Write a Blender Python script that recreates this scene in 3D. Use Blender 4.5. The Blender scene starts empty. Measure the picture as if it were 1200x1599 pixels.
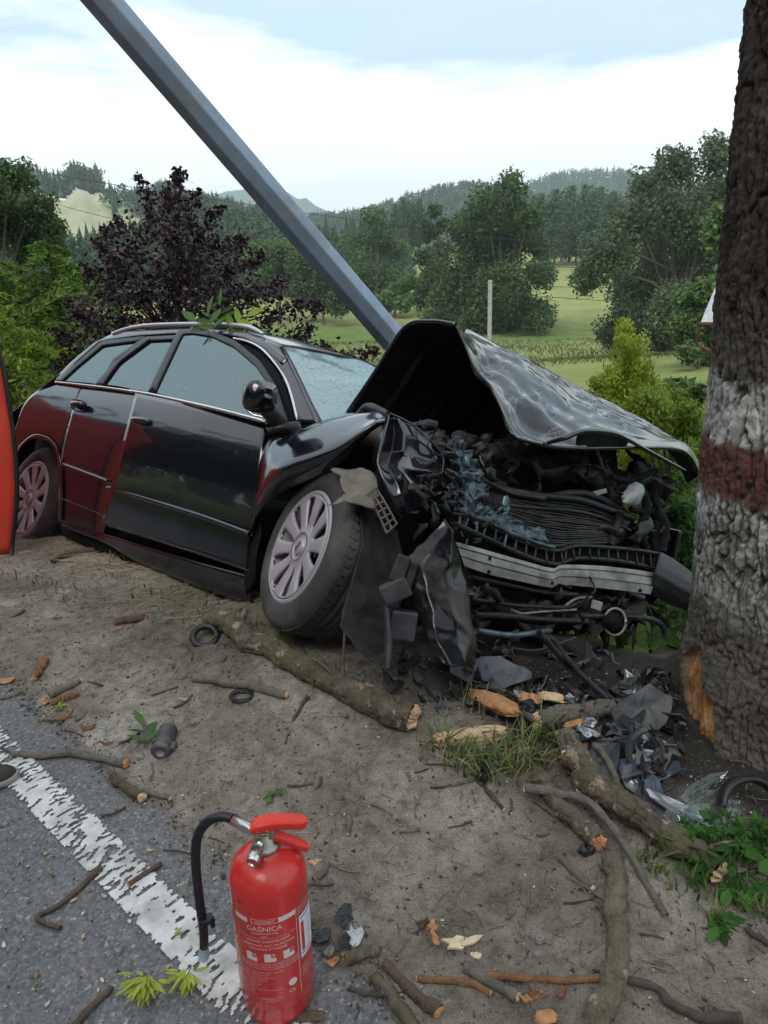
import bpy, math, random
import numpy as np
from mathutils import Vector, Matrix

SC = bpy.context.scene
COL = SC.collection
rad = math.radians

# ---------------------------------------------------------------- camera
FPX, PITCH, ROLL, EYE = 1155.0, rad(19), rad(2), 1.52
_f0 = np.array([0, math.cos(PITCH), -math.sin(PITCH)])
_u0 = np.array([0, math.sin(PITCH), math.cos(PITCH)])
_r0 = np.array([1.0, 0, 0])
CU = _u0 * math.cos(ROLL) + _r0 * math.sin(ROLL)
CR = _r0 * math.cos(ROLL) - _u0 * math.sin(ROLL)
CF = _f0
CAM = np.array([0, 0, EYE])
cam = bpy.data.cameras.new('camera')
cam.sensor_fit = 'VERTICAL'; cam.sensor_height = 36.0; cam.lens = FPX / 1599 * 36
cam.clip_start = 0.05; cam.clip_end = 30000
camo = bpy.data.objects.new('camera', cam); COL.objects.link(camo)
camo.matrix_world = Matrix(((CR[0], CU[0], -CF[0], 0), (CR[1], CU[1], -CF[1], 0), (CR[2], CU[2], -CF[2], EYE), (0, 0, 0, 1)))
SC.camera = camo

# ---------------------------------------------------------------- sky, sun, exposure
SUN_EL, SUN_AZ = rad(52), rad(200)
w = bpy.data.worlds.new("World"); SC.world = w; w.use_nodes = True
nt = w.node_tree; nt.nodes.clear(); N = nt.nodes.new; LK = nt.links.new
out = N('ShaderNodeOutputWorld'); bg = N('ShaderNodeBackground'); LK(bg.outputs[0], out.inputs[0])
sky = N('ShaderNodeTexSky'); sky.sky_type = 'NISHITA'; sky.sun_disc = False
sky.sun_elevation = SUN_EL; sky.sun_rotation = SUN_AZ
tc = N('ShaderNodeTexCoord'); sep = N('ShaderNodeSeparateXYZ'); LK(tc.outputs['Generated'], sep.inputs[0])
mp = N('ShaderNodeMapping'); mp.inputs['Scale'].default_value = (1.6, 1.6, 7.0); mp.inputs['Location'].default_value = (.4, .0, .3); LK(tc.outputs['Generated'], mp.inputs[0])
ns = N('ShaderNodeTexNoise'); ns.inputs['Scale'].default_value = 1.5; ns.inputs['Detail'].default_value = 5; ns.inputs['Roughness'].default_value = .5; LK(mp.outputs[0], ns.inputs[0])
m1 = N('ShaderNodeMath'); m1.operation = 'MULTIPLY_ADD'; LK(ns.outputs[0], m1.inputs[0]); m1.inputs[1].default_value = .34; LK(sep.outputs[2], m1.inputs[2])
rp = N('ShaderNodeValToRGB'); LK(m1.outputs[0], rp.inputs[0])
# bright white cloud bank low down, thinner blue-grey cloud above it, white again overhead
el = rp.color_ramp.elements
el[0].position = 0.31; el[0].color = (13.0, 13.1, 13.1, 1)
el[1].position = 0.375; el[1].color = (11.0, 11.7, 12.0, 1)
e = el.new(0.41); e.color = (5.5, 7.3, 9.0, 1)
e = el.new(0.52); e.color = (6.4, 8.0, 9.0, 1)
e = el.new(0.75); e.color = (8.0, 8.5, 8.9, 1)
mx = N('ShaderNodeMixRGB'); mx.inputs[0].default_value = .93; LK(sky.outputs[0], mx.inputs[1]); LK(rp.outputs[0], mx.inputs[2])
LK(mx.outputs[0], bg.inputs[0]); bg.inputs[1].default_value = 0.10
sl = bpy.data.lights.new('sun', 'SUN'); sl.energy = 1.4; sl.angle = rad(28); sl.color = (1, .96, .9)
so = bpy.data.objects.new('sun', sl); COL.objects.link(so)
_sd = Vector((math.sin(SUN_AZ) * math.cos(SUN_EL), math.cos(SUN_AZ) * math.cos(SUN_EL), math.sin(SUN_EL)))
so.rotation_euler = _sd.to_track_quat('Z', 'Y').to_euler()
SC.view_settings.view_transform = 'Standard'; SC.view_settings.look = 'None'
SC.view_settings.exposure = 0.42; SC.view_settings.gamma = 1.0; SC.view_settings.use_curve_mapping = False
SC.render.engine = 'CYCLES'
SC.cycles.use_denoising = True
SC.cycles.max_bounces = 8; SC.cycles.transparent_max_bounces = 16; SC.cycles.volume_bounces = 1

# ---------------------------------------------------------------- projection helpers (photo pixels 1200 x 1599)
def ray(px, py):
    return CF + CR * ((px - 600) / FPX) + CU * ((799.5 - py) / FPX)
def P(px, py, d):
    return CAM + ray(px, py) * d
# car frame: x forward from the rear axle, y to the car's left, z up from its own ground
YAW, CPI, CRO = -0.7242817667, -0.0231634336, -0.36
def _rot(y, p, r):
    cz, sz, cy, sy, cx, sx = math.cos(y), math.sin(y), math.cos(p), math.sin(p), math.cos(r), math.sin(r)
    return np.array([[cz, -sz, 0], [sz, cz, 0], [0, 0, 1]]) @ np.array([[cy, 0, sy], [0, 1, 0], [-sy, 0, cy]]) @ np.array([[1, 0, 0], [0, cx, -sx], [0, sx, cx]])
CM = _rot(YAW, CPI, CRO); CT = np.array([-1.7609123, 4.92173636, -0.3814699531])
CC = (CAM - CT) @ CM
def L2W(p): return np.asarray(p, float) @ CM.T + CT
def W2L(p): return (np.asarray(p, float) - CT) @ CM
def _ax(px, py, a, v):
    d = ray(px, py) @ CM; return L2W(CC + d * ((v - CC[a]) / d[a]))
def SX(px, py, x): return _ax(px, py, 0, x)
def SY(px, py, y): return _ax(px, py, 1, y)
_YZ = np.array([[.05, .81], [.12, .825], [.2, .84], [.3, .855], [.42, .868], [.55, .877], [.66, .88], [.75, .875], [.84, .858], [.9, .838], [.95, .82], [1.35, .60], [1.43, .54], [1.6, .4]])
def SIDE(px, py, off=0.0):
    d = ray(px, py) @ CM; y = -.83
    for i in range(24):
        p = CC + d * ((y - CC[1]) / d[1]); y = .5 * y + .5 * (-np.interp(p[2], _YZ[:, 0], _YZ[:, 1]) + off)
    return L2W(p)

# ---------------------------------------------------------------- noise
def _h(i, j, k, s):
    n = (i * 374761393 + j * 668265263 + k * 1274126177 + s * 974711) & 0x7fffffff
    n = ((n ^ (n >> 13)) * 1103515245) & 0x7fffffff
    n = ((n ^ (n >> 16)) * 12345677) & 0x7fffffff
    return (n & 0xffff) / 65535.0
def vnoise(x, y, z=0.0, s=0):
    x, y, z = np.broadcast_arrays(np.asarray(x, float), np.asarray(y, float), np.asarray(z, float))
    xi, yi, zi = np.floor(x).astype(np.int64), np.floor(y).astype(np.int64), np.floor(z).astype(np.int64)
    fx, fy, fz = x - xi, y - yi, z - zi
    fx, fy, fz = [t * t * (3 - 2 * t) for t in (fx, fy, fz)]
    r = 0
    for a in (0, 1):
        for b in (0, 1):
            for c in (0, 1):
                r = r + _h(xi + a, yi + b, zi + c, s) * np.where(a, fx, 1 - fx) * np.where(b, fy, 1 - fy) * np.where(c, fz, 1 - fz)
    return r * 2 - 1
def fbm(x, y, z=0.0, o=4, s=0, g=.5):
    r, a = 0, 1.0
    for i in range(o):
        r = r + a * vnoise(np.asarray(x) * 2 ** i, np.asarray(y) * 2 ** i, np.asarray(z) * 2 ** i, s + i); a *= g
    return r
def worley(x, y, s=0):
    xi, yi = np.floor(x).astype(np.int64), np.floor(y).astype(np.int64)
    f1 = np.full(x.shape, 9.0); f2 = f1.copy(); cid = np.zeros(x.shape)
    for a in (-1, 0, 1):
        for b in (-1, 0, 1):
            i, j = xi + a, yi + b; z = np.zeros_like(i)
            d = np.hypot(i + .5 + .8 * (_h(i, j, z, s) - .5) - x, j + .5 + .8 * (_h(i, j, z, s + 7) - .5) - y)
            nid = _h(i, j, z, s + 13)
            n = d < f1
            f2 = np.where(n, f1, np.minimum(f2, d)); cid = np.where(n, nid, cid); f1 = np.where(n, d, f1)
    return f1, f2, cid
def sstep(a, b, x):
    t = np.clip((np.asarray(x, float) - a) / (b - a), 0, 1); return t * t * (3 - 2 * t)

# ---------------------------------------------------------------- mesh helpers
def mesh(name, v, f, mats=(), smooth=False, mi=None, attr=None):
    me = bpy.data.meshes.new(name)
    v = np.asarray(v, dtype=np.float32).reshape(-1, 3)
    if isinstance(f, np.ndarray):
        n, k = f.shape
        me.vertices.add(len(v)); me.vertices.foreach_set('co', v.ravel())
        me.loops.add(n * k); me.loops.foreach_set('vertex_index', f.astype(np.int32).ravel())
        me.polygons.add(n); me.polygons.foreach_set('loop_start', np.arange(0, n * k, k, dtype=np.int32))
        me.polygons.foreach_set('loop_total', np.full(n, k, dtype=np.int32))
        me.update(calc_edges=True)
    else:
        me.from_pydata([tuple(map(float, a)) for a in v], [], f)
    for m in (mats if isinstance(mats, (list, tuple)) else [mats]): me.materials.append(m)
    if mi is not None: me.polygons.foreach_set('material_index', np.asarray(mi, dtype=np.int32))
    if attr:
        for an, (dom, val) in attr.items():
            a = me.attributes.new(an, 'FLOAT', dom); a.data.foreach_set('value', np.asarray(val, dtype=np.float32))
    if smooth: me.polygons.foreach_set('use_smooth', np.ones(len(me.polygons), dtype=bool))
    me.update()
    return me
def link(name, me, parent=None):
    o = bpy.data.objects.new(name, me); COL.objects.link(o)
    if parent is not None:
        o.parent = parent
        if parent.parent is None and parent.type == 'EMPTY': o.matrix_parent_inverse = Matrix.Translation(-parent.location)
    return o
def obj(name, v, f, mats, parent=None, smooth=False, mi=None, attr=None):
    return link(name, mesh(name, v, f, mats, smooth, mi, attr), parent)
def tag(o, label=None, cat=None, group=None, kind=None):
    if label: o['label'] = label
    if cat: o['category'] = cat
    if group: o['group'] = group
    if kind: o['kind'] = kind
    return o
def thing(name, label, cat, loc, group=None):
    o = bpy.data.objects.new(name, None); o.empty_display_size = .1; COL.objects.link(o); o.location = Vector([float(a) for a in loc])
    return tag(o, label, cat, group)
def solid(o, t, off=-1, inner=None):
    m = o.modifiers.new('thickness', 'SOLIDIFY'); m.thickness = t; m.offset = off
    if inner is not None:
        o.data.materials.append(inner); m.material_offset = len(o.data.materials) - 1; m.material_offset_rim = 0
    return o
def bevel(o, wd, seg=2):
    m = o.modifiers.new('bevel', 'BEVEL'); m.width = wd; m.segments = seg; m.limit_method = 'ANGLE'; m.angle_limit = rad(35); return o
def cr(pts, n):
    """Catmull-Rom through pts (k,d), n samples uniformly over the control index"""
    p = np.asarray(pts, float); k = len(p); t = np.linspace(0, k - 1, n)
    i = np.minimum(t.astype(int), k - 2); u = (t - i)[:, None]
    e = np.vstack([2 * p[0] - p[1], p, 2 * p[-1] - p[-2]])
    a, b, c, d = e[i], e[i + 1], e[i + 2], e[i + 3]
    return .5 * (2 * b + (c - a) * u + (2 * a - 5 * b + 4 * c - d) * u ** 2 + (3 * b - a - 3 * c + d) * u ** 3)
def lin(pts, n):
    p = np.asarray(pts, float); t = np.linspace(0, len(p) - 1, n)
    return np.stack([np.interp(t, np.arange(len(p)), p[:, i]) for i in range(p.shape[1])], 1)
def gridf(nu, nv, cu=False, cv=False):
    a, b = np.meshgrid(np.arange(nu if cu else nu - 1), np.arange(nv if cv else nv - 1), indexing='ij')
    a, b = a.ravel(), b.ravel(); a2, b2 = (a + 1) % nu, (b + 1) % nv
    return np.stack([a * nv + b, a2 * nv + b, a2 * nv + b2, a * nv + b2], 1)
def sheet(name, rows, nu, nv, mats, parent=None, noise=0, nscale=6, seed=0, thick=.003, inner=None, smooth=True, curve=cr, edge=False, flip=False):
    """rows: list of v-rows, each a list of u 3D control points -> smooth crumpled sheet"""
    g = np.array([curve(r, nu) for r in rows])                     # rows,nu,3
    g = np.array([curve(g[:, i], nv) for i in range(nu)])          # nu,nv,3
    if noise:
        q = g * nscale
        rg = 1 - np.abs(np.stack([fbm(q[..., 0], q[..., 1], q[..., 2], 3, seed + 31 * c) for c in range(3)], -1)) * 2
        g = g + rg * noise
    f = gridf(nu, nv)
    if flip: f = f[:, ::-1]
    o = obj(name, g.reshape(-1, 3), f, mats, parent, smooth)
    if thick: solid(o, thick, 0, inner)
    return o
def box_v(c, ax, ay, az):
    c, ax, ay, az = [np.asarray(a, float) for a in (c, ax, ay, az)]
    return [c + sx * ax + sy * ay + sz * az for sx in (-1, 1) for sy in (-1, 1) for sz in (-1, 1)]
BOXF = [(0, 1, 3, 2), (4, 6, 7, 5), (0, 4, 5, 1), (2, 3, 7, 6), (0, 2, 6, 4), (1, 5, 7, 3)]
def box(name, c, ax, ay, az, mat, parent=None, bev=0):
    o = obj(name, box_v(c, ax, ay, az), BOXF, mat, parent)
    if bev: bevel(o, bev)
    return o
def frames(pts):
    p = np.asarray(pts, float); t = np.gradient(p, axis=0); t /= np.linalg.norm(t, axis=1)[:, None] + 1e-12
    up = np.array([0, 0, 1.0]) if abs(t[0][2]) < .9 else np.array([1.0, 0, 0])
    a = np.cross(up, t[0]); a /= np.linalg.norm(a); A = []
    for i in range(len(p)):
        a = a - t[i] * (a @ t[i]); a /= np.linalg.norm(a) + 1e-12; A.append(a)
    A = np.array(A); return t, A, np.cross(t, A)
def tube_vf(pts, radii, seg=10, noise=0, nscale=10, seed=0, caps=True):
    p = np.asarray(pts, float); n = len(p); t, A, B = frames(p)
    r = np.broadcast_to(np.asarray(radii, float), (n,)) if np.ndim(radii) < 2 else radii
    th = np.linspace(0, 2 * np.pi, seg, endpoint=False)
    d = A[:, None] * np.cos(th)[None, :, None] + B[:, None] * np.sin(th)[None, :, None]
    rr = r[:, None] * np.ones(seg)
    if noise:
        q = (p[:, None] + d * r[:, None, None]) * nscale
        rr = rr * (1 + noise * fbm(q[..., 0], q[..., 1], q[..., 2], 3, seed))
    v = (p[:, None] + d * rr[..., None]).reshape(-1, 3)
    f = [tuple(a) for a in gridf(n, seg, False, True).tolist()]
    if caps: f = f + [tuple(range(seg))[::-1], tuple(range((n - 1) * seg, n * seg))]
    return v, f
def tube(name, pts, radii, mat, parent=None, seg=10, n=None, smooth=True, **k):
    if n: pts = cr(pts, n); radii = np.interp(np.linspace(0, 1, n), np.linspace(0, 1, np.size(radii)), np.ravel(radii)) if np.size(radii) > 1 else radii
    v, f = tube_vf(pts, radii, seg, **k); return obj(name, v, f, mat, parent, smooth)
def join(parts):
    V, F, o = [], [], 0
    for v, f in parts:
        V.append(np.asarray(v).reshape(-1, 3)); F += [tuple(int(i) + o for i in q) for q in f]; o += len(V[-1])
    return np.vstack(V), F
def lathe_vf(prof, seg, c, ax, a1, a2):
    prof = np.asarray(prof, float); th = np.linspace(0, 2 * np.pi, seg, endpoint=False)
    v = c + prof[:, 1][:, None, None] * ax + prof[:, 0][:, None, None] * (np.cos(th)[None, :, None] * a1 + np.sin(th)[None, :, None] * a2)
    return v.reshape(-1, 3), gridf(len(prof), seg, False, True)

# ---------------------------------------------------------------- materials
def _bsdf(name):
    m = bpy.data.materials.new(name); m.use_nodes = True; t = m.node_tree
    return m, t, t.nodes['Principled BSDF']
def c4(c): return (c[0], c[1], c[2], 1)
def noise_node(t, scale, detail=4, rough=.55, vec=None):
    n = t.nodes.new('ShaderNodeTexNoise'); n.inputs['Scale'].default_value = scale; n.inputs['Detail'].default_value = detail; n.inputs['Roughness'].default_value = rough
    if vec is None:
        k = t.nodes.new('ShaderNodeTexCoord'); vec = k.outputs['Object']
    t.links.new(vec, n.inputs[0]); return n
def ramp(t, fac, stops):
    r = t.nodes.new('ShaderNodeValToRGB'); t.links.new(fac, r.inputs[0]); e = r.color_ramp.elements
    while len(e) < len(stops): e.new(.5)
    for i, (p, c) in enumerate(stops):
        e[i].position = p; e[i].color = c4(c) if np.ndim(c) else (c, c, c, 1)
    return r
def mixc(t, fac, a, b, mode='MIX'):
    n = t.nodes.new('ShaderNodeMixRGB'); n.blend_type = mode
    for i, s in zip((0, 1, 2), (fac, a, b)):
        if hasattr(s, 'links'): t.links.new(s, n.inputs[i])
        else: n.inputs[i].default_value = s if i == 0 else c4(s)
    return n
def bumpn(t, b, h, strength, dist=.01, prev=None):
    n = t.nodes.new('ShaderNodeBump'); n.inputs['Strength'].default_value = strength; n.inputs['Distance'].default_value = dist
    t.links.new(h, n.inputs['Height'])
    if prev is not None: t.links.new(prev.outputs[0], n.inputs['Normal'])
    t.links.new(n.outputs[0], b.inputs['Normal']); return n
def M(name, col, rough=.6, metal=0, var=.25, scale=12, bump=.15, bscale=60, bd=.004, coat=0, dirt=None, dirt_amt=.5, dscale=5, spec=.5, detail=5):
    m, t, b = _bsdf(name); c = np.array(col, float)
    n = noise_node(t, scale, detail)
    r = ramp(t, n.outputs[0], [(.3, np.clip(c * (1 - var), 0, 1)), (.7, np.clip(c * (1 + var), 0, 1))])
    last = r.outputs[0]; ro = None
    if dirt is not None:
        d = noise_node(t, dscale, 6, .65); dr = ramp(t, d.outputs[0], [(.5 - .15 * dirt_amt, 0), (.5 + .3 - .2 * dirt_amt, 1)])
        last = mixc(t, dr.outputs[0], last, dirt).outputs[0]
        q = t.nodes.new('ShaderNodeMapRange'); t.links.new(dr.outputs[0], q.inputs[0]); q.inputs[3].default_value = rough; q.inputs[4].default_value = max(rough, .8); t.links.new(q.outputs[0], b.inputs['Roughness'])
    else: b.inputs['Roughness'].default_value = rough
    t.links.new(last, b.inputs['Base Color']); b.inputs['Metallic'].default_value = metal
    b.inputs['Coat Weight'].default_value = coat; b.inputs['Specular IOR Level'].default_value = spec
    if bump:
        bn = noise_node(t, bscale, 4, .6); bumpn(t, b, bn.outputs[0], bump, bd)
    return m
def leafmat(name, dark, light, trans=.3, rough=.5):
    m, t, b = _bsdf(name)
    a = t.nodes.new('ShaderNodeAttribute'); a.attribute_name = 'tint'
    r = ramp(t, a.outputs['Fac'], [(0, dark), (1, light)])
    t.links.new(r.outputs[0], b.inputs['Base Color']); b.inputs['Roughness'].default_value = rough; b.inputs['Specular IOR Level'].default_value = .3
    if trans:
        tr = t.nodes.new('ShaderNodeBsdfTranslucent'); t.links.new(r.outputs[0], tr.inputs[0])
        ms = t.nodes.new('ShaderNodeMixShader'); ms.inputs[0].default_value = trans
        t.links.new(b.outputs[0], ms.inputs[1]); t.links.new(tr.outputs[0], ms.inputs[2]); t.links.new(ms.outputs[0], t.nodes['Material Output'].inputs[0])
    return m
# ================================================================ SETTING
RNG = np.random.default_rng(5)
DS = np.array([.731, -.682]); DT = np.array([.682, .731])      # along the road (to the right), across it (to the verge)
def st2xy(s, t): return DS[0] * s + DT[0] * t, DS[1] * s + DT[1] * t
def gh(x, y, fine=True):
    x, y = np.asarray(x, float), np.asarray(y, float)
    s, t = x * DS[0] + y * DS[1], x * DT[0] + y * DT[1]
    top = np.interp(s, [-14, -6, -4.6, -3.3, -2.2, 0, 2, 8], [-.1, -.10, -.05, .03, .10, .09, .07, .05])
    t0 = np.interp(s, [-5, -1.9, -1.15, -.55, 1], [2.0, 1.9, 2.0, 2.75, 2.95])
    z = np.interp(t, [-7.2, -5.9, -5.75, .76, .86, 1.05], [.1, -.05, -.06, -.06, .012, .03])
    z = z + sstep(.9, 1.5, t) * (top - .02)
    q = np.maximum(t - t0, 0); z = z - .46 * (np.sqrt(np.minimum(q, 2.0) ** 2 + .04) - .2) * (q > 0) - np.maximum(q - 2, 0) * .09
    if fine:
        w = sstep(.80, 1.0, t)
        z = z + w * (.022 * fbm(x * 2.2, y * 2.2, 0, 3, 3) + .009 * fbm(x * 9, y * 9, 0, 3, 8)) + sstep(.76, .8, t) * .012 * fbm(x * 5, y * 5, 0, 3, 5)
        z = z + w * np.where(t < 3.2, .0055 * fbm(x * 34, y * 34, 0, 2, 9), 0)
    far = np.interp(y, [-50, 8, 15, 40, 66, 100, 170, 260, 400, 700, 6000], [-1.2, -1.6, -2.6, -5.2, -7.4, -9.2, -7.0, -1.0, 6, 10, 12]) + .5 * fbm(x / 22, y / 22, 0, 2, 17)
    b = sstep(7, 20, t); z = z * (1 - b) + far * b
    bk = sstep(-60, -9, t); z = np.where(t < -9, z + (1 - bk) * 9 - .0, z)
    return z
def G(px, py, dz=0.0):
    """ground point seen at a photo pixel"""
    d = ray(px, py); a, b = .5, 60.0; k = np.linspace(a, b, 1500)
    p = CAM + d * k[:, None]; h = p[:, 2] - gh(p[:, 0], p[:, 1], False)
    i = int(np.argmax(h < 0)) or len(k) - 1; hi = k[i]
    for _ in range(5):
        q = CAM + d * hi; z = GZ(q[0], q[1]) if i else q[2]
        hi = hi + (z - q[2]) / d[2] * .9
    q = CAM + d * hi
    return q + np.array([0, 0, dz])
def GZ(x, y):
    t = x * DT[0] + y * DT[1]; z = float(gh(x, y))
    return max(z, .004) if -5.7 < t < .9 else z

def spread(a, b, first, growth):
    o, st = [], first; x = a
    while x < b: o.append(x); x += st; st *= growth
    return o + [b]
sa = np.array([-q for q in spread(8, 6000, .12, 1.17)][::-1] + list(np.arange(-7.9, -3.6, .05)) + list(np.arange(-3.6, 1.1, .0175)) + spread(1.1, 6000, .06, 1.17))
ta = np.array([-q for q in spread(5.6, 6000, .3, 1.25)][::-1] + list(np.linspace(-5, .6, 8)) + list(np.arange(.70, 2.5, .0175)) + list(np.arange(2.5, 5, .07)) + spread(5, 6000, .12, 1.09))
S_, T_ = np.meshgrid(sa, ta, indexing='ij'); X_, Y_ = st2xy(S_, T_)
Z_ = gh(X_, Y_)
Z_ = Z_ - np.where(np.hypot(X_, Y_) > 900, (np.hypot(X_, Y_) - 900) * .002, 0)
# bare sandy verge inside this mask, grass outside it
dirt = (1 - sstep(1.75, 2.25, T_ + .18 * fbm(X_ * 1.6, Y_ * 1.6, 0, 3, 21) - np.interp(S_, [-6, -2.4, -1.6, 1], [.0, .1, .8, 1.1]))) * sstep(-6.6, -6.2, T_)
oil_and_shade = (1 - sstep(.55, 1.0, np.hypot((S_ + 1.0) / 1.15, (T_ - 2.1) / .60) + .22 * fbm(X_ * 4, Y_ * 4, 0, 3, 61)))  # shade under the crushed front painted into the soil colour, with spilled fluids
straw = sstep(1.3, 2.1, T_) * (1 - sstep(2.3, 3.5, T_)) * (1 - sstep(-2.8, -1.6, S_)) * .55
hay = sstep(20, 40, Y_) * (.5 + .5 * fbm(X_ / 9, Y_ / 16, 0, 3, 33)) * (1 - sstep(78, 100, Y_ - .15 * X_)) + sstep(105, 135, Y_) * .9 * (1 - sstep(300, 420, Y_))
def ground_material():
    m, t, b = _bsdf('verge_and_meadow'); L = t.links.new
    def at(n):
        a = t.nodes.new('ShaderNodeAttribute'); a.attribute_name = n; return a.outputs['Fac']
    n1 = noise_node(t, 1.7, 6, .6); n2 = noise_node(t, 22, 6, .7); n3 = noise_node(t, 190, 3, .7)
    d1 = ramp(t, n1.outputs[0], [(.34, (.130, .110, .091)), (.5, (.255, .226, .193)), (.66, (.40, .37, .33))])
    d2 = ramp(t, n2.outputs[0], [(.28, .5), (.5, 1.0), (.72, 1.35)])
    d3 = ramp(t, n3.outputs[0], [(.3, .55), (.52, 1.0), (.68, 1.25), (.78, 1.9)])
    a = mixc(t, 1, d1.outputs[0], d2.outputs[0], 'MULTIPLY'); a = mixc(t, .8, a.outputs[0], d3.outputs[0], 'MULTIPLY')
    a = mixc(t, at('straw'), a.outputs[0], (.2, .17, .1)); a = mixc(t, at('oil_and_shade'), a.outputs[0], (.010, .009, .009))
    g1 = noise_node(t, .35, 5, .6); g2 = noise_node(t, 9, 5, .7)
    gr = ramp(t, g1.outputs[0], [(.3, (.08, .125, .03)), (.7, (.16, .215, .06))]); g = mixc(t, .5, gr.outputs[0], ramp(t, g2.outputs[0], [(.3, .45), (.7, 1.5)]).outputs[0], 'MULTIPLY')
    hy = ramp(t, noise_node(t, .18, 5, .65).outputs[0], [(.3, (.20, .25, .075)), (.7, (.34, .33, .13))])
    hy = mixc(t, .75, hy.outputs[0], ramp(t, noise_node(t, 1.3, 8, .75).outputs[0], [(.3, .5), (.5, 1.0), (.72, 1.4)]).outputs[0], 'MULTIPLY')
    g = mixc(t, at('hay'), g.outputs[0], hy.outputs[0])
    c = mixc(t, at('dirt'), g.outputs[0], a.outputs[0]); L(c.outputs[0], b.inputs['Base Color'])
    b.inputs['Roughness'].default_value = .95; b.inputs['Specular IOR Level'].default_value = .2
    hm = t.nodes.new('ShaderNodeMath'); hm.operation = 'MULTIPLY_ADD'; L(n2.outputs[0], hm.inputs[0]); hm.inputs[1].default_value = 2.0; L(n3.outputs[0], hm.inputs[2])
    bumpn(t, b, hm.outputs[0], .8, .008)
    return m
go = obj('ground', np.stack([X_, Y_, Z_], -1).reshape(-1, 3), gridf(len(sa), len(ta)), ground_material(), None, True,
         attr={'dirt': ('POINT', dirt.ravel()), 'straw': ('POINT', straw.ravel()), 'oil_and_shade': ('POINT', .9 * oil_and_shade.ravel()), 'hay': ('POINT', np.clip(hay, 0, 1).ravel())})
tag(go, 'sandy grey road verge falling away to a green valley meadow', kind='structure')

def asphalt_material():
    m, t, b = _bsdf('asphalt'); 
    n1 = noise_node(t, 2.2, 6, .6); n2 = noise_node(t, 55, 4, .7)
    v = t.nodes.new('ShaderNodeTexVoronoi'); v.inputs['Scale'].default_value = 150; k = t.nodes.new('ShaderNodeTexCoord'); t.links.new(k.outputs['Object'], v.inputs[0])
    st = ramp(t, v.outputs['Color'], [(0, (.10, .102, .108)), (.45, (.155, .16, .17)), (.8, (.2, .205, .215)), (.93, (.34, .34, .33))])
    c = mixc(t, .75, st.outputs[0], ramp(t, n2.outputs[0], [(.3, .5), (.65, 1.2)]).outputs[0], 'MULTIPLY')
    c = mixc(t, .7, c.outputs[0], ramp(t, n1.outputs[0], [(.3, .72), (.7, 1.12)]).outputs[0], 'MULTIPLY')
    # sand carried on to the edge of the asphalt
    a = t.nodes.new('ShaderNodeAttribute'); a.attribute_name = 'sand'; n4 = noise_node(t, 7, 6, .7)
    mm = t.nodes.new('ShaderNodeMath'); mm.operation = 'MULTIPLY_ADD'; t.links.new(n4.outputs[0], mm.inputs[0]); mm.inputs[1].default_value = .9; t.links.new(a.outputs['Fac'], mm.inputs[2])
    c = mixc(t, ramp(t, mm.outputs[0], [(.75, 0), (1.15, .85)]).outputs[0], c.outputs[0], (.2, .18, .15))
    t.links.new(c.outputs[0], b.inputs['Base Color']); b.inputs['Roughness'].default_value = .8
    bumpn(t, b, v.outputs['Distance'], .55, .004); return m
sr = np.array([-q for q in spread(4.5, 3000, .3, 1.3)][::-1] + list(np.arange(-4.4, 1.5, .05)) + spread(1.5, 3000, .3, 1.3)); tr_ = np.array([-5.72, -4, -2, -1, -.5, 0, .2, .4, .5, .6, .7, .76, .8, .84, .88, .92])
S2, T2 = np.meshgrid(sr, tr_, indexing='ij'); X2, Y2 = st2xy(S2, T2)
ro = obj('road', np.stack([X2, Y2, np.where(T2 > .85, -.012, 0) + 0 * X2], -1).reshape(-1, 3), gridf(len(sr), len(tr_)), asphalt_material(), None, True,
         attr={'sand': ('POINT', np.interp(T2, [.2, .6, .8, .9], [0, .12, .32, .55]).ravel())})
tag(ro, 'grey asphalt road beside the sandy verge', kind='structure')

# profiled white edge line: transverse thermoplastic ribs with ragged gaps
PAINTM = M('road_paint', (.66, .67, .68), .7, var=.16, scale=14, bump=.4, bscale=160, bd=.002, dirt=(.3, .29, .27), dirt_amt=.25, dscale=9)
sl_ = np.arange(-3.6, .5, .0042); tl_ = np.linspace(.578, .694, 30)
S3, T3 = np.meshgrid(sl_, tl_, indexing='ij')
warp = .007 * fbm(S3 * 9, T3 * 9, 0, 3, 51) + .012 * fbm(S3 * 1.5, T3 * 22, 0, 2, 57)
rib = np.cos((S3 + warp + .16 * (T3 - .63)) * 2 * np.pi / .022)
hh = rib * .42 + .80 * fbm(S3 * 70, T3 * 38, 0, 3, 77) + .34 * fbm(S3 * 5, T3 * 9, 0, 2, 78) + .36 + .25 * fbm(S3 * 2.2, T3 * 2.2, 0, 2, 79)
hh = hh - .8 * sstep(.047, .06, np.abs(T3 - .636) + .011 * fbm(S3 * 30, T3 * 5, 0, 2, 71))
X3, Y3 = st2xy(S3, T3)
fl = gridf(len(sl_), len(tl_)); hv = hh.ravel(); keep = hv[fl].mean(1) > .06
lo_ = obj('road_edge_line', np.stack([X3, Y3, .0035 + .0035 * sstep(0, .6, hh)], -1).reshape(-1, 3), fl[keep], PAINTM, None, True)
tag(lo_, 'worn white ribbed edge line painted on the asphalt', kind='structure')
a0 = [st2xy(-3.6, .59), st2xy(-300, .59), st2xy(-300, .68), st2xy(-3.6, .68)]
obj('road_edge_line_beyond', [(x, y, .004) for x, y in a0], [(0, 1, 2, 3)], PAINTM)['kind'] = 'structure'

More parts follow.
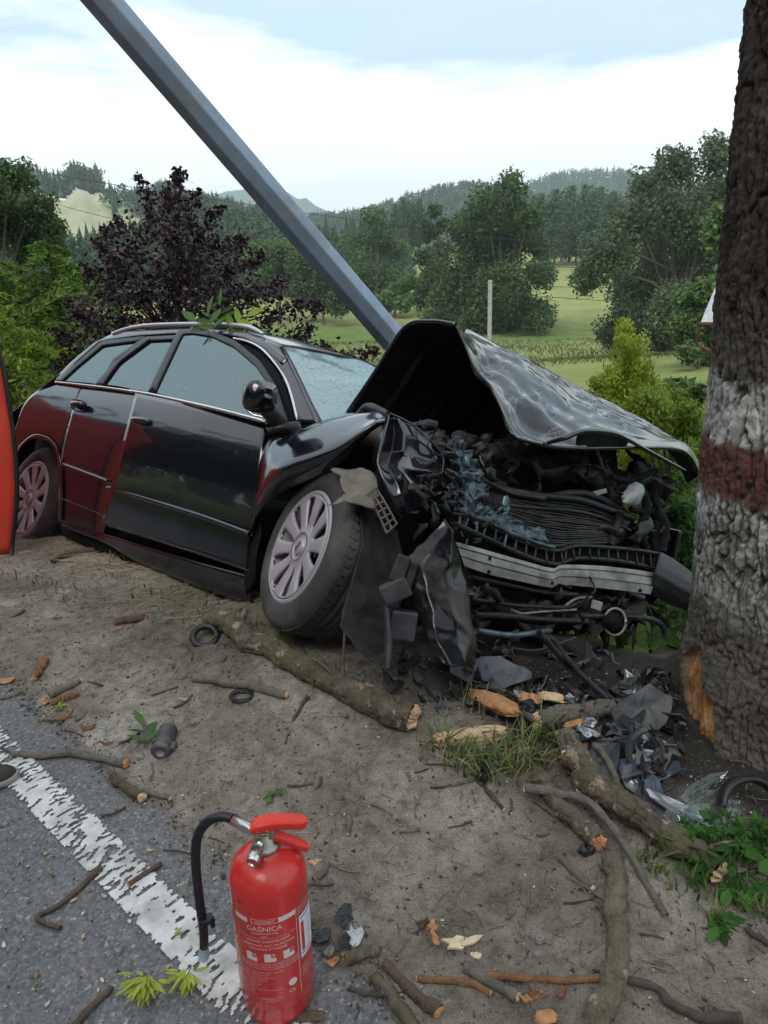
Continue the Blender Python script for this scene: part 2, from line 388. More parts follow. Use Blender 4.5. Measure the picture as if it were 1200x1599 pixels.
# ---------------------------------------------------------------- foliage machinery
def cloud(cen, rad_, n, leaf, seed, aspect=.6, up=0.0, shell=.5, droop=0.0, squash=1.0, tintj=.45):
    g = np.random.default_rng(seed); cen = np.asarray(cen, float); rad_ = np.asarray(rad_, float)
    w_ = rad_ ** 2 / (rad_ ** 2).sum(); idx = g.choice(len(cen), n, p=w_)
    d = g.normal(size=(n, 3)); d /= np.linalg.norm(d, axis=1)[:, None]
    r = rad_[idx] * (shell + (1 - shell) * g.random(n) ** .6) * (1 + .25 * (g.random(n) ** 6))
    d2 = d.copy(); d2[:, 2] *= squash
    p = cen[idx] + d2 * r[:, None]; p[:, 2] -= droop * r * g.random(n)
    return leaves_at(p, d, leaf, g, aspect, up, g.random(n) * tintj + (1 - tintj) * g.random(len(cen))[idx])
def leaves_at(p, d, leaf, g, aspect=.6, up=0.0, tint=None, longdir=None):
    n = len(p)
    nrm = d * .5 + g.normal(size=(n, 3)) * .6 + np.array([0, 0, .35]); nrm /= np.linalg.norm(nrm, axis=1)[:, None]
    l = g.normal(size=(n, 3)) if longdir is None else longdir + g.normal(size=(n, 3)) * .35
    if up: l = l * (1 - up) + np.array([0, 0, 1.0]) * up + d * .3
    l -= nrm * (l * nrm).sum(1)[:, None]; l /= np.linalg.norm(l, axis=1)[:, None] + 1e-9
    s = np.cross(nrm, l); L_ = leaf * (.6 + .8 * g.random(n))[:, None]
    v = np.stack([p - l * L_ * .5, p + s * L_ * .5 * aspect - nrm * L_ * .06, p + l * L_ * .5, p - s * L_ * .5 * aspect - nrm * L_ * .06], 1).reshape(-1, 3)
    f = np.arange(4 * n).reshape(n, 4)
    return v, f, (tint if tint is not None else g.random(n))
def cat(*cl):
    V, F, T, o = [], [], [], 0
    for v, f, t in cl: V.append(v); F.append(f + o); T.append(t); o += len(v)
    return np.vstack(V), np.vstack(F), np.concatenate(T)
def crown(name, c, mat, parent): return obj(name, c[0], c[1], mat, parent, attr={'tint': ('FACE', c[2])})

BARKFAR = M('far_bark', (.09, .075, .06), .9, bump=0)
def limbs(base, tips, r0, mat, parent, seed, seg=6, name='trunk'):
    g = np.random.default_rng(seed); base = np.asarray(base, float); parts = []
    tips = np.asarray(tips, float); topz = tips[:, 2].max(); ctr = tips.mean(0)
    tr = np.array([base, base * .7 + ctr * .3, [ctr[0], ctr[1], base[2] + .75 * (topz - base[2])]]); tp = cr(tr, 9)
    parts.append(tube_vf(tp, np.linspace(r0, r0 * .3, 9), seg + 2))
    for q in tips:
        k = g.integers(2, 7); a = tp[k]
        m = (a + q) / 2 + np.array([0, 0, .12 * np.linalg.norm(q - a)]) + g.normal(size=3) * .06 * np.linalg.norm(q - a)
        parts.append(tube_vf(cr([a, m, q], 6), np.linspace(r0 * .32, r0 * .06, 6), 5))
    v, f = join(parts); return obj(name, v, f, mat, parent, True)

def pxtree(name, label, cat_, clumps, D, depth, n, leaf, mat, base, r0, seed, group=None, **k):
    """a tree at distance D whose crown clumps sit where the photo shows them, with real depth of their own"""
    g = np.random.default_rng(seed); c, r = [], []
    for (px, py, rp) in clumps:
        dd = D + depth * (g.random() - .5); R = rp / FPX * dd
        c.append(P(px, py, dd)); r.append(R)
        c.append(P(px + rp * .4 * (g.random() - .5), py + rp * .4 * (g.random() - .5), dd + R * .9)); r.append(R * .8)
    # break every clump into smaller leafy boughs so that the outline is ragged and sky shows between
    c2, r2 = [], []
    for q, R in zip(c, r):
        for _ in range(13):
            v = g.normal(size=3); v /= np.linalg.norm(v); v[2] *= .85
            c2.append(q + v * R * (.3 + .65 * g.random())); r2.append(R * (.27 + .24 * g.random()))
    b = P(base[0], base[1], D); c2 += c; r2 += [q * .85 for q in r]
    b[2] = float(gh(b[0], b[1])) - .05
    t = thing(name, label, cat_, b, group)
    limbs(b, np.array(c)[::2], r0, BARKFAR, t, seed)
    crown('crown', cloud(c2, r2, int(n * 1.9), leaf * .72, seed, shell=.25, **k), mat, t)
    return t
LF = dict(
    alder=leafmat('alder_leaves', (.034, .062, .022), (.115, .185, .060), .3),
    willow=leafmat('willow_leaves', (.055, .085, .042), (.15, .205, .105), .3),
    dark=leafmat('dark_leaves', (.025, .05, .016), (.085, .15, .045), .3),
    poplar=leafmat('poplar_leaves', (.05, .085, .045), (.12, .18, .095), .3),
    larch=leafmat('larch_needles', (.075, .15, .022), (.22, .36, .06), .35),
    bright=leafmat('bright_needles', (.13, .22, .02), (.34, .48, .06), .35),
    purple=leafmat('purple_leaves', (.013, .007, .011), (.05, .025, .034), .25, .35),
    thuja=leafmat('golden_sprays', (.16, .25, .02), (.52, .60, .07), .35),
    juniper=leafmat('green_sprays', (.09, .16, .018), (.33, .43, .06), .35),
    spruce=leafmat('spruce_sprays', (.03, .08, .02), (.085, .19, .045), .3),
    bush=leafmat('bush_leaves', (.05, .095, .028), (.16, .25, .08), .3),
    ash=leafmat('ash_leaves', (.05, .10, .03), (.13, .24, .07), .35),
    pale=leafmat('pale_willow_leaves', (.09, .15, .05), (.22, .32, .11), .35),
    conif=leafmat('conifer_needles', (.03, .055, .028), (.085, .14, .065), .2),
    grass=leafmat('grass_blades', (.06, .10, .025), (.21, .28, .09), .3),
    meadow=leafmat('meadow_blades', (.13, .17, .05), (.32, .33, .13), .3),
    straw=leafmat('dry_straw', (.22, .17, .09), (.42, .36, .22), .2),
    weed=leafmat('weed_leaves', (.035, .10, .02), (.10, .24, .05), .35),
)
# ---------------------------------------------------------------- hills and woods
def at_dist(px, py, D):
    d = ray(px, py); return CAM + d * (D / math.hypot(d[0], d[1]))
def hill(name, label, pts, D, mat, front=.62, base=-2, rough=3, seed=0, cover=0):
    c = np.array([at_dist(px, py, D) for px, py in pts]); c[:, 2] -= cover; c = cr(c, len(pts) * 7)
    c[:, 2] += rough * fbm(np.arange(len(c)) / 3.0, 0, 0, 3, seed)
    vs = np.concatenate([np.linspace(0, 1, 16), np.linspace(1.05, 1.6, 5)]); rows = []
    for v in vs:
        k = front + (1 - front) * v; q = c.copy(); q[:, :2] = c[:, :2] * k
        h = sstep(0, 1, v) if v <= 1 else 1 - .35 * (v - 1)
        q[:, 2] = base + (c[:, 2] - base) * h + rough * .6 * fbm(q[:, 0] / 40, q[:, 1] / 40, 0, 3, seed) * min(v, 1); rows.append(q)
    g = np.array(rows).transpose(1, 0, 2)
    o = obj(name, g.reshape(-1, 3), gridf(g.shape[0], g.shape[1]), mat, None, True); tag(o, label, kind='structure'); return g
FORESTM = M('wooded_hill', (.05, .085, .04), 1, var=.45, scale=.08, bump=.0, detail=8)
FIELDM = M('pale_field', (.33, .33, .20), 1, var=.2, scale=.02, bump=0)
MEADOWM = M('hill_meadow', (.14, .17, .07), 1, var=.3, scale=.02, bump=0)
gA = hill('far_hill', 'far blue wooded mountain on the skyline', [(250, 335), (330, 309), (385, 296), (430, 297), (470, 309), (515, 329), (600, 352), (700, 365)], 3000, FORESTM, .7, seed=1, rough=6)
gB = hill('far_ridge', 'blue wooded ridge on the skyline left of the roadside tree', [(780, 315), (820, 293), (860, 277), (905, 268), (965, 266), (1010, 276), (1080, 285), (1200, 300), (1400, 300)], 1500, FORESTM, .65, seed=2, cover=14)
gC = hill('wooded_ridge', 'wooded ridge rising towards the big green tree', [(440, 352), (500, 334), (560, 325), (610, 310), (680, 296), (730, 285), (780, 290), (860, 310), (960, 330), (1100, 340)], 900, FORESTM, .55, seed=3, cover=9)
gD = hill('field_hill', 'pale mown field on the hillside at left', [(-300, 292), (-100, 290), (0, 292), (90, 303), (150, 306), (215, 309), (270, 318), (330, 332), (400, 352), (500, 385)], 560, FIELDM, .5, seed=4)
gE = hill('wooded_slope', 'dark wooded slope below the pale field', [(-200, 440), (-60, 420), (60, 400), (130, 375), (220, 352), (290, 322), (360, 328), (430, 350), (520, 385), (640, 415)], 360, FORESTM, .5, base=-4, seed=5, cover=12)
def conif_vf(p, h, r, g):
    V, F = [], []
    for k, (z0, z1, rr) in enumerate(((.08, .55, 1), (.36, .8, .72), (.62, 1, .42))):
        a = np.linspace(0, 2 * np.pi, 7)[:-1] + g.random() * 6; b = len(V)
        V += [p + np.array([math.cos(q) * r * rr * (.8 + .4 * g.random()), math.sin(q) * r * rr * (.8 + .4 * g.random()), h * (z0 + .06 * g.random())]) for q in a] + [p + np.array([0, 0, h * z1])]
        F += [(b + i, b + (i + 1) % 6, b + 6) for i in range(6)]
    return V, F
def wood(name, label, spots, hlo, hhi, mat, seed, frac=.5, leafmul=1.0):
    """a far-off wood that reads as one mass: small conifers and leafy crowns, joined"""
    g = np.random.default_rng(seed); C_, R_, cv, cf, off = [], [], [], [], 0
    for p in spots:
        h = hlo + (hhi - hlo) * g.random()
        if g.random() < frac:
            v, f = conif_vf(np.asarray(p), h * 1.15, h * .17, g); cv += v; cf += [tuple(i + off for i in q) for q in f]; off += len(v)
        else:
            for _ in range(6):
                C_.append(p + np.array([g.normal() * h * .16, g.normal() * h * .16, h * (.3 + .55 * g.random())])); R_.append(h * (.14 + .1 * g.random()))
    v, f, t = cloud(C_, R_, int(len(C_) * 22 * leafmul), hhi * .09 / leafmul ** .5, seed, aspect=.8, shell=.45) if C_ else (np.zeros((0, 3)), np.zeros((0, 4), int), np.zeros(0))
    fc = [tuple(q) for q in f.tolist()] + [tuple(i + len(v) for i in q) for q in cf]
    o = obj(name, np.vstack([v] + ([np.array(cv)] if cv else [])), fc, mat, attr={'tint': ('FACE', np.concatenate([t, np.random.default_rng(seed).random(len(cf)) * .6]))})
    tag(o, label, kind='stuff'); return o
def on_hill(g, n, seed, v0=.35, v1=1.0, u0=0, u1=1, mask=None):
    r = np.random.default_rng(seed); out = []
    while len(out) < n:
        u = (u0 + (u1 - u0) * r.random()) * (g.shape[0] - 1.01); v = (v0 + (v1 - v0) * r.random()) * 15 * .999
        if mask is not None and not mask(u / (g.shape[0] - 1), v / 15): continue
        i, j = int(u), int(v); a, b = u - i, v - j
        out.append(g[i, j] * (1 - a) * (1 - b) + g[i + 1, j] * a * (1 - b) + g[i, j + 1] * (1 - a) * b + g[i + 1, j + 1] * a * b)
    return out
wood('ridge_forest', 'mixed forest covering the wooded ridge', on_hill(gC, 1500, 3, .3), 7, 11, LF['conif'], 3, .3)
wood('field_edge_forest', 'dark clump of trees on the crest above the pale field', on_hill(gD, 150, 4, .94, 1.0, .15, .46), 12, 17, LF['conif'], 4, .35)
wood('hillside_forest', 'strip of wood crossing the pale hillside field', on_hill(gD, 120, 41, .55, .68, .46, .82) + on_hill(gD, 260, 42, .8, 1.0, .62, .98), 8, 13, LF['conif'], 41, .5)
wood('valley_forest', 'mixed forest filling the valley behind the leaning post', on_hill(gE, 750, 5, .05, 1, 0, 1), 9, 15, LF['conif'], 5, .4, 1.6)
wood('far_ridge_forest', 'forest on the far blue ridge', on_hill(gB, 700, 6, .5), 12, 20, LF['conif'], 6, .3)
wood('roadside_wood', 'wood standing across the road', [np.array([*st2xy(s, t), float(gh(*st2xy(s, t)))]) for s, t in zip(np.linspace(-75, 40, 90), -11 - 8 * np.random.default_rng(2).random(90))], 13, 18, LF['dark'], 7, .0, 2.2)

# ---------------------------------------------------------------- single trees of the valley
pxtree('broadleaf_tree', 'tall dark green tree standing in the meadow behind the small grey pole', 'tree',
       [(795, 300, 40), (760, 325, 45), (825, 340, 40), (735, 365, 45), (795, 380, 60), (845, 385, 28), (735, 420, 50), (790, 445, 60), (845, 430, 32), (705, 470, 45), (760, 490, 50), (820, 495, 48), (680, 505, 35), (845, 500, 28), (740, 515, 35), (800, 520, 35)],
       104, 14, 30000, .62, LF['alder'], (785, 535), .45, 11)
pxtree('willow_tree', 'broad grey green willow at right before the roadside tree', 'tree',
       [(1115, 240, 38), (1060, 265, 42), (1010, 290, 40), (1120, 300, 45), (1065, 325, 55), (985, 340, 45), (1110, 370, 55), (1030, 385, 55), (950, 390, 48), (1080, 425, 55), (990, 440, 55), (920, 430, 32), (1050, 480, 50), (980, 500, 45), (1110, 480, 40), (955, 520, 28), (1040, 525, 35), (1180, 330, 60), (1190, 430, 60)],
       62, 12, 34000, .42, LF['willow'], (1050, 575), .55, 12, droop=.5)
pxtree('bush', 'leafy bush by the wooden house corner', 'bush', [(1080, 470, 30), (1110, 455, 28), (1075, 510, 32), (1105, 530, 30), (1080, 550, 22), (1120, 490, 30), (1100, 560, 20)], 40, 3, 6500, .34, LF['bush'], (1090, 580), .12, 13)
pxtree('weeping_tree', 'pale green weeping tree half hidden by the roadside trunk', 'tree', [(1125, 335, 22), (1115, 360, 20), (1135, 370, 25), (1160, 350, 40), (1170, 400, 40), (1190, 320, 50)], 24, 2, 5000, .25, LF['pale'], (1200, 560), .12, 14, droop=1.2, up=.3)
mid = [('broadleaf_tree', 'rounded grey green tree behind the lower end of the leaning post', [(590, 345, 30), (570, 385, 38), (615, 390, 30), (560, 430, 40), (605, 440, 40), (625, 470, 25), (575, 470, 35)], 150, 7000, LF['alder'], (590, 495)),
       ('broadleaf_tree', 'dark narrow tree just left of the tall dark green tree', [(678, 330, 14), (672, 360, 20), (690, 390, 22), (665, 400, 20), (680, 430, 25), (665, 460, 25), (690, 350, 12)], 135, 6000, LF['dark'], (680, 480)),
       ('broadleaf_tree', 'bushy green tree low beside the bend of the stream', [(620, 455, 18), (640, 440, 15), (600, 470, 22), (630, 475, 18)], 128, 3500, LF['bush'], (615, 490)),
       ('broadleaf_tree', 'green tree standing behind the purple tree, first left of the leaning post', [(440, 395, 28), (410, 400, 28), (465, 410, 25), (430, 425, 30)], 120, 6000, LF['bush'], (435, 470)),
       ('broadleaf_tree', 'grey green tree at the meadow edge left of the leaning post', [(490, 420, 28), (515, 435, 30), (500, 465, 28), (530, 470, 28), (475, 455, 25)], 118, 7000, LF['alder'], (505, 490))]
for i, (nm, lb, cl, D, n, m, bs) in enumerate(mid): pxtree(nm, lb, 'tree', cl, D, 10, n, D * .0055, m, bs, .3, 60 + i, 'trees of the valley')
# rows of poplars: one crown shared by the copies
def poplar(name, px, base_y, top_y, D, seed, label, group, src=None, mat='poplar'):
    b = at_dist(px, base_y, D); H = at_dist(px, top_y, D)[2] - b[2]
    if src is None:
        g = np.random.default_rng(seed); t = thing(name, label, 'tree', (0, 0, 0), group)
        z = np.linspace(.12, .97, 22); c = np.stack([g.normal(size=22) * .05, g.normal(size=22) * .05, z], 1); r = .13 * np.sin(np.pi * np.clip(z, 0, 1) ** 1.2) ** .6 * (.75 + .5 * g.random(22)) + .02
        v, f = tube_vf(cr([(0, 0, 0), (.01, 0, .4), (0, 0, .85)], 5), np.linspace(.016, .004, 5), 6); obj('trunk', v, f, BARKFAR, t)
        crown('crown', cloud(c, r, 3600, .038, seed, shell=.4, up=.3), LF[mat], t)
    else: t = copy_tree(src); t['label'] = label
    t.location = Vector(b); t.scale = (H * (.8 + .35 * random.random()),) * 2 + (H,); t.rotation_euler = (0, 0, random.random() * 6)
    return t
def copy_tree(o, parent=None):
    c = o.copy(); COL.objects.link(c)
    if parent is not None: c.parent = parent
    for ch in o.children: copy_tree(ch, c)
    return c
random.seed(4)
pop = None
for i, px in enumerate((842, 853, 866, 876, 888, 899, 909, 921, 934, 946, 958)):
    pop = poplar('poplar_tree', px, 408 + random.random() * 6, (302, 318, 296, 312, 290, 306, 288, 300, 292, 304, 298)[i], 235 + 25 * random.random(), 70, 'tall slim poplar in the row beyond the gap in the meadow', 'row of poplars beyond the meadow') if pop is None else poplar('poplar_tree', px, 408 + random.random() * 6, (302, 318, 296, 312, 290, 306, 288, 300, 292, 304, 298)[i], 235 + 25 * random.random(), 70, pop['label'], pop['group'], pop)
for i, (px, ty) in enumerate(((618, 318), (632, 308), (644, 314), (656, 310))):
    q = poplar('poplar_tree', px, 392, ty, 260 + 20 * random.random(), 70, 'hazy poplar in the clump seen right of the leaning post', pop['group'], pop); q['group'] = 'clump of poplars right of the leaning post'

# ---------------------------------------------------------------- left side trees
pxtree('broadleaf_tree', 'dark green tree at the left edge of the view', 'tree', [(20, 285, 38), (-30, 290, 50), (60, 325, 32), (10, 340, 45), (75, 360, 30), (40, 380, 38), (-40, 370, 60), (85, 390, 22)], 26, 5, 14000, .2, LF['dark'], (-20, 520), .2, 21)
def conifer(name, label, px, base_y, top_y, D, spread_, nb, mat, seed, leaf, droop=.3, needles=34):
    g = np.random.default_rng(seed); b = P(px, base_y, D); b[2] = float(gh(b[0], b[1])); top = P(px, top_y, D); H = top[2] - b[2]
    t = thing(name, label, 'tree', b); pts, dirs, tn, tubes = [], [], [], []
    tubes.append(tube_vf(np.linspace(b, [b[0], b[1], b[2] + H], 8), np.linspace(H * .014, .006, 8), 7))
    for i in range(nb):
        h = 1 - (1 - (i + .5) / nb) ** .75; h = .04 + .95 * h; az = i * 2.4 + g.normal() * .4; L_ = spread_ * (1 - h) ** .8 * (.7 + .5 * g.random()) + .1
        d = np.array([math.cos(az), math.sin(az), .25 - droop * .3])
        a0_ = b + np.array([0, 0, H * h]); p = cr([a0_, a0_ + d * L_ * .5 + [0, 0, .05 * L_], a0_ + d * L_ - [0, 0, droop * L_ * .6], a0_ + d * L_ * 1.2 - [0, 0, droop * L_ * .7 - .08 * L_]], 9)
        tubes.append(tube_vf(p, np.linspace(.012, .003, 9), 4))
        k = int(needles * (.5 + L_)); u = g.random(k) ** .8 * 8; j = np.minimum(u.astype(int), 7); q = p[j] + (p[j + 1] - p[j]) * (u - j)[:, None]
        tw = g.normal(size=(k, 3)) * np.array([1, 1, .55]); tw /= np.linalg.norm(tw, axis=1)[:, None]
        pts.append(q + tw * (.04 + .16 * L_ * g.random(k))[:, None] * np.clip(L_, .3, 1.2) - np.array([0, 0, 1]) * (droop * .15 * g.random(k))[:, None]); dirs.append(tw + d * .8 - [0, 0, droop * .8]); tn.append(g.random(k) * .6 + .4 * g.random())
    v, f = join(tubes); obj('trunk', v, f, BARKFAR, t, True)
    p, d = np.vstack(pts), np.vstack(dirs); d /= np.linalg.norm(d, axis=1)[:, None]
    crown('crown', leaves_at(p, d, leaf, g, .22, 0, np.concatenate(tn), d), mat, t); return t
conifer('larch_tree', 'feathery green larch behind the tail of the wrecked car', 118, 640, 372, 10.5, 1.5, 120, LF['larch'], 31, .13, .5, 110)
conifer('larch_tree', 'soft green larch between the dark tree and the red screen', 35, 660, 395, 12, 1.7, 120, LF['larch'], 32, .14, .5, 110)
conifer('larch_tree', 'small bright yellow green larch beside the red screen', 14, 640, 448, 8.2, 1.0, 80, LF['bright'], 33, .10, .35, 110)
# purple tree: leafy boughs along real branches
def purple_tree():
    g = np.random.default_rng(8); D = 7.6
    b = P(250, 690, D); b[2] = float(gh(b[0], b[1]))
    t = thing('purple_leaved_tree', 'purple leaved ornamental tree standing behind the wrecked car', 'tree', b)
    tips = [(285, 268), (214, 274), (258, 300), (310, 300), (345, 325), (232, 330), (180, 345), (300, 345), (378, 372), (150, 376), (270, 372), (335, 372), (410, 400), (205, 395), (130, 415), (245, 415), (300, 415), (360, 420), (440, 440), (170, 440), (400, 450), (100, 470), (225, 455), (330, 455), (470, 475), (130, 490), (190, 495), (270, 490), (370, 490), (430, 495), (85, 520), (490, 510), (150, 535), (230, 530), (320, 525), (400, 530), (455, 535), (100, 560), (590, 548), (545, 555), (510, 545), (180, 570), (270, 565), (480, 560), (130, 600), (420, 560), (90, 590), (350, 480), (290, 460), (240, 500)]
    trunk = cr([b, P(262, 600, D), P(275, 500, D), P(285, 420, D)], 12); tubes = [tube_vf(trunk, np.linspace(.06, .018, 12), 8)]
    pts, dirs = [], []
    for i, (px, py) in enumerate(tips):
        for rep in range(2):
            tip = P(px + (g.normal() * 16 if rep else 0), py + (abs(g.normal()) * 16 if rep else 0), D + g.normal() * (.45 + .35 * rep)); k = int(np.clip(11 - (py - 270) / 30 + g.normal(), 2, 11)); a = trunk[k]
            L_ = np.linalg.norm(tip - a); m = (a + tip) / 2 + np.array([0, 0, .10 * L_]); p = cr([a, m, tip], 14)
            tubes.append(tube_vf(p, np.linspace(.014, .002, 14), 4))
            n = int(150 * L_ * (1 if py > 330 else .7)) + 40
            u = (1 - g.random(n) ** 1.5 * .62) * 13; u = np.clip(u, 0, 12.999); j = u.astype(int); q = p[j] + (p[j + 1] - p[j]) * (u - j)[:, None]
            ww = (.03 + .15 * np.clip((13 - u) / 8, 0, 1))[:, None] * (.6 if py < 330 else 1)
            pts.append(q + g.normal(size=(n, 3)) * ww); dd = (p[-1] - p[-4]); dd /= np.linalg.norm(dd); dirs.append(np.tile(dd, (n, 1)) + g.normal(size=(n, 3)) * .5)
    v, f = join(tubes); obj('trunk', v, f, M('purple_bark', (.05, .035, .035), .8), t, True)
    p, d = np.vstack(pts), np.vstack(dirs); d /= np.linalg.norm(d, axis=1)[:, None]
    crown('crown', leaves_at(p, d, .050, g, .62, 0, g.random(len(p)), d), LF['purple'], t)
purple_tree()
# shrubs behind the bonnet
def shrub(name, label, clumps, D, depth, n, leaf, mat, seed, up=.55, aspect=.45, base=None):
    g = np.random.default_rng(seed); c, r = [], []
    for px, py, rp in clumps:
        for _ in range(4):
            dd = D + depth * (g.random() - .5); c.append(P(px + g.normal() * rp * .4, py + g.normal() * rp * .4, dd)); r.append(rp / FPX * D * (.6 + .35 * g.random()))
    px, py, rp = max(clumps, key=lambda q: q[1]); b = P(px, py, D); b[2] = float(gh(b[0], b[1]))
    t = thing(name, label, 'shrub', b)
    v, f = join([tube_vf(cr([b, (b + np.array(q)) / 2 + g.normal(size=3) * .03, q], 6), np.linspace(.02, .004, 6), 5) for q in c[::3]]); obj('stem', v, f, BARKFAR, t, True)
    crown('foliage', cloud(c, r, n, leaf, seed, aspect=aspect, up=up, shell=.15, squash=1.25), mat, t); return t
shrub('golden_conifer', 'upright golden yellow conifer beyond the buckled bonnet', [(975, 515, 16), (968, 540, 20), (985, 560, 22), (965, 575, 24), (990, 595, 26), (960, 605, 26), (1008, 575, 10), (1012, 600, 14), (930, 600, 14), (935, 618, 16), (1000, 625, 28), (960, 635, 24), (990, 660, 34), (960, 680, 34), (1000, 710, 38), (970, 740, 38), (990, 780, 36), (1010, 820, 34)], 5.6, .6, 19000, .040, LF['thuja'], 45, up=.75, aspect=.32)
shrub('juniper_shrub', 'spreading yellow green shrub between bonnet and roadside tree', [(1020, 625, 24), (1045, 640, 26), (1075, 650, 24), (1095, 660, 18), (1050, 675, 30), (1085, 690, 24), (1020, 660, 24), (1090, 720, 22), (1065, 700, 26), (1050, 750, 34), (1080, 780, 34), (1040, 800, 30), (1070, 830, 30)], 5.0, .6, 17000, .040, LF['juniper'], 46, up=.65, aspect=.32)
shrub('spruce_shrub', 'low green spruce shrub glimpsed between wreck and roadside tree', [(1060, 815, 24), (1045, 835, 22), (1080, 840, 24), (1060, 862, 24), (1085, 870, 20), (1040, 790, 14), (1035, 770, 16), (1070, 790, 20), (1075, 745, 18), (1060, 890, 26), (1085, 900, 24)], 4.3, .45, 12000, .034, LF['spruce'], 47, up=0, aspect=.3)
shrub('hosta_plant', 'clump of pale leafy plants at the meadow edge beside the golden conifer', [(1045, 610, 16), (1065, 605, 12), (1085, 612, 14), (1060, 625, 14)], 8.5, .8, 900, .16, LF['bush'], 48, up=.2, aspect=.5)
# rank grass along the meadow banks and by the tail of the car
def grass(name, label, spots, h, n, mat, seed, wd=.05, lean=.35):
    g = np.random.default_rng(seed); sp = np.asarray(spots); i = g.integers(0, len(sp), n); p = sp[i].copy()
    hh_ = h * (.5 + .8 * g.random(n)); d = g.normal(size=(n, 3)); d[:, 2] = 0; d /= np.linalg.norm(d, axis=1)[:, None]
    s = np.cross(d, [0, 0, 1.0]) * (wd * h)[..., None] if np.ndim(wd * h) else np.cross(d, [0, 0, 1.0]) * wd * h
    mid_ = p + np.stack([d[:, 0] * lean * .3 * hh_, d[:, 1] * lean * .3 * hh_, hh_ * .6], 1); tip = p + np.stack([d[:, 0] * lean * hh_, d[:, 1] * lean * hh_, hh_], 1) + g.normal(size=(n, 3)) * (.1 * h)
    v = np.stack([p - s, p + s, mid_ + s * .8, tip, mid_ - s * .8], 1).reshape(-1, 3); f = np.arange(5 * n).reshape(n, 5)
    o = obj(name, v, f, mat, attr={'tint': ('FACE', g.random(n))}); tag(o, label, kind='stuff'); return o
def scatter_xy(n, fx, seed):
    g = np.random.default_rng(seed); out = []
    for _ in range(n):
        x, y = fx(g); out.append((x, y, GZ(x, y) - .005))
    return out
grass('meadow_grass', 'rank grass on the bank below the meadow trees', scatter_xy(6000, lambda g: (lambda y: (g.uniform(-.15, .55) * y, y))(g.uniform(50, 96)), 1), .26, 60000, LF['meadow'], 2, .05)
grass('slope_grass', 'long grass on the slope behind the wrecked car', scatter_xy(5000, lambda g: st2xy(g.uniform(-13, 6), 3.0 + 9 * g.random() ** 1.4), 3), .24, 60000, LF['grass'], 4, .016)
grass('dry_grass', 'dry pale grass stems beside the red screen', scatter_xy(300, lambda g: st2xy(g.uniform(-8.5, -5.8), g.uniform(1.9, 3.6)), 5), .5, 1500, LF['straw'], 6, .005, .25)
# ================================================================ STANDING THINGS
GALV = M('galvanised_steel', (.31, .385, .50), .5, metal=.3, var=.16, scale=5, bump=.12, bscale=120, bd=.001, dirt=(.27, .28, .30), dirt_amt=.35, dscale=3)
CONC = M('concrete', (.42, .40, .37), .85, bump=.2)
def lamp_post():
    a, b = P(812, 760, 5.45), P(120 + 38 - 60, 0 - 72, 3.15)      # foot behind the wreck, knocked over towards the road
    d = (b - a) / np.linalg.norm(b - a); a = a - d * .15; b = b + d * 1.6
    t = thing('lamp_post', 'grey octagonal steel lamp post leaning at a steep angle over the wrecked car', 'lamp post', a)
    p = np.linspace(a, b, 12); v, f = tube_vf(p, np.linspace(.097, .072, 12), 8); v = np.asarray(v)
    # turn the flats so that one edge faces the camera as in the photo
    o = obj('pole', v, f, GALV, t); bevel(o, .006, 2)
    e1 = b + d * .05; arm = cr([e1, e1 + d * .25 + CU * .05, e1 + d * .5 - CR * .1 + CU * .15, e1 + d * .7 - CR * .35 + CU * .2], 10)
    tube('arm', arm, .03, GALV, t, 8); h = arm[-1]
    box('lamp_head', h, -CR * .24, CU * .05, CF * .1, GALV, t, .03)
    f0 = a - d * .01; ax, a1, a2 = d, np.cross(d, [0, 0, 1.0]), None; a1 = a1 / np.linalg.norm(a1); a2 = np.cross(d, a1)
    box('base_plate', f0, a1 * .17, a2 * .17, d * .012, GALV, t)
lamp_post()
def utility_pole():
    D = 64; b = P(765, 566, D); b[2] = float(gh(b[0], b[1])) - .1; top = P(765, 437, D)
    t = thing('utility_pole', 'small grey concrete utility pole in the meadow seen above the bonnet', 'utility pole', b)
    box('shaft', (b + top) / 2, (.165, 0, 0), (0, .15, 0), (0, 0, (top[2] - b[2]) / 2), CONC, t, .02)
    box('number_plate', P(765, 456, D - .17), (.11, 0, 0), (0, .01, 0), (0, 0, .25), M('tin', (.3, .31, .31), .6), t)
    box('crossarm', top - np.array([0, 0, .25]), (.1, .05, 0), (-.04, .4, 0), (0, 0, .05), GALV, t)
    for k in (-1, 1): tube('insulator', [top + np.array([-.04 * k, .36 * k, -.2]), top + np.array([-.04 * k, .36 * k, .0])], [.05, .035], CONC, t, 8)
utility_pole()
WIRE = M('wire', (.02, .022, .025), .6, bump=0)
for i, (lb, q, D) in enumerate([
        ('thin overhead cable running behind the leaning post into the tall dark green tree', [(-60, 250), (33, 263), (140, 282), (300, 306), (420, 324), (487, 334), (567, 345), (683, 361), (800, 374), (1000, 394), (1200, 410)], 50),
        ('second overhead cable crossing the tall dark green tree at mid height', [(300, 370), (420, 384), (593, 400), (700, 409), (850, 416), (1000, 420), (1200, 422)], 56),
        ('overhead cable crossing the gap in the meadow, third from the top', [(765, 441), (850, 447), (1000, 450), (1200, 452)], 60),
        ('lowest overhead cable crossing the gap in the meadow', [(765, 456), (850, 463), (1000, 473), (1200, 480)], 60),
        ('short piece of cable at far left over the pale hillside field', [(40, 305), (100, 322), (137, 332), (220, 352), (300, 371)], 45)]):
    p = cr([P(x, y, D) for x, y in q], 40); o = tube('overhead_cable', p, .017 * D / 50, WIRE, None, 5); tag(o, lb, 'cable', 'overhead cables')

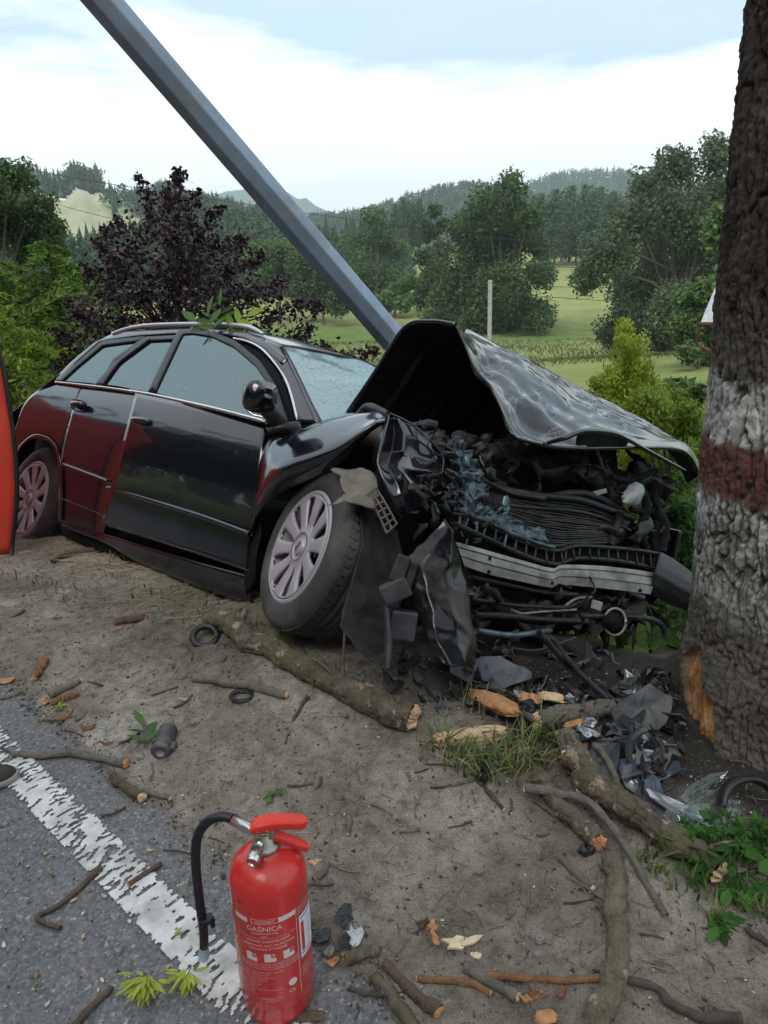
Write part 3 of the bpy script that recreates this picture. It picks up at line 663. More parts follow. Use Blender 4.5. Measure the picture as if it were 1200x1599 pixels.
def house():
    D = 21.0; k = D / FPX
    SL = M('roof_slate', (.42, .44, .47), .6, var=.2, scale=8, bump=.5, bscale=18, bd=.01); WB = M('weathered_board', (.33, .36, .40), .8, var=.3, scale=6); GB = M('brown_gutter', (.10, .045, .03), .5, bump=0); WL = M('pale_render', (.42, .40, .36), .9)
    c = P(1101, 505, D); ex, ey, ez = np.array([.93, -.36, 0]), np.array([.36, .93, 0]), np.array([0, 0, 1.0])
    g = float(gh(c[0] + 2, c[1] + 1)) - .3
    t = thing('house', 'corner of a wooden house with slate roof and brown gutter pipe behind the roadside trunk', 'house', (c[0] + 1.5, c[1], g))
    # gable board and wall below it
    w0 = c + ex * .62; top = w0[2] - .62
    box('wall', w0 + ex * 2.2 + ey * 2 + ez * ((top + g) / 2 - w0[2]), ex * 2.2, ey * 2, ez * (top - g) / 2, WL, t)
    for i in range(14):
        o = box('board', w0 + ex * (.09 + .18 * i) - ez * .36 - ey * .02, ex * .083, ey * .015, ez * .30, WB, t)
    rf = obj('roof', [c - ex * .12 - ey * .12, c + ex * 4.4 - ey * .12, c + ex * 4.4 + ey * 2 + ez * 1.7, c + ex * .5 + ey * 2 + ez * 1.7], [(0, 1, 2, 3)], SL, t); solid(rf, .06, 0)
    tube('gutter', [c - ex * .15 - ey * .17, c + ex * 4.4 - ey * .17], .055, GB, t, 8)
    tube('downpipe', cr([c - ex * .1 - ey * .15, c - ex * .16 - ey * .1 - ez * .25, c - ex * .16 - ez * .55, c + ex * .1 - ez * .72, c + ex * .42 - ez * .88, c + ex * .46 - ez * 1.2, [c[0] + ex[0] * .46, c[1] + ex[1] * .46, g]], 26), .045, GB, t, 8)
house()

def roadside_tree():
    LX = [(-260, 1199), (0, 1172), (100, 1163), (200, 1150), (300, 1142), (400, 1131), (500, 1123), (600, 1113), (700, 1101), (800, 1093), (900, 1086), (1000, 1078), (1060, 1070), (1120, 1066), (1180, 1062), (1240, 1050)]
    D = 1.98; pl = []
    for py, px in LX:
        px += float(np.interp(py, [0, 500, 900, 1010, 1060], [22, 18, 12, 8, 0]))
        d = ray(px, py); pl.append(CAM + d * (D / d[1]))
    pl = np.array(pl); o_ = np.argsort(pl[:, 2]); pl = pl[o_]
    zs = np.concatenate([np.linspace(-.15, 2.05, 520), np.linspace(2.06, 3.4, 70)]); th = np.concatenate([np.linspace(rad(130), rad(300), 300), np.linspace(rad(300), rad(490), 61)[1:-1]])
    r0 = np.interp(zs, [-.15, 0, .1, .3, 1, 2, 3.4], [.40, .365, .34, .315, .30, .285, .26])
    xl = np.interp(zs, pl[:, 2], pl[:, 0]); cx = xl + r0 * 1.06
    cx = np.where(zs > pl[-1, 2], cx, cx)
    ctr = np.stack([cx, D + .02 * np.sin(zs), zs], 1)
    TH, ZZ = np.meshgrid(th, zs, indexing='ij'); RR = np.broadcast_to(r0, TH.shape)
    # bark: tall plates parted by deep fissures, finer scales inside them
    u = TH * .31 + .02 * fbm(ZZ * 5, TH * 3, 0, 3, 5); v = ZZ
    f1, f2, cid = worley(u / .028 + .38 * fbm(u * 8, v * 7, 0, 3, 3), v / .23 + .30 * fbm(u * 30, v * 12, 0, 3, 4), 11)
    h1, h2, _ = worley(u / .022 + 3, v / .075 + .4 * fbm(u * 40, v * 30, 0, 2, 6), 23)
    fis = sstep(.0, .17, f2 - f1); fine = sstep(0, .3, h2 - h1)
    rough = np.interp(ZZ, [-.1, .15, .5, 1.1, 2, 3], [.45, .5, .62, .9, 1.15, 1.15])
    bark = (fis * .019 + (cid - .5) * .005 * fis + fine * .0022 + .0045 * fbm(u * 80, v * 14, 0, 4, 19)) * rough + .004 * fbm(u * 60, v * 60, 0, 3, 9)
    # torn wound on the side facing the car, low down
    zz = lambda px, py: (CAM + ray(px, py) * (1.83 / ray(px, py)[1]))[2]
    z_wd = .5 * (zz(1075, 1045) + zz(1075, 1185))
    wn = fbm(u * 9, v * 6, 0, 3, 44)
    wound = (1 - sstep(.86, .95, np.hypot((ZZ - z_wd) / .17, (TH - rad(183) + .9 * (ZZ - z_wd)) / .30) + .35 * wn))
    w2 = (1 - sstep(.6, 1.0, np.hypot((ZZ - .24) / .035, (TH - rad(242)) / .035) + .3 * wn))
    wound = np.maximum(wound, w2)
    split = .016 * fbm(u * 80, v * 8, 0, 3, 61)
    R_ = RR + bark * (1 - wound) + wound * (split - .018)
    flare = .05 * (1 - sstep(-.05, .3, ZZ)) * (np.cos(TH * 5 + .6)); R_ = R_ + flare * .6
    X = ctr[:, 0] + np.cos(TH) * R_; Y = ctr[:, 1] + np.sin(TH) * R_
    out_ = np.clip(fis * .7 + fine * .4 + .5 * fbm(u * 22, v * 14, 0, 3, 71), 0, 1)
    slope = -.02 * np.sin(TH)
    def band(a, b, e=.02): return sstep(a - e, a + e, ZZ + .018 * fbm(u * 40, v * 12, 0, 2, 72)) * (1 - sstep(b - e, b + e, ZZ + .018 * fbm(u * 40, v * 12, 0, 2, 73)))
    zz = lambda px, py: (CAM + ray(px, py) * (1.83 / ray(px, py)[1]))[2]
    z_w1, z_r1, z_r0, z_w0 = zz(1130, 606), zz(1125, 712), zz(1125, 796), zz(1120, 885)
    wear = .55 + .45 * sstep(-.3, .25, fbm(u * 14, v * 9, 0, 4, 88))
    white = band(z_r1, z_w1, .015) * sstep(.42, .72, out_ + .06) * wear + band(z_w0, z_r0, .03) * sstep(.55, .9, out_) * wear * (.45 + .55 * sstep(z_w0, z_r0, ZZ)) + .5 * band(z_w0 - .16, z_w0, .06) * sstep(.75, .9, out_)
    red = band(z_r0, z_r1, .01) * sstep(.3, .6, out_ + .08) * (.55 + .45 * wear)
    m, t, b = _bsdf('painted_bark'); L = t.links.new
    def at(n):
        a = t.nodes.new('ShaderNodeAttribute'); a.attribute_name = n; return a.outputs['Fac']
    n1 = noise_node(t, 6, 6, .65); n2 = noise_node(t, 60, 5, .7)
    base = ramp(t, n1.outputs[0], [(.3, (.10, .088, .078)), (.55, (.17, .153, .137)), (.75, (.23, .215, .19))])
    base = mixc(t, .8, base.outputs[0], ramp(t, n2.outputs[0], [(.3, .55), (.7, 1.35)]).outputs[0], 'MULTIPLY')
    k = mixc(t, at('upper'), base.outputs[0], mixc(t, 1, base.outputs[0], (.50, .45, .46), 'MULTIPLY').outputs[0])
    k = mixc(t, at('oil_and_shade'), k.outputs[0], (.025, .022, .02))
    k = mixc(t, at('white'), k.outputs[0], mixc(t, .6, (.72, .72, .71), ramp(t, n2.outputs[0], [(.25, .5), (.6, 1)]).outputs[0], 'MULTIPLY').outputs[0])
    k = mixc(t, at('red'), k.outputs[0], mixc(t, .7, (.17, .066, .055), ramp(t, n2.outputs[0], [(.25, .5), (.6, 1.2)]).outputs[0], 'MULTIPLY').outputs[0])
    wc = ramp(t, noise_node(t, 16, 6, .7).outputs[0], [(.3, (.24, .09, .03)), (.46, (.55, .27, .11)), (.65, (.68, .44, .24))])
    k = mixc(t, at('wound'), k.outputs[0], wc.outputs[0]); L(k.outputs[0], b.inputs['Base Color']); b.inputs['Roughness'].default_value = .9; b.inputs['Specular IOR Level'].default_value = .25
    bumpn(t, b, n2.outputs[0], 1.0, .009)
    crk = 1 - sstep(0, .14, f2 - f1)
    oil_and_shade = (1 - sstep(.4, 1, np.hypot((ZZ - .20) / .10, (TH - rad(256)) / .10) + .35 * fbm(u * 18, v * 12, 0, 2, 91))) * .85
    t0 = thing('roadside_tree', 'thick roadside tree trunk with painted white and red bands and a torn orange wound', 'tree', (float(ctr[200, 0]), D, 0.05))
    pt = {'white': ('POINT', np.clip(white, 0, 1).ravel()), 'red': ('POINT', np.clip(red, 0, .92).ravel()), 'wound': ('POINT', wound.ravel()), 'oil_and_shade': ('POINT', oil_and_shade.ravel()), 'upper': ('POINT', sstep(1.1, 1.5, ZZ).ravel())}
    obj('trunk', np.stack([X, Y, ZZ], -1).reshape(-1, 3), gridf(len(th), len(zs), True, False), m, t0, True, attr=pt)
    # limbs and a high thin crown, above the picture
    g = np.random.default_rng(3); top = np.array([ctr[-1, 0], D, 3.35]); B2 = M('limb_bark', (.08, .07, .06), .9, bump=.5, bscale=30)
    parts = [tube_vf(cr([top - [0, 0, .1], top + [.05, .1, 1.5], top + [.2, .1, 4]], 8), np.linspace(.265, .1, 8), 14)]
    cc, rr = [], []
    for i in range(11):
        az = 1.1 + i * 2.4; q = top + np.array([0, 0, .2 + .3 * i]); e = q + np.array([math.cos(az) * 2.6, math.sin(az) * 2.6, 1.6 + .8 * g.random()])
        if e[2] < 6.2 and e[0] < .6 and e[1] > 0: e[2] = 6.2
        parts.append(tube_vf(cr([q, (q + e) / 2 + [0, 0, .4], e], 7), np.linspace(.10, .02, 7), 6))
        for _ in range(6): cc.append(e + g.normal(size=3) * np.array([.8, .8, .5]) + [0, 0, .6]); rr.append(.55)
    v, f = join(parts); obj('limb', v, f, B2, t0, True)
    crown('crown', cloud(cc, rr, 9000, .11, 3, shell=.1), LF['ash'], t0)
    return t0
roadside_tree()

def red_screen():
    RED = M('red_fabric', (.62, .045, .02), .55, var=.12, scale=3, bump=.25, bscale=5, bd=.03); DK = M('black_binding', (.012, .01, .012), .5, bump=0)
    e0 = P(12, 846, 4.18); e1 = P(25, 742, 4.1); e2 = P(-1, 555, 4.0)
    t = thing('privacy_screen', 'bright red fabric privacy screen standing beside the rear wheel of the wreck', 'screen', (e0[0] - .6, e0[1], -.05))
    b0 = e0.copy(); b0[2] = float(gh(b0[0], b0[1])) + .005
    edge = cr([b0, e1, e2, e2 + [-.10, .02, .22]], 14)
    dirs = [np.array([-1.0, -.03, 0]), np.array([-.35, .94, 0])]
    q = edge; w_ = [.95, 1.9]
    for i, (dd, wd) in enumerate(zip(dirs, w_)):
        nxt = q + dd * wd
        if i == 0:
            nxt = np.array([[q[0, 0] - wd, q[0, 1] + .02, z] for z in np.linspace(float(gh(q[0, 0] - wd, q[0, 1])) + .005, 1.42, len(q))])
        rows = [q * (1 - k) + nxt * k for k in np.linspace(0, 1, 9)]
        for k in range(1, 8): rows[k] = rows[k] + np.outer(np.sin(np.linspace(0, 3.1, len(q))), [0, -.02 * (k % 2), 0])
        sheet('fabric_panel', rows, 24, 24, RED, t, thick=.006, noise=.006, nscale=3, seed=i)
        q = nxt
    tube('edge_pole', edge + np.array([.008, -.002, 0]), .012, DK, t, 8); tube('edge_pole', nxt, .012, DK, t, 8)
red_screen()

def bent_text(txt, size, ang, z, r, frame, mat, parent, name='lettering', align='CENTER', squeeze=1.0):
    c = bpy.data.curves.new('txt', 'FONT'); c.body = txt; c.size = size; c.align_x = align; c.resolution_u = 2
    o = bpy.data.objects.new('txt', c); COL.objects.link(o); dg = bpy.context.evaluated_depsgraph_get(); dg.update()
    me = bpy.data.meshes.new_from_object(o.evaluated_get(dg)); n = len(me.vertices); v = np.empty(n * 3, np.float32); me.vertices.foreach_get('co', v); v = v.reshape(-1, 3)
    f = [tuple(p.vertices) for p in me.polygons]; bpy.data.objects.remove(o); bpy.data.curves.remove(c); bpy.data.meshes.remove(me)
    if n == 0: return None
    a = ang + v[:, 0] * squeeze / r; C0, e1, e2, ez = frame
    V = C0 + r * (np.cos(a)[:, None] * e1 + np.sin(a)[:, None] * e2) + (z + v[:, 1])[:, None] * ez
    return V, f
def bent_rect(a0, a1, z0, z1, r, frame, n=10):
    C0, e1, e2, ez = frame; a = np.linspace(a0, a1, n); V = []
    for z in (z0, z1): V += [C0 + r * (math.cos(q) * e1 + math.sin(q) * e2) + z * ez for q in a]
    return np.array(V), [(i, i + 1, n + i + 1, n + i) for i in range(n - 1)]

def extinguisher():
    RED = M('red_enamel', (.66, .028, .026), .26, var=.06, scale=6, bump=.04, bscale=30, bd=.002, coat=.35, dirt=(.36, .05, .04), dirt_amt=.12, dscale=7)
    RP = M('red_plastic', (.68, .035, .02), .38, var=.05, bump=.03); CH = M('chrome', (.62, .62, .60), .28, metal=1, var=.08, bump=.04); BR = M('dull_brass', (.38, .35, .30), .4, metal=.8, var=.15)
    RUB = M('black_rubber', (.014, .015, .02), .42, var=.2, bump=.06); INK = M('white_print', (.72, .62, .60), .5, var=.03, bump=0); LAB = M('label_paper', (.74, .75, .80), .45, var=.03, bump=0); BLU = M('blue_print', (.10, .12, .42), .5, bump=0); RIN = M('red_print', (.62, .04, .04), .5, bump=0); NZ = M('pale_blue_nozzle', (.36, .50, .60), .4, var=.1, bump=.05); SMU = M('scuff', (.16, .02, .02), .6, bump=0)
    C0 = G(436, 1553); C0[2] = .004; ez = np.array([0, 0, 1.0]); tl = np.array([.012, .0, 1.0]); ez = tl / np.linalg.norm(tl)
    away = np.array([C0[0], C0[1], 0]); away /= np.linalg.norm(away); e1 = -away; e2 = np.cross(ez, e1); e1 = np.cross(e2, ez); fr = (C0, e1, e2, ez)  # angle 0 faces the camera, + to the right
    t = thing('fire_extinguisher', 'red powder fire extinguisher with black hose standing on the edge line', 'fire extinguisher', C0)
    R = .079; H = .397
    prof = [(.0, .012), (.05, .010), (.060, .0), (.069, .0), (.074, .006), (.0765, .02), (.0765, .05), (.0782, .053), (.0782, .055), (R, .058), (R, H - .06)] + [(R * math.cos(a) ** .75, H - .06 + .062 * math.sin(a)) for a in np.linspace(.1, 1.25, 9)] + [(.021, H + .004), (.021, H + .012)]
    v, f = lathe_vf(prof, 72, C0, ez, e1, e2); obj('cylinder', v, f, RED, t, True)
    v, f = lathe_vf([(.0, H + .005), (.027, H + .008), (.029, H + .012), (.027, H + .017), (.02, H + .02), (.019, H + .034), (.015, H + .036), (.015, H + .05), (0, H + .05)], 32, C0, ez, e1, e2); obj('neck_ring', v, f, BR, t, True)
    up = C0 + ez * (H + .045); rt = e2
    # valve body, gauge knob, hose connector
    box('valve_body', up - ez * .004, rt * .02, e1 * .013, ez * .014, BR, t, .004)
    k0 = up - ez * .012 + e1 * .015 - rt * .01; k1 = k0 + e1 * .034 - rt * .018 - ez * .010
    kn = tube('gauge', [k0, k0 * .6 + k1 * .4, k0 * .58 + k1 * .42, k1, k1 + (k1 - k0) * .05], [.009, .009, .0135, .0135, .012], CH, t, 20)
    dt = float((up - CAM) @ CF); h0 = up - rt * .016 + ez * .002; hc = P(362, 1278, dt - .004)
    tube('hose_connector', [h0, h0 * .6 + hc * .4, hc], [.008, .0115, .0115], CH, t, 18)
    sc = lambda px, py, d: P(px, py, d)
    dn = float((C0 - CAM) @ CF); dt = float((up - CAM) @ CF)
    hp = [hc, sc(346, 1275, dt - .003), sc(325, 1283, dt), sc(309, 1306, dt + .01), sc(306, 1345, dt + .025), sc(311, 1400, dt + .075), sc(318, 1450, dt + .115), sc(319, 1478, dt + .135)]
    hs = tube('hose', hp, .0098, RUB, t, 16, n=60)
    noz = tube('nozzle', [sc(319, 1474, dt + .132), sc(319, 1482, dt + .14), sc(319, 1489, dt + .145), sc(318, 1496, dt + .15)], [.0098, .0098, .0125, .0115], NZ, t, 16)
    cl = sc(321, 1436, dt + .102); box('hose_clip', cl, rt * .0135, e1 * .012, ez * .006, RUB, t, .003)
    box('hose_clip', cl + rt * .014 - ez * .01, rt * .005, e1 * .005, ez * .014, RUB, t, .003)
    # squeeze levers: upper handle and lower lever, folded plate shapes
    def lever(name, pts, wd, th, taper):
        p = cr(pts, 18); V = []; n = len(p); tt = np.gradient(p, axis=0); tt /= np.linalg.norm(tt, axis=1)[:, None]
        sd = e1 * 1.0; 
        for i in range(n):
            up_ = np.cross(tt[i], sd); up_ = -up_ if up_ @ ez < 0 else up_; s = wd * np.interp(i / (n - 1), [0, .12, .3, .9, 1], taper)
            for a, b_ in ((-1, -1), (-1, .6), (-.8, 1), (.8, 1), (1, .6), (1, -1), (.78, -1), (.78, .5), (-.78, .5), (-.78, -1)): V.append(p[i] + sd * s * a + up_ * th * b_)
        F = gridf(n, 10, False, True).tolist() + [tuple(range(10))[::-1], tuple(range((n - 1) * 10, n * 10))]
        o = obj(name, V, F, RP, t, True); bevel(o, .0015, 2); return o
    z1 = up + ez * .012
    lever('lever', [z1 - rt * .022 - ez * .002, z1 - rt * .012 + ez * .008, z1 + rt * .016 + ez * .010, z1 + rt * .05 + ez * .004, z1 + rt * .084 - ez * .006], .0165, .0085, (.62, .9, 1, .95, .55))
    lever('lever', [z1 + rt * .004 - ez * .012, z1 + rt * .03 - ez * .030, z1 + rt * .058 - ez * .050, z1 + rt * .084 - ez * .070], .012, .006, (.8, 1, 1, .95, .6))
    box('safety_pin', up + ez * .006 + e1 * .018, rt * .012, e1 * .0015, ez * .0015, CH, t)
    tube('rivet', [up + rt * .006 + e1 * .0175 + ez * .012, up + rt * .006 + e1 * .02 + ez * .012], .003, CH, t, 10)
    # print on the body
    r1 = R + .0005; pr = []; deg = rad
    def T(s, sz, a, z, al='CENTER', q=1.0):
        x = bent_text(s, sz, deg(a), z, r1, fr, INK, t, align=al, squeeze=q)
        if x: pr.append(x)
    def Rr(a0, a1, z0, z1): pr.append(bent_rect(deg(a0), deg(a1), z0, z1, r1, fr))
    top = .290
    Rr(-62, -38, top - .002, top + .010); Rr(8, 34, top - .002, top + .010)
    Rr(-32, 8, top + .0095, top + .0103); Rr(-32, 8, top - .002, top - .0012); Rr(-32, -31.2, top - .002, top + .0103)
    T('PRODUKT', .0085, -12, top + .001)
    T('GAŚNICA', .0165, -14, top - .020); T('PROSZKOWA 6 kg', .0065, -14, top - .028); T('ABC', .0065, -14, top - .036)
    Rr(-58, 34, top - .039, top - .0383); Rr(35, 35.8, top - .215, top + .012)
    T('1. ZERWAĆ ZABEZPIECZENIE', .0075, -12, top - .049); T('2. SKIEROWAĆ WĄŻ NA PŁOMIEŃ', .0075, -12, top - .060); T('I NACISNĄĆ DŹWIGNIĘ', .0075, -12, top - .069)
    for a, s in ((-36, 'A'), (-8, 'B'), (20, 'C')):
        Rr(a - 9, a + 1, top - .100, top - .079); Rr(a + 1, a + 8, top - .100, top - .090); T(s, .011, a + 5, top - .087)
    for i in range(3): T('GASIĆ OD DOŁU NIE UŻYWAĆ DO URZĄDZEŃ POD NAPIĘCIEM', .0045, -12, top - .108 - .0065 * i)
    for i, s in enumerate(('po każdym użyciu gaśnicę oddać do napełnienia', 'przegląd co najmniej raz w roku', 'temperatura stosowania -30 do +60 C', 'masa środka gaśniczego 6 kg', 'ciśnienie robocze 15 bar', 'czynnik napędowy azot', 'norma PN-EN 3-7', 'nie stosować powyżej 1000 V z odległości 1 m', 'numer seryjny', 'rok produkcji')): T(s, .0046, -56, top - .131 - .0067 * i, 'LEFT')
    T('CE', .012, 20, top - .196); T('PRODUCENT POLSKA', .0048, -10, top - .203); T('WARSZAWA', .0048, -10, top - .209)
    th_ = np.linspace(0, 2 * np.pi, 21)[:-1]; C_, a1, a2, az_ = fr
    pr.append((np.array([C_ + r1 * (math.cos(deg(22) + .0095 / R * math.cos(q)) * a1 + math.sin(deg(22) + .0095 / R * math.cos(q)) * a2) + (top - .170 + .0095 * math.sin(q)) * az_ for q in th_]), [tuple(range(20))]))
    for i in range(3): T('gaśnica przenośna 6 kg', .0055, 38, top + .004 - .007 * i, 'LEFT')
    for i in range(5): T('instrukcja użycia gaśnicy', .0046, 40, top - .150 - .0067 * i, 'LEFT')
    V, F = join(pr); obj('lettering', V, F, INK, t)
    # paper inspection label
    lp = obj('paper_label', *bent_rect(deg(40), deg(78), top - .128, top - .018, R + .0009, fr, 14), LAB, t)
    d2 = R + .0014; q = [bent_rect(deg(42), deg(76), top - .027, top - .024, d2, fr), bent_rect(deg(42), deg(76), top - .119, top - .116, d2, fr)]
    for i in range(6): q.append(bent_rect(deg(58), deg(63 + (i * 7) % 9), top - .100 + .011 * i, top - .0985 + .011 * i, d2, fr, 4))
    V, F = join(q); obj('label_print', V, F, BLU, lp)
    V, F = bent_rect(deg(43), deg(49.5), top - .112, top - .036, d2, fr, 5); obj('label_stripe', V, F, RIN, lp)
    # seal scuff where paint is rubbed
    V, F = bent_rect(deg(-52), deg(-45), H - .068, H - .064, R + .0004, fr, 5); obj('scuff', V, F, SMU, t)
extinguisher()

def shoe():
    UP = M('dark_canvas', (.038, .036, .030), .85, var=.3, scale=40, bump=.4, bscale=250, bd=.001); SO = M('grubby_sole', (.30, .28, .24), .8, var=.2); LA = M('lace', (.05, .05, .05), .8)
    tip = G(29, 1213); tip[2] = .005; d = np.array([.92, .39, 0]); d /= np.linalg.norm(d); s = np.array([-d[1], d[0], 0]); ez = np.array([0, 0, 1.0])
    t = thing('shoe', 'toe of a dark canvas shoe with pale sole at the left edge of the road', 'shoe', tip - d * .14)
    L_ = np.linspace(0, 1, 22); W_ = np.interp(L_, [0, .03, .1, .25, .4, .6, .8, .95, 1], [.008, .024, .037, .046, .047, .038, .034, .03, .012])
    Ht = np.interp(L_, [0, .05, .15, .3, .45, .6, .8, 1], [.022, .036, .046, .055, .072, .09, .088, .086])
    V = []; a = np.linspace(0, np.pi, 15)
    for l, wd, h in zip(L_, W_, Ht):
        for q in a: V.append(tip - d * .285 * l + s * wd * math.copysign(abs(math.cos(q)) ** .6, math.cos(q)) + ez * (.018 + (h - .018) * math.sin(q) ** .75))
    obj('upper', V, gridf(22, 15), UP, t, True)
    V = []
    for l, wd in zip(L_, W_):
        for z, k in ((0, .95), (.004, 1.06), (.02, 1.07), (.023, 1.0)):
            V += [tip - d * (.285 * l - .006 * (1 - 2 * l)) + s * wd * k + ez * z, tip - d * (.285 * l - .006 * (1 - 2 * l)) - s * wd * k + ez * z]
    V = np.array(V).reshape(22, 4, 2, 3); ring = np.concatenate([V[:, :, 0], V[:, ::-1, 1]], 1)
    F = gridf(22, 8, False, True).tolist() + [tuple(range(8)), tuple(range(168, 176))]; obj('sole', ring.reshape(-1, 3), F, SO, t, True)
    for k in range(4):
        c = tip - d * (.09 + .022 * k) + ez * (.058 + .008 * k); tube('lace', cr([c - s * .03 - ez * .008, c + ez * .004, c + s * .03 - ez * .008], 7), .003, LA, t, 6)
shoe()
# ================================================================ THE WRECKED CAR
def paint(name, dust=.12, scratch=0):
    m, t, b = _bsdf(name); n = noise_node(t, 3, 5, .6)
    base = mixc(t, ramp(t, n.outputs[0], [(.35, 0), (.75, dust)]).outputs[0], (.005, .006, .012), (.03, .028, .026))
    last = base.outputs[0]
    if scratch:                      # flaked paint: bare grey primer and chalky scrapes with ragged shapes
        k = t.nodes.new('ShaderNodeTexCoord'); mp_ = t.nodes.new('ShaderNodeMapping'); mp_.inputs['Scale'].default_value = (3.2, 3.2, 9); mp_.inputs['Rotation'].default_value = (.3, .5, .7); t.links.new(k.outputs['Object'], mp_.inputs[0])
        n2 = noise_node(t, .9, 8, .58, mp_.outputs[0]); msk = ramp(t, n2.outputs[0], [(.515, 0), (.523, 1)]); rim_ = ramp(t, n2.outputs[0], [(.503, 0), (.514, 1), (.524, 1), (.530, 0)])
        n5 = noise_node(t, 3.1, 8, .7, mp_.outputs[0]); sc2 = ramp(t, n5.outputs[0], [(.70, 0), (.74, .4), (.80, .05)])
        at_ = t.nodes.new('ShaderNodeAttribute'); at_.attribute_name = 'scrape'
        def mul(x, k=1.0):
            mu = t.nodes.new('ShaderNodeMath'); mu.operation = 'MULTIPLY'; t.links.new(x, mu.inputs[0]); t.links.new(at_.outputs['Fac'], mu.inputs[1]); return mu.outputs[0]
        last = mixc(t, mul(sc2.outputs[0]), last, (.30, .32, .36)).outputs[0]
        last = mixc(t, mul(msk.outputs[0]), last, (.012, .012, .014)).outputs[0]; last = mixc(t, mul(rim_.outputs[0], ), last, (.10, .11, .12)).outputs[0]
        mr = t.nodes.new('ShaderNodeMapRange'); t.links.new(mul(msk.outputs[0]), mr.inputs[0]); mr.inputs[3].default_value = .38; mr.inputs[4].default_value = 0; t.links.new(mr.outputs[0], b.inputs['Coat Weight'])
    t.links.new(last, b.inputs['Base Color']); b.inputs['Roughness'].default_value = .16
    b.inputs['Coat Weight'].default_value = .75; b.inputs['Coat Roughness'].default_value = .04
    b.inputs['Specular IOR Level'].default_value = .48 if scratch else .6
    n3 = noise_node(t, 5, 2, .5); bumpn(t, b, n3.outputs[0], .04, .02)
    return m
PAINT = paint('black_car_paint'); HOODP = paint('scraped_black_paint', .15, 1); WINGP = paint('scuffed_wing_paint', .3)
BLACK = M('matt_black', (.010, .010, .011), .85, var=.4, scale=8, bump=.2, spec=.2)
PLAS = M('black_plastic', (.011, .0115, .014), .42, var=.3, scale=9, bump=.25, bscale=50, dirt=(.06, .055, .05), dirt_amt=.15, dscale=6)
PLASB = M('dusty_plastic', (.020, .022, .030), .55, var=.3, scale=9, bump=.25, dirt=(.10, .095, .09), dirt_amt=.15)
LINER = M('muddy_liner', (.17, .15, .13), .9, var=.3, scale=12, bump=.5, bscale=40)
GRUB = M('grubby_black', (.014, .013, .013), .5, var=.3, scale=14, bump=.5, bscale=30, bd=.01, dirt=(.05, .036, .028), dirt_amt=.1, dscale=5)
SHARDB = M('torn_glossy_black', (.008, .008, .010), .2, var=.3, bump=.15, bscale=25, bd=.01, coat=.15, spec=.35, dirt=(.07, .05, .04), dirt_amt=.12, dscale=4)
LINFL = M('dusty_black_liner', (.016, .016, .018), .45, var=.3, bump=.25, bscale=40, spec=.2, dirt=(.085, .075, .066), dirt_amt=-.25, dscale=4)
TYRE = M('tyre_rubber', (.040, .038, .040), .72, var=.2, scale=20, bump=.2, bscale=150, dirt=(.12, .105, .095), dirt_amt=.3, dscale=6)
ALLOY = M('silver_wheel', (.44, .41, .46), .42, metal=.3, var=.07, scale=8, bump=.06, dirt=(.34, .31, .32), dirt_amt=.25)
CHROME = M('chrome_strip', (.75, .76, .78), .18, metal=1, var=.05, bump=.03)
RAILM = M('silver_rail', (.62, .64, .66), .35, metal=.7, var=.05, bump=.03)
ALU = M('torn_aluminium', (.36, .36, .36), .5, metal=.45, var=.22, scale=16, bump=.35, bscale=60, bd=.003, dirt=(.13, .12, .11), dirt_amt=.4, dscale=9)
BLUEP = M('pale_blue_metal', (.13, .195, .235), .4, metal=.35, var=.6, scale=14, bump=.4, bscale=40, dirt=(.02, .022, .026), dirt_amt=.4, dscale=9)  # pale blue tone with darker patches at random
DKMET = M('dark_steel', (.055, .055, .058), .45, metal=.5, var=.4, scale=14, bump=.35, bscale=45)
RADM = M('radiator_fins', (.05, .052, .057), .55, metal=.4, var=.5, scale=22, bump=.3, dirt=(.12, .11, .10), dirt_amt=.3, dscale=12)
LAMPG = M('headlamp_plastic', (.36, .39, .40), .15, var=.2, scale=9, bump=.2)
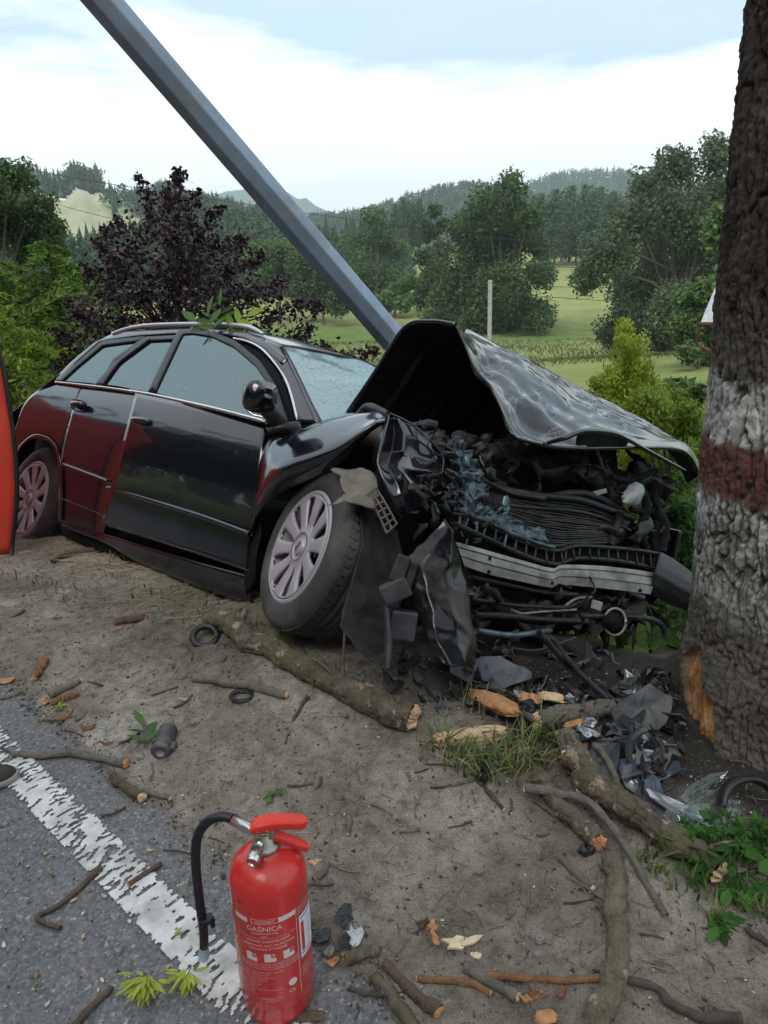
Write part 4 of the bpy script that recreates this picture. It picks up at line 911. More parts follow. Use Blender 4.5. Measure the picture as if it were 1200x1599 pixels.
def glass_mat(name, tint, refl=1.5, rough=.02, cracks=0, trans=.6, gcol=(.78, .98, 1)):
    m, t, b = _bsdf(name); L = t.links.new; t.nodes.remove(b)
    tr = t.nodes.new('ShaderNodeBsdfTransparent'); tr.inputs[0].default_value = c4(tint)
    df = t.nodes.new('ShaderNodeBsdfDiffuse'); df.inputs[0].default_value = c4((.36, .47, .48) if cracks else (.03, .05, .055))
    gl = t.nodes.new('ShaderNodeBsdfGlossy'); gl.inputs[1].default_value = rough; gl.inputs[0].default_value = c4(gcol)
    fr = t.nodes.new('ShaderNodeFresnel'); fr.inputs[0].default_value = refl
    m1 = t.nodes.new('ShaderNodeMixShader'); m1.inputs[0].default_value = 1 - trans; L(tr.outputs[0], m1.inputs[1]); L(df.outputs[0], m1.inputs[2])
    m2 = t.nodes.new('ShaderNodeMixShader'); L(fr.outputs[0], m2.inputs[0]); L(m1.outputs[0], m2.inputs[1]); L(gl.outputs[0], m2.inputs[2])
    if cracks:
        k = t.nodes.new('ShaderNodeTexCoord'); v = t.nodes.new('ShaderNodeTexVoronoi'); v.feature = 'DISTANCE_TO_EDGE'; v.inputs['Scale'].default_value = 26; L(k.outputs['Object'], v.inputs[0])
        v2 = t.nodes.new('ShaderNodeTexVoronoi'); v2.inputs['Scale'].default_value = 26; L(k.outputs['Object'], v2.inputs[0])
        r = ramp(t, v.outputs[0], [(0, 1), (.03, 0)]); bp = t.nodes.new('ShaderNodeBump'); bp.inputs['Strength'].default_value = .5; bp.inputs['Distance'].default_value = .01
        nz = noise_node(t, 7, 3); ad = t.nodes.new('ShaderNodeMath'); L(r.outputs[0], ad.inputs[0]); L(nz.outputs[0], ad.inputs[1]); L(ad.outputs[0], bp.inputs['Height']); L(bp.outputs[0], gl.inputs['Normal']); L(bp.outputs[0], fr.inputs['Normal'])
        m3 = t.nodes.new('ShaderNodeMixShader'); L(mixc(t, 1, r.outputs[0], (.35, .35, .35), 'MULTIPLY').outputs[0], m3.inputs[0]); L(m2.outputs[0], m3.inputs[1]); d2 = t.nodes.new('ShaderNodeBsdfDiffuse'); d2.inputs[0].default_value = (.5, .6, .6, 1); L(d2.outputs[0], m3.inputs[2]); m2 = m3
    L(m2.outputs[0], t.nodes['Material Output'].inputs[0]); return m
GLASS = glass_mat('tinted_window_glass', (.30, .42, .43), 2.75, .01, 0, .82)
SHARD = glass_mat('broken_glass', (.80, .86, .84), 1.55, .06, 0, .93, (1, 1, 1))
SCREEN = glass_mat('cracked_windscreen', (.45, .58, .58), 3.0, .08, 1, .45)

car = thing('crashed_car', 'black estate car with crushed front end, cracked windscreen and buckled bonnet, tilted on the verge', 'car', L2W((1.0, 0, 0)))
def patch(name, bot, top, nu, nv, mat, off=0.0, parent=car, thick=.004, inner=BLACK, f=None, noise=0, seed=0, ns_=5, curve=cr, offs=None):
    """body panel between two pixel polylines, laid on the curved flank of the car"""
    f = f or (lambda x, y, o: SIDE(x, y, o))
    B, T = curve(bot, nu), curve(top, nu); V = []
    for i in range(nu):
        for j in range(nv):
            k = j / (nv - 1); q = B[i] * (1 - k) + T[i] * k
            o = off if offs is None else offs(i / (nu - 1), k)
            V.append(f(q[0], q[1], o))
    V = np.array(V)
    if noise:
        q = V * ns_; V = V + (CM @ np.array([0, -1.0, 0])) * (fbm(q[:, 0], q[:, 1], q[:, 2], 3, seed) * noise)[:, None]
    o = obj(name, V, gridf(nu, nv), mat, parent, True)
    if thick: solid(o, thick, 0, inner).modifiers[-1].material_offset_rim = 1      # shadowed panel gaps
    return o
def strip(name, pts, wd, proud, mat, parent=car, off=-.012, n=40, curve=cr):
    p = curve(pts, n); V = []
    for q in p: V.append(SIDE(q[0], q[1], off))
    V = np.array(V); return tube(name, V, wd, mat, parent, 8)
out_n = CM @ np.array([0, -1.0, 0])

# --- rear quarter, doors, sill
belt = [(88, 598), (128, 603), (212, 614), (300, 633), (415, 662)]
patch('rear_quarter', [(18, 735), (23, 716), (31, 699), (46, 683), (62, 679), (80, 687), (92, 710)], [(20, 700), (24, 672), (38, 632), (58, 611), (88, 598), (110, 600), (128, 603)], 36, 16, PAINT)
patch('wheel_arch_lip', [(22, 728), (31, 703), (46, 688), (62, 684), (79, 692), (90, 714), (93, 760), (93, 812)], [(20, 722), (30, 698), (46, 682), (62, 678), (81, 687), (94, 712), (98, 760), (97, 812)], 30, 4, PAINT, off=-.012)
patch('rear_bumper', [(16, 800), (18, 775), (20, 745)], [(17, 735), (18, 722), (20, 700)], 8, 6, PAINT)
def patchn(name, lines, nu, nv, mat, off=0.0, parent=car, thick=.004, inner=BLACK):
    g = np.array([cr(l, nu) for l in lines]); g = np.array([cr(g[:, i], nv) for i in range(nu)])
    o = obj(name, [SIDE(q[0], q[1], off) for q in g.reshape(-1, 2)], gridf(nu, nv), mat, parent, True); solid(o, thick, 0, inner).modifiers[-1].material_offset_rim = 1; return o
rd = patchn('rear_door', [[(95, 816), (120, 826), (140, 832), (162, 838)], [(96, 760), (125, 770), (150, 778), (174, 786)], [(97, 712), (128, 716), (158, 722), (190, 728)], [(108, 660), (140, 660), (172, 662), (203, 664)], [(127, 603), (155, 606), (185, 610), (215, 614)]], 30, 34, PAINT)
patchn('rear_quarter', [[(91, 815), (93, 815), (96, 816)], [(92, 760), (94, 760), (97, 760)], [(90, 706), (94, 708), (99, 712)], [(90, 685), (100, 672), (109, 662)], [(100, 640), (110, 630), (121, 622)], [(115, 602), (122, 602), (129, 603)]], 8, 34, PAINT, off=.002)
fd_off = lambda u, k: -.058 * (1 - u) * (.7 + .3 * k) - .012
fd = patch('front_door', [(158, 818), (235, 842), (310, 866), (389, 893)], [(212, 614), (280, 628), (345, 644), (416, 663)], 40, 26, PAINT, offs=fd_off, noise=.002, seed=4, ns_=3)
# dent and crease by the hinge edge are in the lower front corner
patch('front_door_edge', [(386, 930), (384, 895), (386, 850), (390, 820)], [(400, 905), (404, 860), (408, 815), (410, 770)], 12, 6, PAINT, off=-.02, noise=.012, seed=9, ns_=9)
patch('sill', [(97, 822), (165, 848), (213, 876), (300, 912), (370, 938), (396, 948)], [(97, 814), (158, 832), (230, 854), (310, 877), (370, 893), (390, 899)], 30, 6, PAINT)
patch('underbody', [(97, 836), (165, 866), (300, 930), (396, 966)], [(97, 822), (165, 848), (300, 912), (396, 948)], 14, 3, BLACK, off=.05)
# door seam, rub strips, belt chrome
strip('rub_strip', [(169, 762), (240, 783), (320, 808), (391, 834)], .013, 0, PAINT, fd, off=-.045)
strip('rub_strip', [(100, 726), (135, 739), (169, 752)], .011, 0, PAINT, rd, off=-.012)
strip('seam_trim', [(160, 816), (235, 840), (310, 864), (389, 891)], .0028, 0, PLASB, fd, off=-.035)
strip('seam_trim', [(96, 778), (128, 791), (158, 803)], .003, 0, PLASB, rd, off=-.006)
strip('belt_chrome', [(88, 597), (128, 601), (170, 606), (212, 612)], .008, 0, CHROME, rd, off=-.012)
strip('belt_chrome', [(205, 611), (240, 617), (300, 630), (355, 643), (416, 659)], .010, 0, CHROME, fd, off=-.045)
# door handles: recess dish and grip
def handle(c, rx, ry, off, par):
    V, n = [], 20
    for k in (1.0, .82, .5, .0):
        for a in np.linspace(0, 2 * np.pi, n + 1)[:-1]:
            ca, sa = math.cos(a), math.sin(a); x = math.copysign(abs(ca) ** .6, ca) * rx * k; y = math.copysign(abs(sa) ** .6, sa) * ry * k
            V.append(SIDE(c[0] + x, c[1] + y + .14 * x, off - .003 + (0 if k == 1 else .018 if k > .6 else .02)))
    o = obj('handle_recess', V, [q for q in gridf(4, n, False, True).tolist()], GRUB, par, True)
    p = [SIDE(c[0] + x, c[1] - ry * .28 + .16 * x, off - z) for x, z in ((-rx * .92, .004), (-rx * .6, .026), (0, .034), (rx * .6, .028), (rx * .95, .006))]
    tube('handle', p, [.010, .0155, .017, .0155, .010], PAINT, o, 12, n=18)
handle((221, 660), 17, 13, -.042, fd); handle((122, 633), 11, 9, -.008, rd)
# --- glass house
def gl(name, poly, off, mat, parent, n=22, m_=14):
    (b, t) = poly; return patch(name, b, t, n, m_, mat, off=off, parent=parent, thick=0)
gl('window', ([(97, 594), (114, 596), (131, 597), (148, 599)], [(97, 592), (124, 571), (161, 540), (221, 532)]), -.002, GLASS, car)
gl('window', ([(161, 600), (186, 603), (210, 608), (237, 613)], [(161, 598), (184, 563), (229, 532), (274, 530)]), -.002, GLASS, rd)
fw = ([(243, 613), (300, 629), (355, 643), (436, 663)], [(243, 611), (286, 521), (332, 525), (366, 541), (402, 572), (424, 606), (441, 655)])
gl('window', (cr(fw[0], 7).tolist(), fw[1]), -.045, GLASS, fd, 36, 20)
FRM = M('window_frame', (.012, .012, .016), .35, var=.2, bump=.05)
def band(name, outer, inner, off, mat, par, n=50, proud=.012, curve=lin):
    return patch(name, inner, outer, n, 4, mat, off=off, parent=par, thick=proud, curve=curve)
band('door_frame', [(232, 613), (279, 516), (300, 516), (334, 519), (369, 533), (408, 565), (432, 602), (452, 662)], [(243, 614), (286, 523), (302, 522), (332, 527), (365, 543), (400, 573), (423, 607), (438, 660)], -.046, FRM, fd, 60)
band('window_frame', [(155, 603), (178, 561), (227, 527), (286, 524)], [(161, 602), (184, 564), (229, 533), (272, 531)], -.008, FRM, rd, 30)
band('window_frame', [(90, 598), (118, 570), (160, 533), (229, 525)], [(97, 596), (121, 574), (161, 541), (221, 533)], -.006, FRM, car, 30)
band('c_pillar', [(148, 602), (180, 567), (224, 532), (228, 528)], [(160, 603), (186, 567), (231, 534), (236, 530)], -.010, FRM, car, 20)
# roof edge / cant rail and D pillar, body colour
band('cant_rail', [(84, 597), (113, 567), (150, 536), (186, 519), (240, 517), (292, 515), (345, 516), (386, 521), (420, 536), (452, 562)], [(91, 598), (118, 570), (160, 533), (229, 526), (260, 524), (292, 522), (345, 523), (383, 530), (413, 546), (442, 572)], -.002, PAINT, car, 60, .02)
# a pillar: bright strip, dark aperture, pillar skin up to the windscreen
strip('pillar_chrome', [(366, 529), (388, 534), (410, 546), (432, 570), (446, 592), (456, 620), (465, 657)], .0075, 0, CHROME, car, off=-.012)
band('door_aperture', [(360, 531), (386, 537), (408, 549), (430, 573), (444, 596), (454, 624), (463, 660)], [(352, 540), (376, 548), (396, 566), (414, 588), (426, 610), (438, 640), (446, 662)], .02, BLACK, car, 40, .02)
def pillar_pt(x, y, o): return SIDE(x, y, o)
band('a_pillar', [(386, 521), (412, 528), (441, 541), (455, 566), (470, 596), (486, 630), (502, 661)], [(368, 529), (392, 534), (412, 547), (432, 570), (446, 592), (456, 620), (467, 660)], -.004, PAINT, car, 40, .012)
# --- windscreen, roof: from the near edge to its mirror image across the car
def W_(px, py, off=0): return W2L(SIDE(px, py, off))
def mir(p, k=1.0): return np.array([p[0], -p[1] * k, p[2]])
nearA = [W_(*q) for q in [(441, 541), (455, 566), (470, 596), (486, 630), (504, 664)]]
rows = []
for k in np.linspace(0, 1, 9):
    rows.append([L2W(a * (1 - k) + mir(a) * k + np.array([.10, 0, .045]) * 4 * k * (1 - k)) for a in nearA])
sheet('windscreen', rows, 30, 40, SCREEN, car, noise=.006, nscale=4, seed=3, thick=0)
def seal(a, b, k0=.004):
    p = [L2W(a * (1 - k) + b * k + np.array([.10, 0, .045]) * 4 * k * (1 - k)) for k in np.linspace(0, 1, 20)]; return p
tube('windscreen_seal', seal(nearA[0], mir(nearA[0])), .009, FRM, car, 8)
tube('windscreen_seal', [L2W(a) for a in nearA], .008, FRM, car, 8, n=20); tube('windscreen_seal', [L2W(mir(a)) for a in nearA], .008, FRM, car, 8, n=20)
tube('cowl', seal(nearA[-1] + np.array([.03, 0, -.02]), mir(nearA[-1]) + np.array([.03, 0, -.02])), .05, LINER, car, 8)
nearR = [W_(*q) for q in [(113, 567), (186, 519), (240, 517), (292, 515), (345, 516), (386, 521), (441, 541)]]
rows = [[L2W(a * (1 - k) + mir(a) * k + np.array([0, 0, .06]) * 4 * k * (1 - k)) for a in nearR] for k in np.linspace(0, 1, 9)]
sheet('roof', rows, 40, 24, PAINT, car, thick=.01, inner=BLACK)
def rail(kx):
    pp = [(176, 524), (198, 517), (230, 512), (292, 510), (350, 511), (388, 515), (412, 526)]; L = [W_(*q) for q in pp]
    P_ = [L2W((a if kx > 0 else mir(a)) + np.array([0, 0, .012])) for a in L]
    tube('roof_rail', P_, [.012, .014, .015, .015, .015, .015, .010], RAILM, car, 10, n=50)
rail(1); rail(-1)
# far flank and tail: same shape mirrored, so the body closes
farS = [(128, 603), (212, 614), (300, 633), (416, 663)]
fs = [mir(W_(*q)) for q in farS]; rows = [[L2W(a) for a in fs], [L2W(a * [1, 1.05, .6]) for a in fs], [L2W(a * [1, .95, .2]) for a in fs]]
sheet('far_flank', rows, 12, 8, PAINT, car, inner=BLACK)
rt_ = W_(113, 567); rq = W_(60, 611)
rows = [[L2W(rt_ * (1 - k) + mir(rt_) * k - [.06 * 4 * k * (1 - k), 0, 0]) for k in np.linspace(0, 1, 5)], [L2W(rq * (1 - k) + mir(rq) * k - [.10 * 4 * k * (1 - k), 0, 0]) for k in np.linspace(0, 1, 5)], [L2W(np.array([-.95, -.72 + 1.44 * k, .6])) for k in np.linspace(0, 1, 5)], [L2W(np.array([-.93, -.72 + 1.44 * k, .25])) for k in np.linspace(0, 1, 5)]]
sheet('tailgate', rows, 16, 16, PAINT, car, inner=BLACK)
fq = [mir(W_(*q)) for q in [(60, 611), (88, 598), (128, 603)]]
sheet('far_quarter', [[L2W(a) for a in fq], [L2W(a * [1, 1.05, .55]) for a in fq], [L2W(a * [1, .95, .25]) for a in fq]], 8, 8, PAINT, car, inner=BLACK)
fg = [mir(W_(*q)) for q in [(118, 572), (229, 528), (292, 523), (383, 530), (440, 572)]]; fb = [mir(W_(*q)) for q in [(95, 596), (180, 608), (260, 624), (340, 642), (450, 664)]]
sheet('far_window', [[L2W(a) for a in fg], [L2W(a) for a in fb]], 16, 6, GLASS, car, thick=0, curve=lin)
# cabin: floor, seats, dashboard, so that the glass shows a dim interior
SEAT = M('grey_seat_fabric', (.035, .036, .04), .9)
def lbox(name, c, h, mat, bev=.03): return box(name, L2W(c), CM @ np.array([h[0], 0, 0]), CM @ np.array([0, h[1], 0]), CM @ np.array([0, 0, h[2]]), mat, car, bev)
lbox('cabin_floor', (.9, 0, .22), (1.7, .74, .05), BLACK); lbox('dashboard', (2.12, 0, .80), (.16, .66, .13), BLACK)
for y in (-.36, .36):
    lbox('front_seat', (1.35, y, .45), (.26, .23, .10), SEAT); lbox('seat_back', (1.08, y, .80), (.08, .23, .30), SEAT, .05); lbox('headrest', (1.04, y, 1.16), (.05, .12, .08), SEAT, .03)
lbox('rear_seat', (.25, 0, .5), (.25, .62, .12), SEAT); lbox('seat_back', (-.02, 0, .82), (.08, .62, .28), SEAT, .05)
tube('steering_wheel', [L2W(np.array([1.83, .36, .86]) + .19 * np.array([-.35 * math.sin(a), math.cos(a), .93 * math.sin(a)])) for a in np.linspace(0, 2 * np.pi, 25)], .014, BLACK, car, 8)
lbox('wheel_well', (0.0, -.62, .55), (.36, .06, .30), BLACK, .02); lbox('body_underside', (.3, 0, .3), (1.1, .6, .10), BLACK, .02)
lbox('firewall', (2.42, .05, .62), (.05, .68, .34), BLACK, .02); lbox('wheel_well', (2.5, -.50, .55), (.36, .05, .36), BLACK, .02)
lbox('far_wing', (2.9, .80, .62), (.52, .02, .20), PAINT, .01)
# --- mirrors
def mirror():
    d = 3.06; c = P(405, 620, d)
    V = []; n = 20; prof = [(-.05, .25), (-.045, .7), (-.02, .95), (.02, 1), (.05, .8), (.065, .3)]
    ax = (CR * .55 - CF * .55 + CU * .1); ax /= np.linalg.norm(ax); up = CU - ax * (CU @ ax) + CR * .15; up /= np.linalg.norm(up); sd = np.cross(up, ax)
    for z, k in prof:
        for a in np.linspace(0, 2 * np.pi, n + 1)[:-1]:
            ca, sa = math.cos(a), math.sin(a); V.append(c + ax * z + up * math.copysign(abs(sa) ** .55, sa) * .066 * k + sd * math.copysign(abs(ca) ** .55, ca) * .072 * k)
    F = gridf(len(prof), n, False, True).tolist() + [tuple(range(n))[::-1], tuple(range((len(prof) - 1) * n, len(prof) * n))]
    o = obj('wing_mirror', V, F, PAINT, car, True); g_ = c + CR * .0 
    tube('mirror_arm', [c - CU * .03 + CR * .01, P(425, 648, d + .05), P(446, 668, d + .09)], [.03, .034, .03], PLAS, o, 10, n=10)
    tube('mirror_arm', [P(418, 674, d + .06), P(440, 668, d + .06), P(466, 668, d + .1)], [.012, .02, .03], PLAS, o, 8, n=10)
    tube('chrome_edge', [P(386, 640, d - .02), P(397, 648, d - .03), P(412, 651, d - .03)], .005, CHROME, o, 6, n=10)
mirror()
lbox('wing_mirror', (2.0, .92, 1.02), (.05, .08, .07), PAINT, .03)

# --- wheels
def wheel(c, n, spin, wd=.2, sc_=1.0):
    n = np.asarray(n, float); n /= np.linalg.norm(n); up = np.array([0, 0, 1.0]) - n * n[2]; up /= np.linalg.norm(up); sd = np.cross(up, n)
    R, r = .318, .222
    root = None
    prof = [(r, -.012), (r + .006, .004), (r + .02, .010), (r + .045, .012), (R - .03, .006), (R - .012, -.006)]
    tyre_p = prof + [(R - .003, -.022), (R, -.04)] + [(R + .001 - (.006 if i % 4 == 2 else 0), -.04 - (wd - .08) * i / 16) for i in range(1, 17)] + [(R - .003, -wd + .022), (R - .02, -wd), (r + .04, -wd - .01), (r, -wd + .02)]
    v, f = lathe_vf(tyre_p, 96, np.asarray(c), n, up, sd); ty = obj('tyre', v, f, TYRE, car, True)
    # shoulder tread blocks
    V, F, k = [], [], 0
    for i in range(60):
        a = 2 * np.pi * i / 60
        for (z0, z1, da) in ((-.028, -.062, .0), (-wd + .03, -wd + .06, .03)):
            vv = []
            for rr in (R - .004, R + .0035):
                for z, a_ in ((z0, a + da - .034), (z0, a + da + .034), (z1, a + da + .05), (z1, a + da - .018)): vv.append(np.asarray(c) + n * z + rr * (math.cos(a_) * up + math.sin(a_) * sd))
            V += vv; F += [tuple(k + j for j in q) for q in ((0, 1, 2, 3), (4, 7, 6, 5), (0, 4, 5, 1), (1, 5, 6, 2), (2, 6, 7, 3), (3, 7, 4, 0))]; k += 8
    tb = obj('tread_blocks', V, F, TYRE, ty); tb['kind'] = 'stuff'
    v, f = lathe_vf([(r + .004, .002), (r - .004, .008), (r - .012, .006), (r - .016, -.01), (r - .03, -.05), (r - .035, -wd + .03)], 64, np.asarray(c), n, up, sd); rim = obj('rim', v, f, ALLOY, car, True)
    v, f = lathe_vf([(.02, -.075), (.19, -.075), (.19, -.078)], 32, np.asarray(c), n, up, sd); obj('slot_backing', v, f, BLACK, rim, True)  # black disc added to put the darkness behind the slots
    # spoked face: ten broad petals with long rounded slots cut between them
    ns, m = 10, 14; rr = np.array([.052, .062, .075, .088, .094, .10, .108, .118, .135, .15, .165, .18, .188, .194, .1985, .203, .208]); sw = np.interp(rr, [.0, .087, .0885, .096, .11, .14, .17, .188, .195, .199, .2], [.02, .02, .035, .07, .095, .118, .13, .124, .105, .055, .02])
    isl = (rr >= .088) & (rr <= .199); V, F = [], []
    dz = np.interp(rr, [.05, .075, .09, .15, .2, .21], [.002, -.004, -.003, .006, .010, .007])
    half = np.pi / ns
    for i, q in enumerate(rr):
        for s in range(ns):
            e = min(sw[i] / 1.0 * (.105 / max(q, .05)) ** .0, half * .8) * (1.0 if True else 1)
            for u in list(np.linspace(-half, -e, 5)) + [-e * .33, e * .33] + list(np.linspace(e, half, 5))[:-1]:
                edge = math.exp(-((abs(u) - e) / .05) ** 2) if isl[i] else 0
                a = spin + 2 * np.pi * s / ns + u; V.append(np.asarray(c) + n * (dz[i] - .004 * edge) + q * (math.cos(a) * up + math.sin(a) * sd))
    per = 11 * ns
    for i in range(len(rr) - 1):
        for j in range(per):
            if isl[i] and isl[i + 1] and j % 11 in (4, 5, 6): continue
            F.append((i * per + j, i * per + (j + 1) % per, (i + 1) * per + (j + 1) % per, (i + 1) * per + j))
    o = obj('wheel_face', V, F, ALLOY, rim, True); solid(o, .016, -1 if n[1] < 0 else -1); o.modifiers[0].use_even_offset = False
    v, f = lathe_vf([(0, .006), (.028, .006), (.033, .003), (.034, -.004), (.052, -.004), (.056, .004), (.054, .0)], 40, np.asarray(c), n, up, sd); hc_ = obj('hub_cap', v, f, ALLOY, rim, True)
    for k in range(4):   # four interlinked rings on the hub cap
        cc = np.asarray(c) + n * .0065 + (k - 1.5) * .0095 * (math.cos(spin) * up + math.sin(spin) * sd); p = [cc + .0066 * (math.cos(a) * up + math.sin(a) * sd) for a in np.linspace(0, 2 * np.pi, 17)]
        tube('ring_emblem', p, .0013, DKMET, rim, 5)
    return ty
nF = -.80 * CR + .345 * CU - .49 * CF
wheel(P(468, 853, 2.80), nF, .25)
d_ = ray(45, 779); d_ /= np.linalg.norm(d_); rg = np.cross(d_, CU); rg /= np.linalg.norm(rg); u_ = np.cross(rg, d_)
_w = set(bpy.data.objects); wheel(P(45, 779, 4.28), -.887 * rg + .24 * u_ - .396 * d_, .1, .17)
for o in set(bpy.data.objects) - _w:          # the rear wheel sits inside its arch
    q = np.empty(len(o.data.vertices) * 3, np.float32); o.data.vertices.foreach_get('co', q); q = CAM + (q.reshape(-1, 3) - CAM) * 1.10; o.data.vertices.foreach_set('co', q.astype(np.float32).ravel()); o.data.update()
wheel(L2W((0, .78, .30)), CM @ np.array([0, 1.0, 0]), .3); wheel(L2W((2.62, .78, .30)), CM @ np.array([0, 1.0, 0]), .5)

# --- crumpled near-side wing
def pr(lst): return [P(*q) for q in lst]
WPT = lambda x, y, o=0: SIDE(x, y, o)
g_ = [pr(q) for q in [
    [(386, 935, 3.22), (388, 860, 3.20), (398, 812, 3.10), (432, 774, 2.98), (478, 752, 2.88), (520, 732, 2.80), (552, 702, 2.74), (578, 676, 2.72), (599, 662, 2.74)],
    [(384, 925, 3.20), (389, 840, 3.16), (404, 778, 3.04), (436, 742, 2.90), (484, 722, 2.80), (526, 703, 2.73), (556, 682, 2.70), (582, 664, 2.70), (602, 657, 2.73)],
    [(384, 905, 3.20), (392, 815, 3.15), (410, 735, 3.05), (442, 712, 2.95), (490, 693, 2.86), (532, 676, 2.80), (562, 664, 2.77), (586, 655, 2.76), (604, 652, 2.77)],
    [(385, 890, 3.24), (396, 780, 3.20), (413, 702, 3.14), (448, 684, 3.06), (496, 665, 2.98), (538, 654, 2.92), (566, 648, 2.88), (590, 645, 2.84), (606, 648, 2.82)],
    [(386, 880, 3.30), (400, 750, 3.28), (416, 686, 3.24), (450, 673, 3.18), (498, 658, 3.12), (540, 648, 3.05), (570, 643, 3.0), (592, 641, 2.96), (606, 644, 2.90)]]]
sheet('front_wing', g_, 60, 34, PAINT, car, noise=.003, nscale=3, seed=12, thick=.004, inner=BLACK)
lobe = [pr(q) for q in [
    [(604, 648, 2.84), (594, 672, 2.80), (584, 700, 2.74), (580, 722, 2.70), (588, 748, 2.66), (604, 782, 2.63), (622, 806, 2.62)],
    [(608, 650, 2.76), (601, 674, 2.68), (594, 700, 2.62), (590, 724, 2.60), (598, 748, 2.58), (612, 780, 2.57), (627, 811, 2.60)],
    [(614, 652, 2.80), (616, 676, 2.76), (612, 704, 2.72), (606, 724, 2.66), (616, 744, 2.60), (628, 772, 2.57), (638, 806, 2.60)],
    [(622, 654, 2.74), (632, 678, 2.68), (630, 706, 2.64), (622, 730, 2.58), (632, 740, 2.54), (648, 764, 2.52), (650, 798, 2.58)],
    [(644, 664, 2.72), (655, 688, 2.68), (654, 712, 2.66), (644, 734, 2.55), (656, 744, 2.60), (664, 762, 2.55), (660, 788, 2.58)],
    [(668, 684, 2.70), (677, 704, 2.68), (678, 722, 2.66), (668, 736, 2.56), (678, 748, 2.62), (677, 760, 2.58), (668, 778, 2.61)],
    [(690, 709, 2.72), (693, 718, 2.71), (692, 728, 2.69), (691, 737, 2.64), (688, 748, 2.66), (682, 760, 2.66), (672, 774, 2.68)]]]
wt = sheet('wing_tip', lobe, 61, 61, WINGP, car, noise=.0006, nscale=6, seed=21, thick=.004, inner=BLACK, curve=lambda r, n: .72 * lin(r, n) + .28 * cr(r, n))
tube('wing_fold', pr([(606, 644, 2.80), (640, 660, 2.71), (668, 683, 2.66), (692, 712, 2.66), (690, 742, 2.61)]), [.004, .004, .004, .004, .003], PAINT, car, 6, n=30)
tube('torn_bracket', pr([(560, 648, 2.98), (575, 636, 2.95), (595, 642, 2.85), (606, 646, 2.78)]), [.014, .02, .016, .01], DKMET, car, 7, n=14)
# dirty wheel arch liner: curled flap over the tyre, ribbed strip, long flap hanging in front of the wheel
sheet('arch_liner', [pr(q) for q in [[(518, 738, 2.72), (545, 730, 2.70), (568, 732, 2.66), (582, 742, 2.63)], [(530, 752, 2.62), (552, 748, 2.60), (572, 750, 2.58), (588, 762, 2.57)], [(536, 775, 2.55), (556, 772, 2.54), (575, 778, 2.54), (592, 790, 2.55)], [(512, 790, 2.50), (545, 790, 2.50), (574, 795, 2.52), (594, 806, 2.55)]]], 24, 20, LINER, car, noise=.012, nscale=10, seed=5)
rib = [pr(q) for q in [[(574, 772, 2.54), (590, 800, 2.53), (604, 832, 2.53)], [(588, 762, 2.53), (606, 792, 2.52), (620, 818, 2.52)]]]
for k in range(7):
    t0_ = k / 6; a = cr(rib[0], 13)[2 * k]; b = cr(rib[1], 13)[2 * k]; tube('liner_rib', [a, (a + b) / 2 - CF * .01, b], .0035, LINER, car, 5)
for q in (rib[0], rib[1], [(x + y) / 2 - CF * .008 for x, y in zip(*rib)]): tube('liner_rib', q, .004, LINER, car, 5, n=12)
sheet('liner_flap', [pr(q) for q in [[(560, 790, 2.60), (562, 850, 2.56), (548, 910, 2.50), (533, 955, 2.44), (532, 978, 2.40), (552, 1010, 2.36), (582, 1036, 2.33)], [(584, 800, 2.62), (588, 860, 2.58), (576, 920, 2.52), (565, 965, 2.46), (566, 985, 2.43), (574, 1010, 2.38), (584, 1034, 2.33)], [(604, 815, 2.64), (612, 870, 2.60), (606, 930, 2.54), (600, 970, 2.48), (598, 990, 2.44), (594, 1012, 2.39), (586, 1032, 2.33)], [(622, 830, 2.66), (630, 880, 2.62), (628, 940, 2.58), (616, 980, 2.52), (606, 998, 2.46), (598, 1014, 2.40), (587, 1031, 2.33)]]], 49, 25, LINFL, car, noise=.006, nscale=7, seed=8, curve=lin)
# torn bumper corner: glossy black shard standing on the ground
sheet('bumper_corner', [pr(q) for q in [[(694, 813, 2.46), (660, 850, 2.44), (632, 872, 2.42), (640, 915, 2.38), (650, 960, 2.34), (668, 1010, 2.28), (690, 1040, 2.24)], [(700, 822, 2.45), (680, 856, 2.41), (662, 884, 2.38), (668, 920, 2.34), (676, 965, 2.30), (690, 1012, 2.25), (705, 1046, 2.23)], [(706, 832, 2.46), (704, 866, 2.42), (696, 896, 2.39), (700, 930, 2.36), (706, 970, 2.32), (714, 1014, 2.28), (724, 1042, 2.26)], [(711, 842, 2.50), (718, 876, 2.48), (725, 906, 2.46), (734, 940, 2.44), (741, 980, 2.40), (743, 1012, 2.36), (738, 1038, 2.32)]]], 49, 31, SHARDB, car, noise=.008, nscale=7, seed=14, inner=BLACK, curve=lin)
def pbox(name, c, hx, hy, hz, mat, rot=0, tilt=0, par=car, bev=.006):
    a = math.cos(rot) * CR - math.sin(rot) * CU; b = math.sin(rot) * CR + math.cos(rot) * CU; k = CF * math.cos(tilt) + a * math.sin(tilt); a = a * math.cos(tilt) - CF * math.sin(tilt)
    return box(name, P(*c), a * hx, b * hy, k * hz, mat, par, bev)
pbox('bumper_bracket', (618, 922, 2.34), .045, .032, .05, PLASB, -.45); pbox('bumper_bracket', (625, 888, 2.36), .022, .045, .03, PLAS, .35)
pbox('bumper_bracket', (630, 975, 2.33), .040, .045, .045, PLASB, .15); pbox('bumper_bracket', (640, 900, 2.37), .015, .05, .02, PLAS, .3)
tube('bumper_bracket', pr([(603, 935, 2.33), (608, 985, 2.30), (606, 1045, 2.26)]), [.012, .016, .009], PLASB, car, 7, n=12)
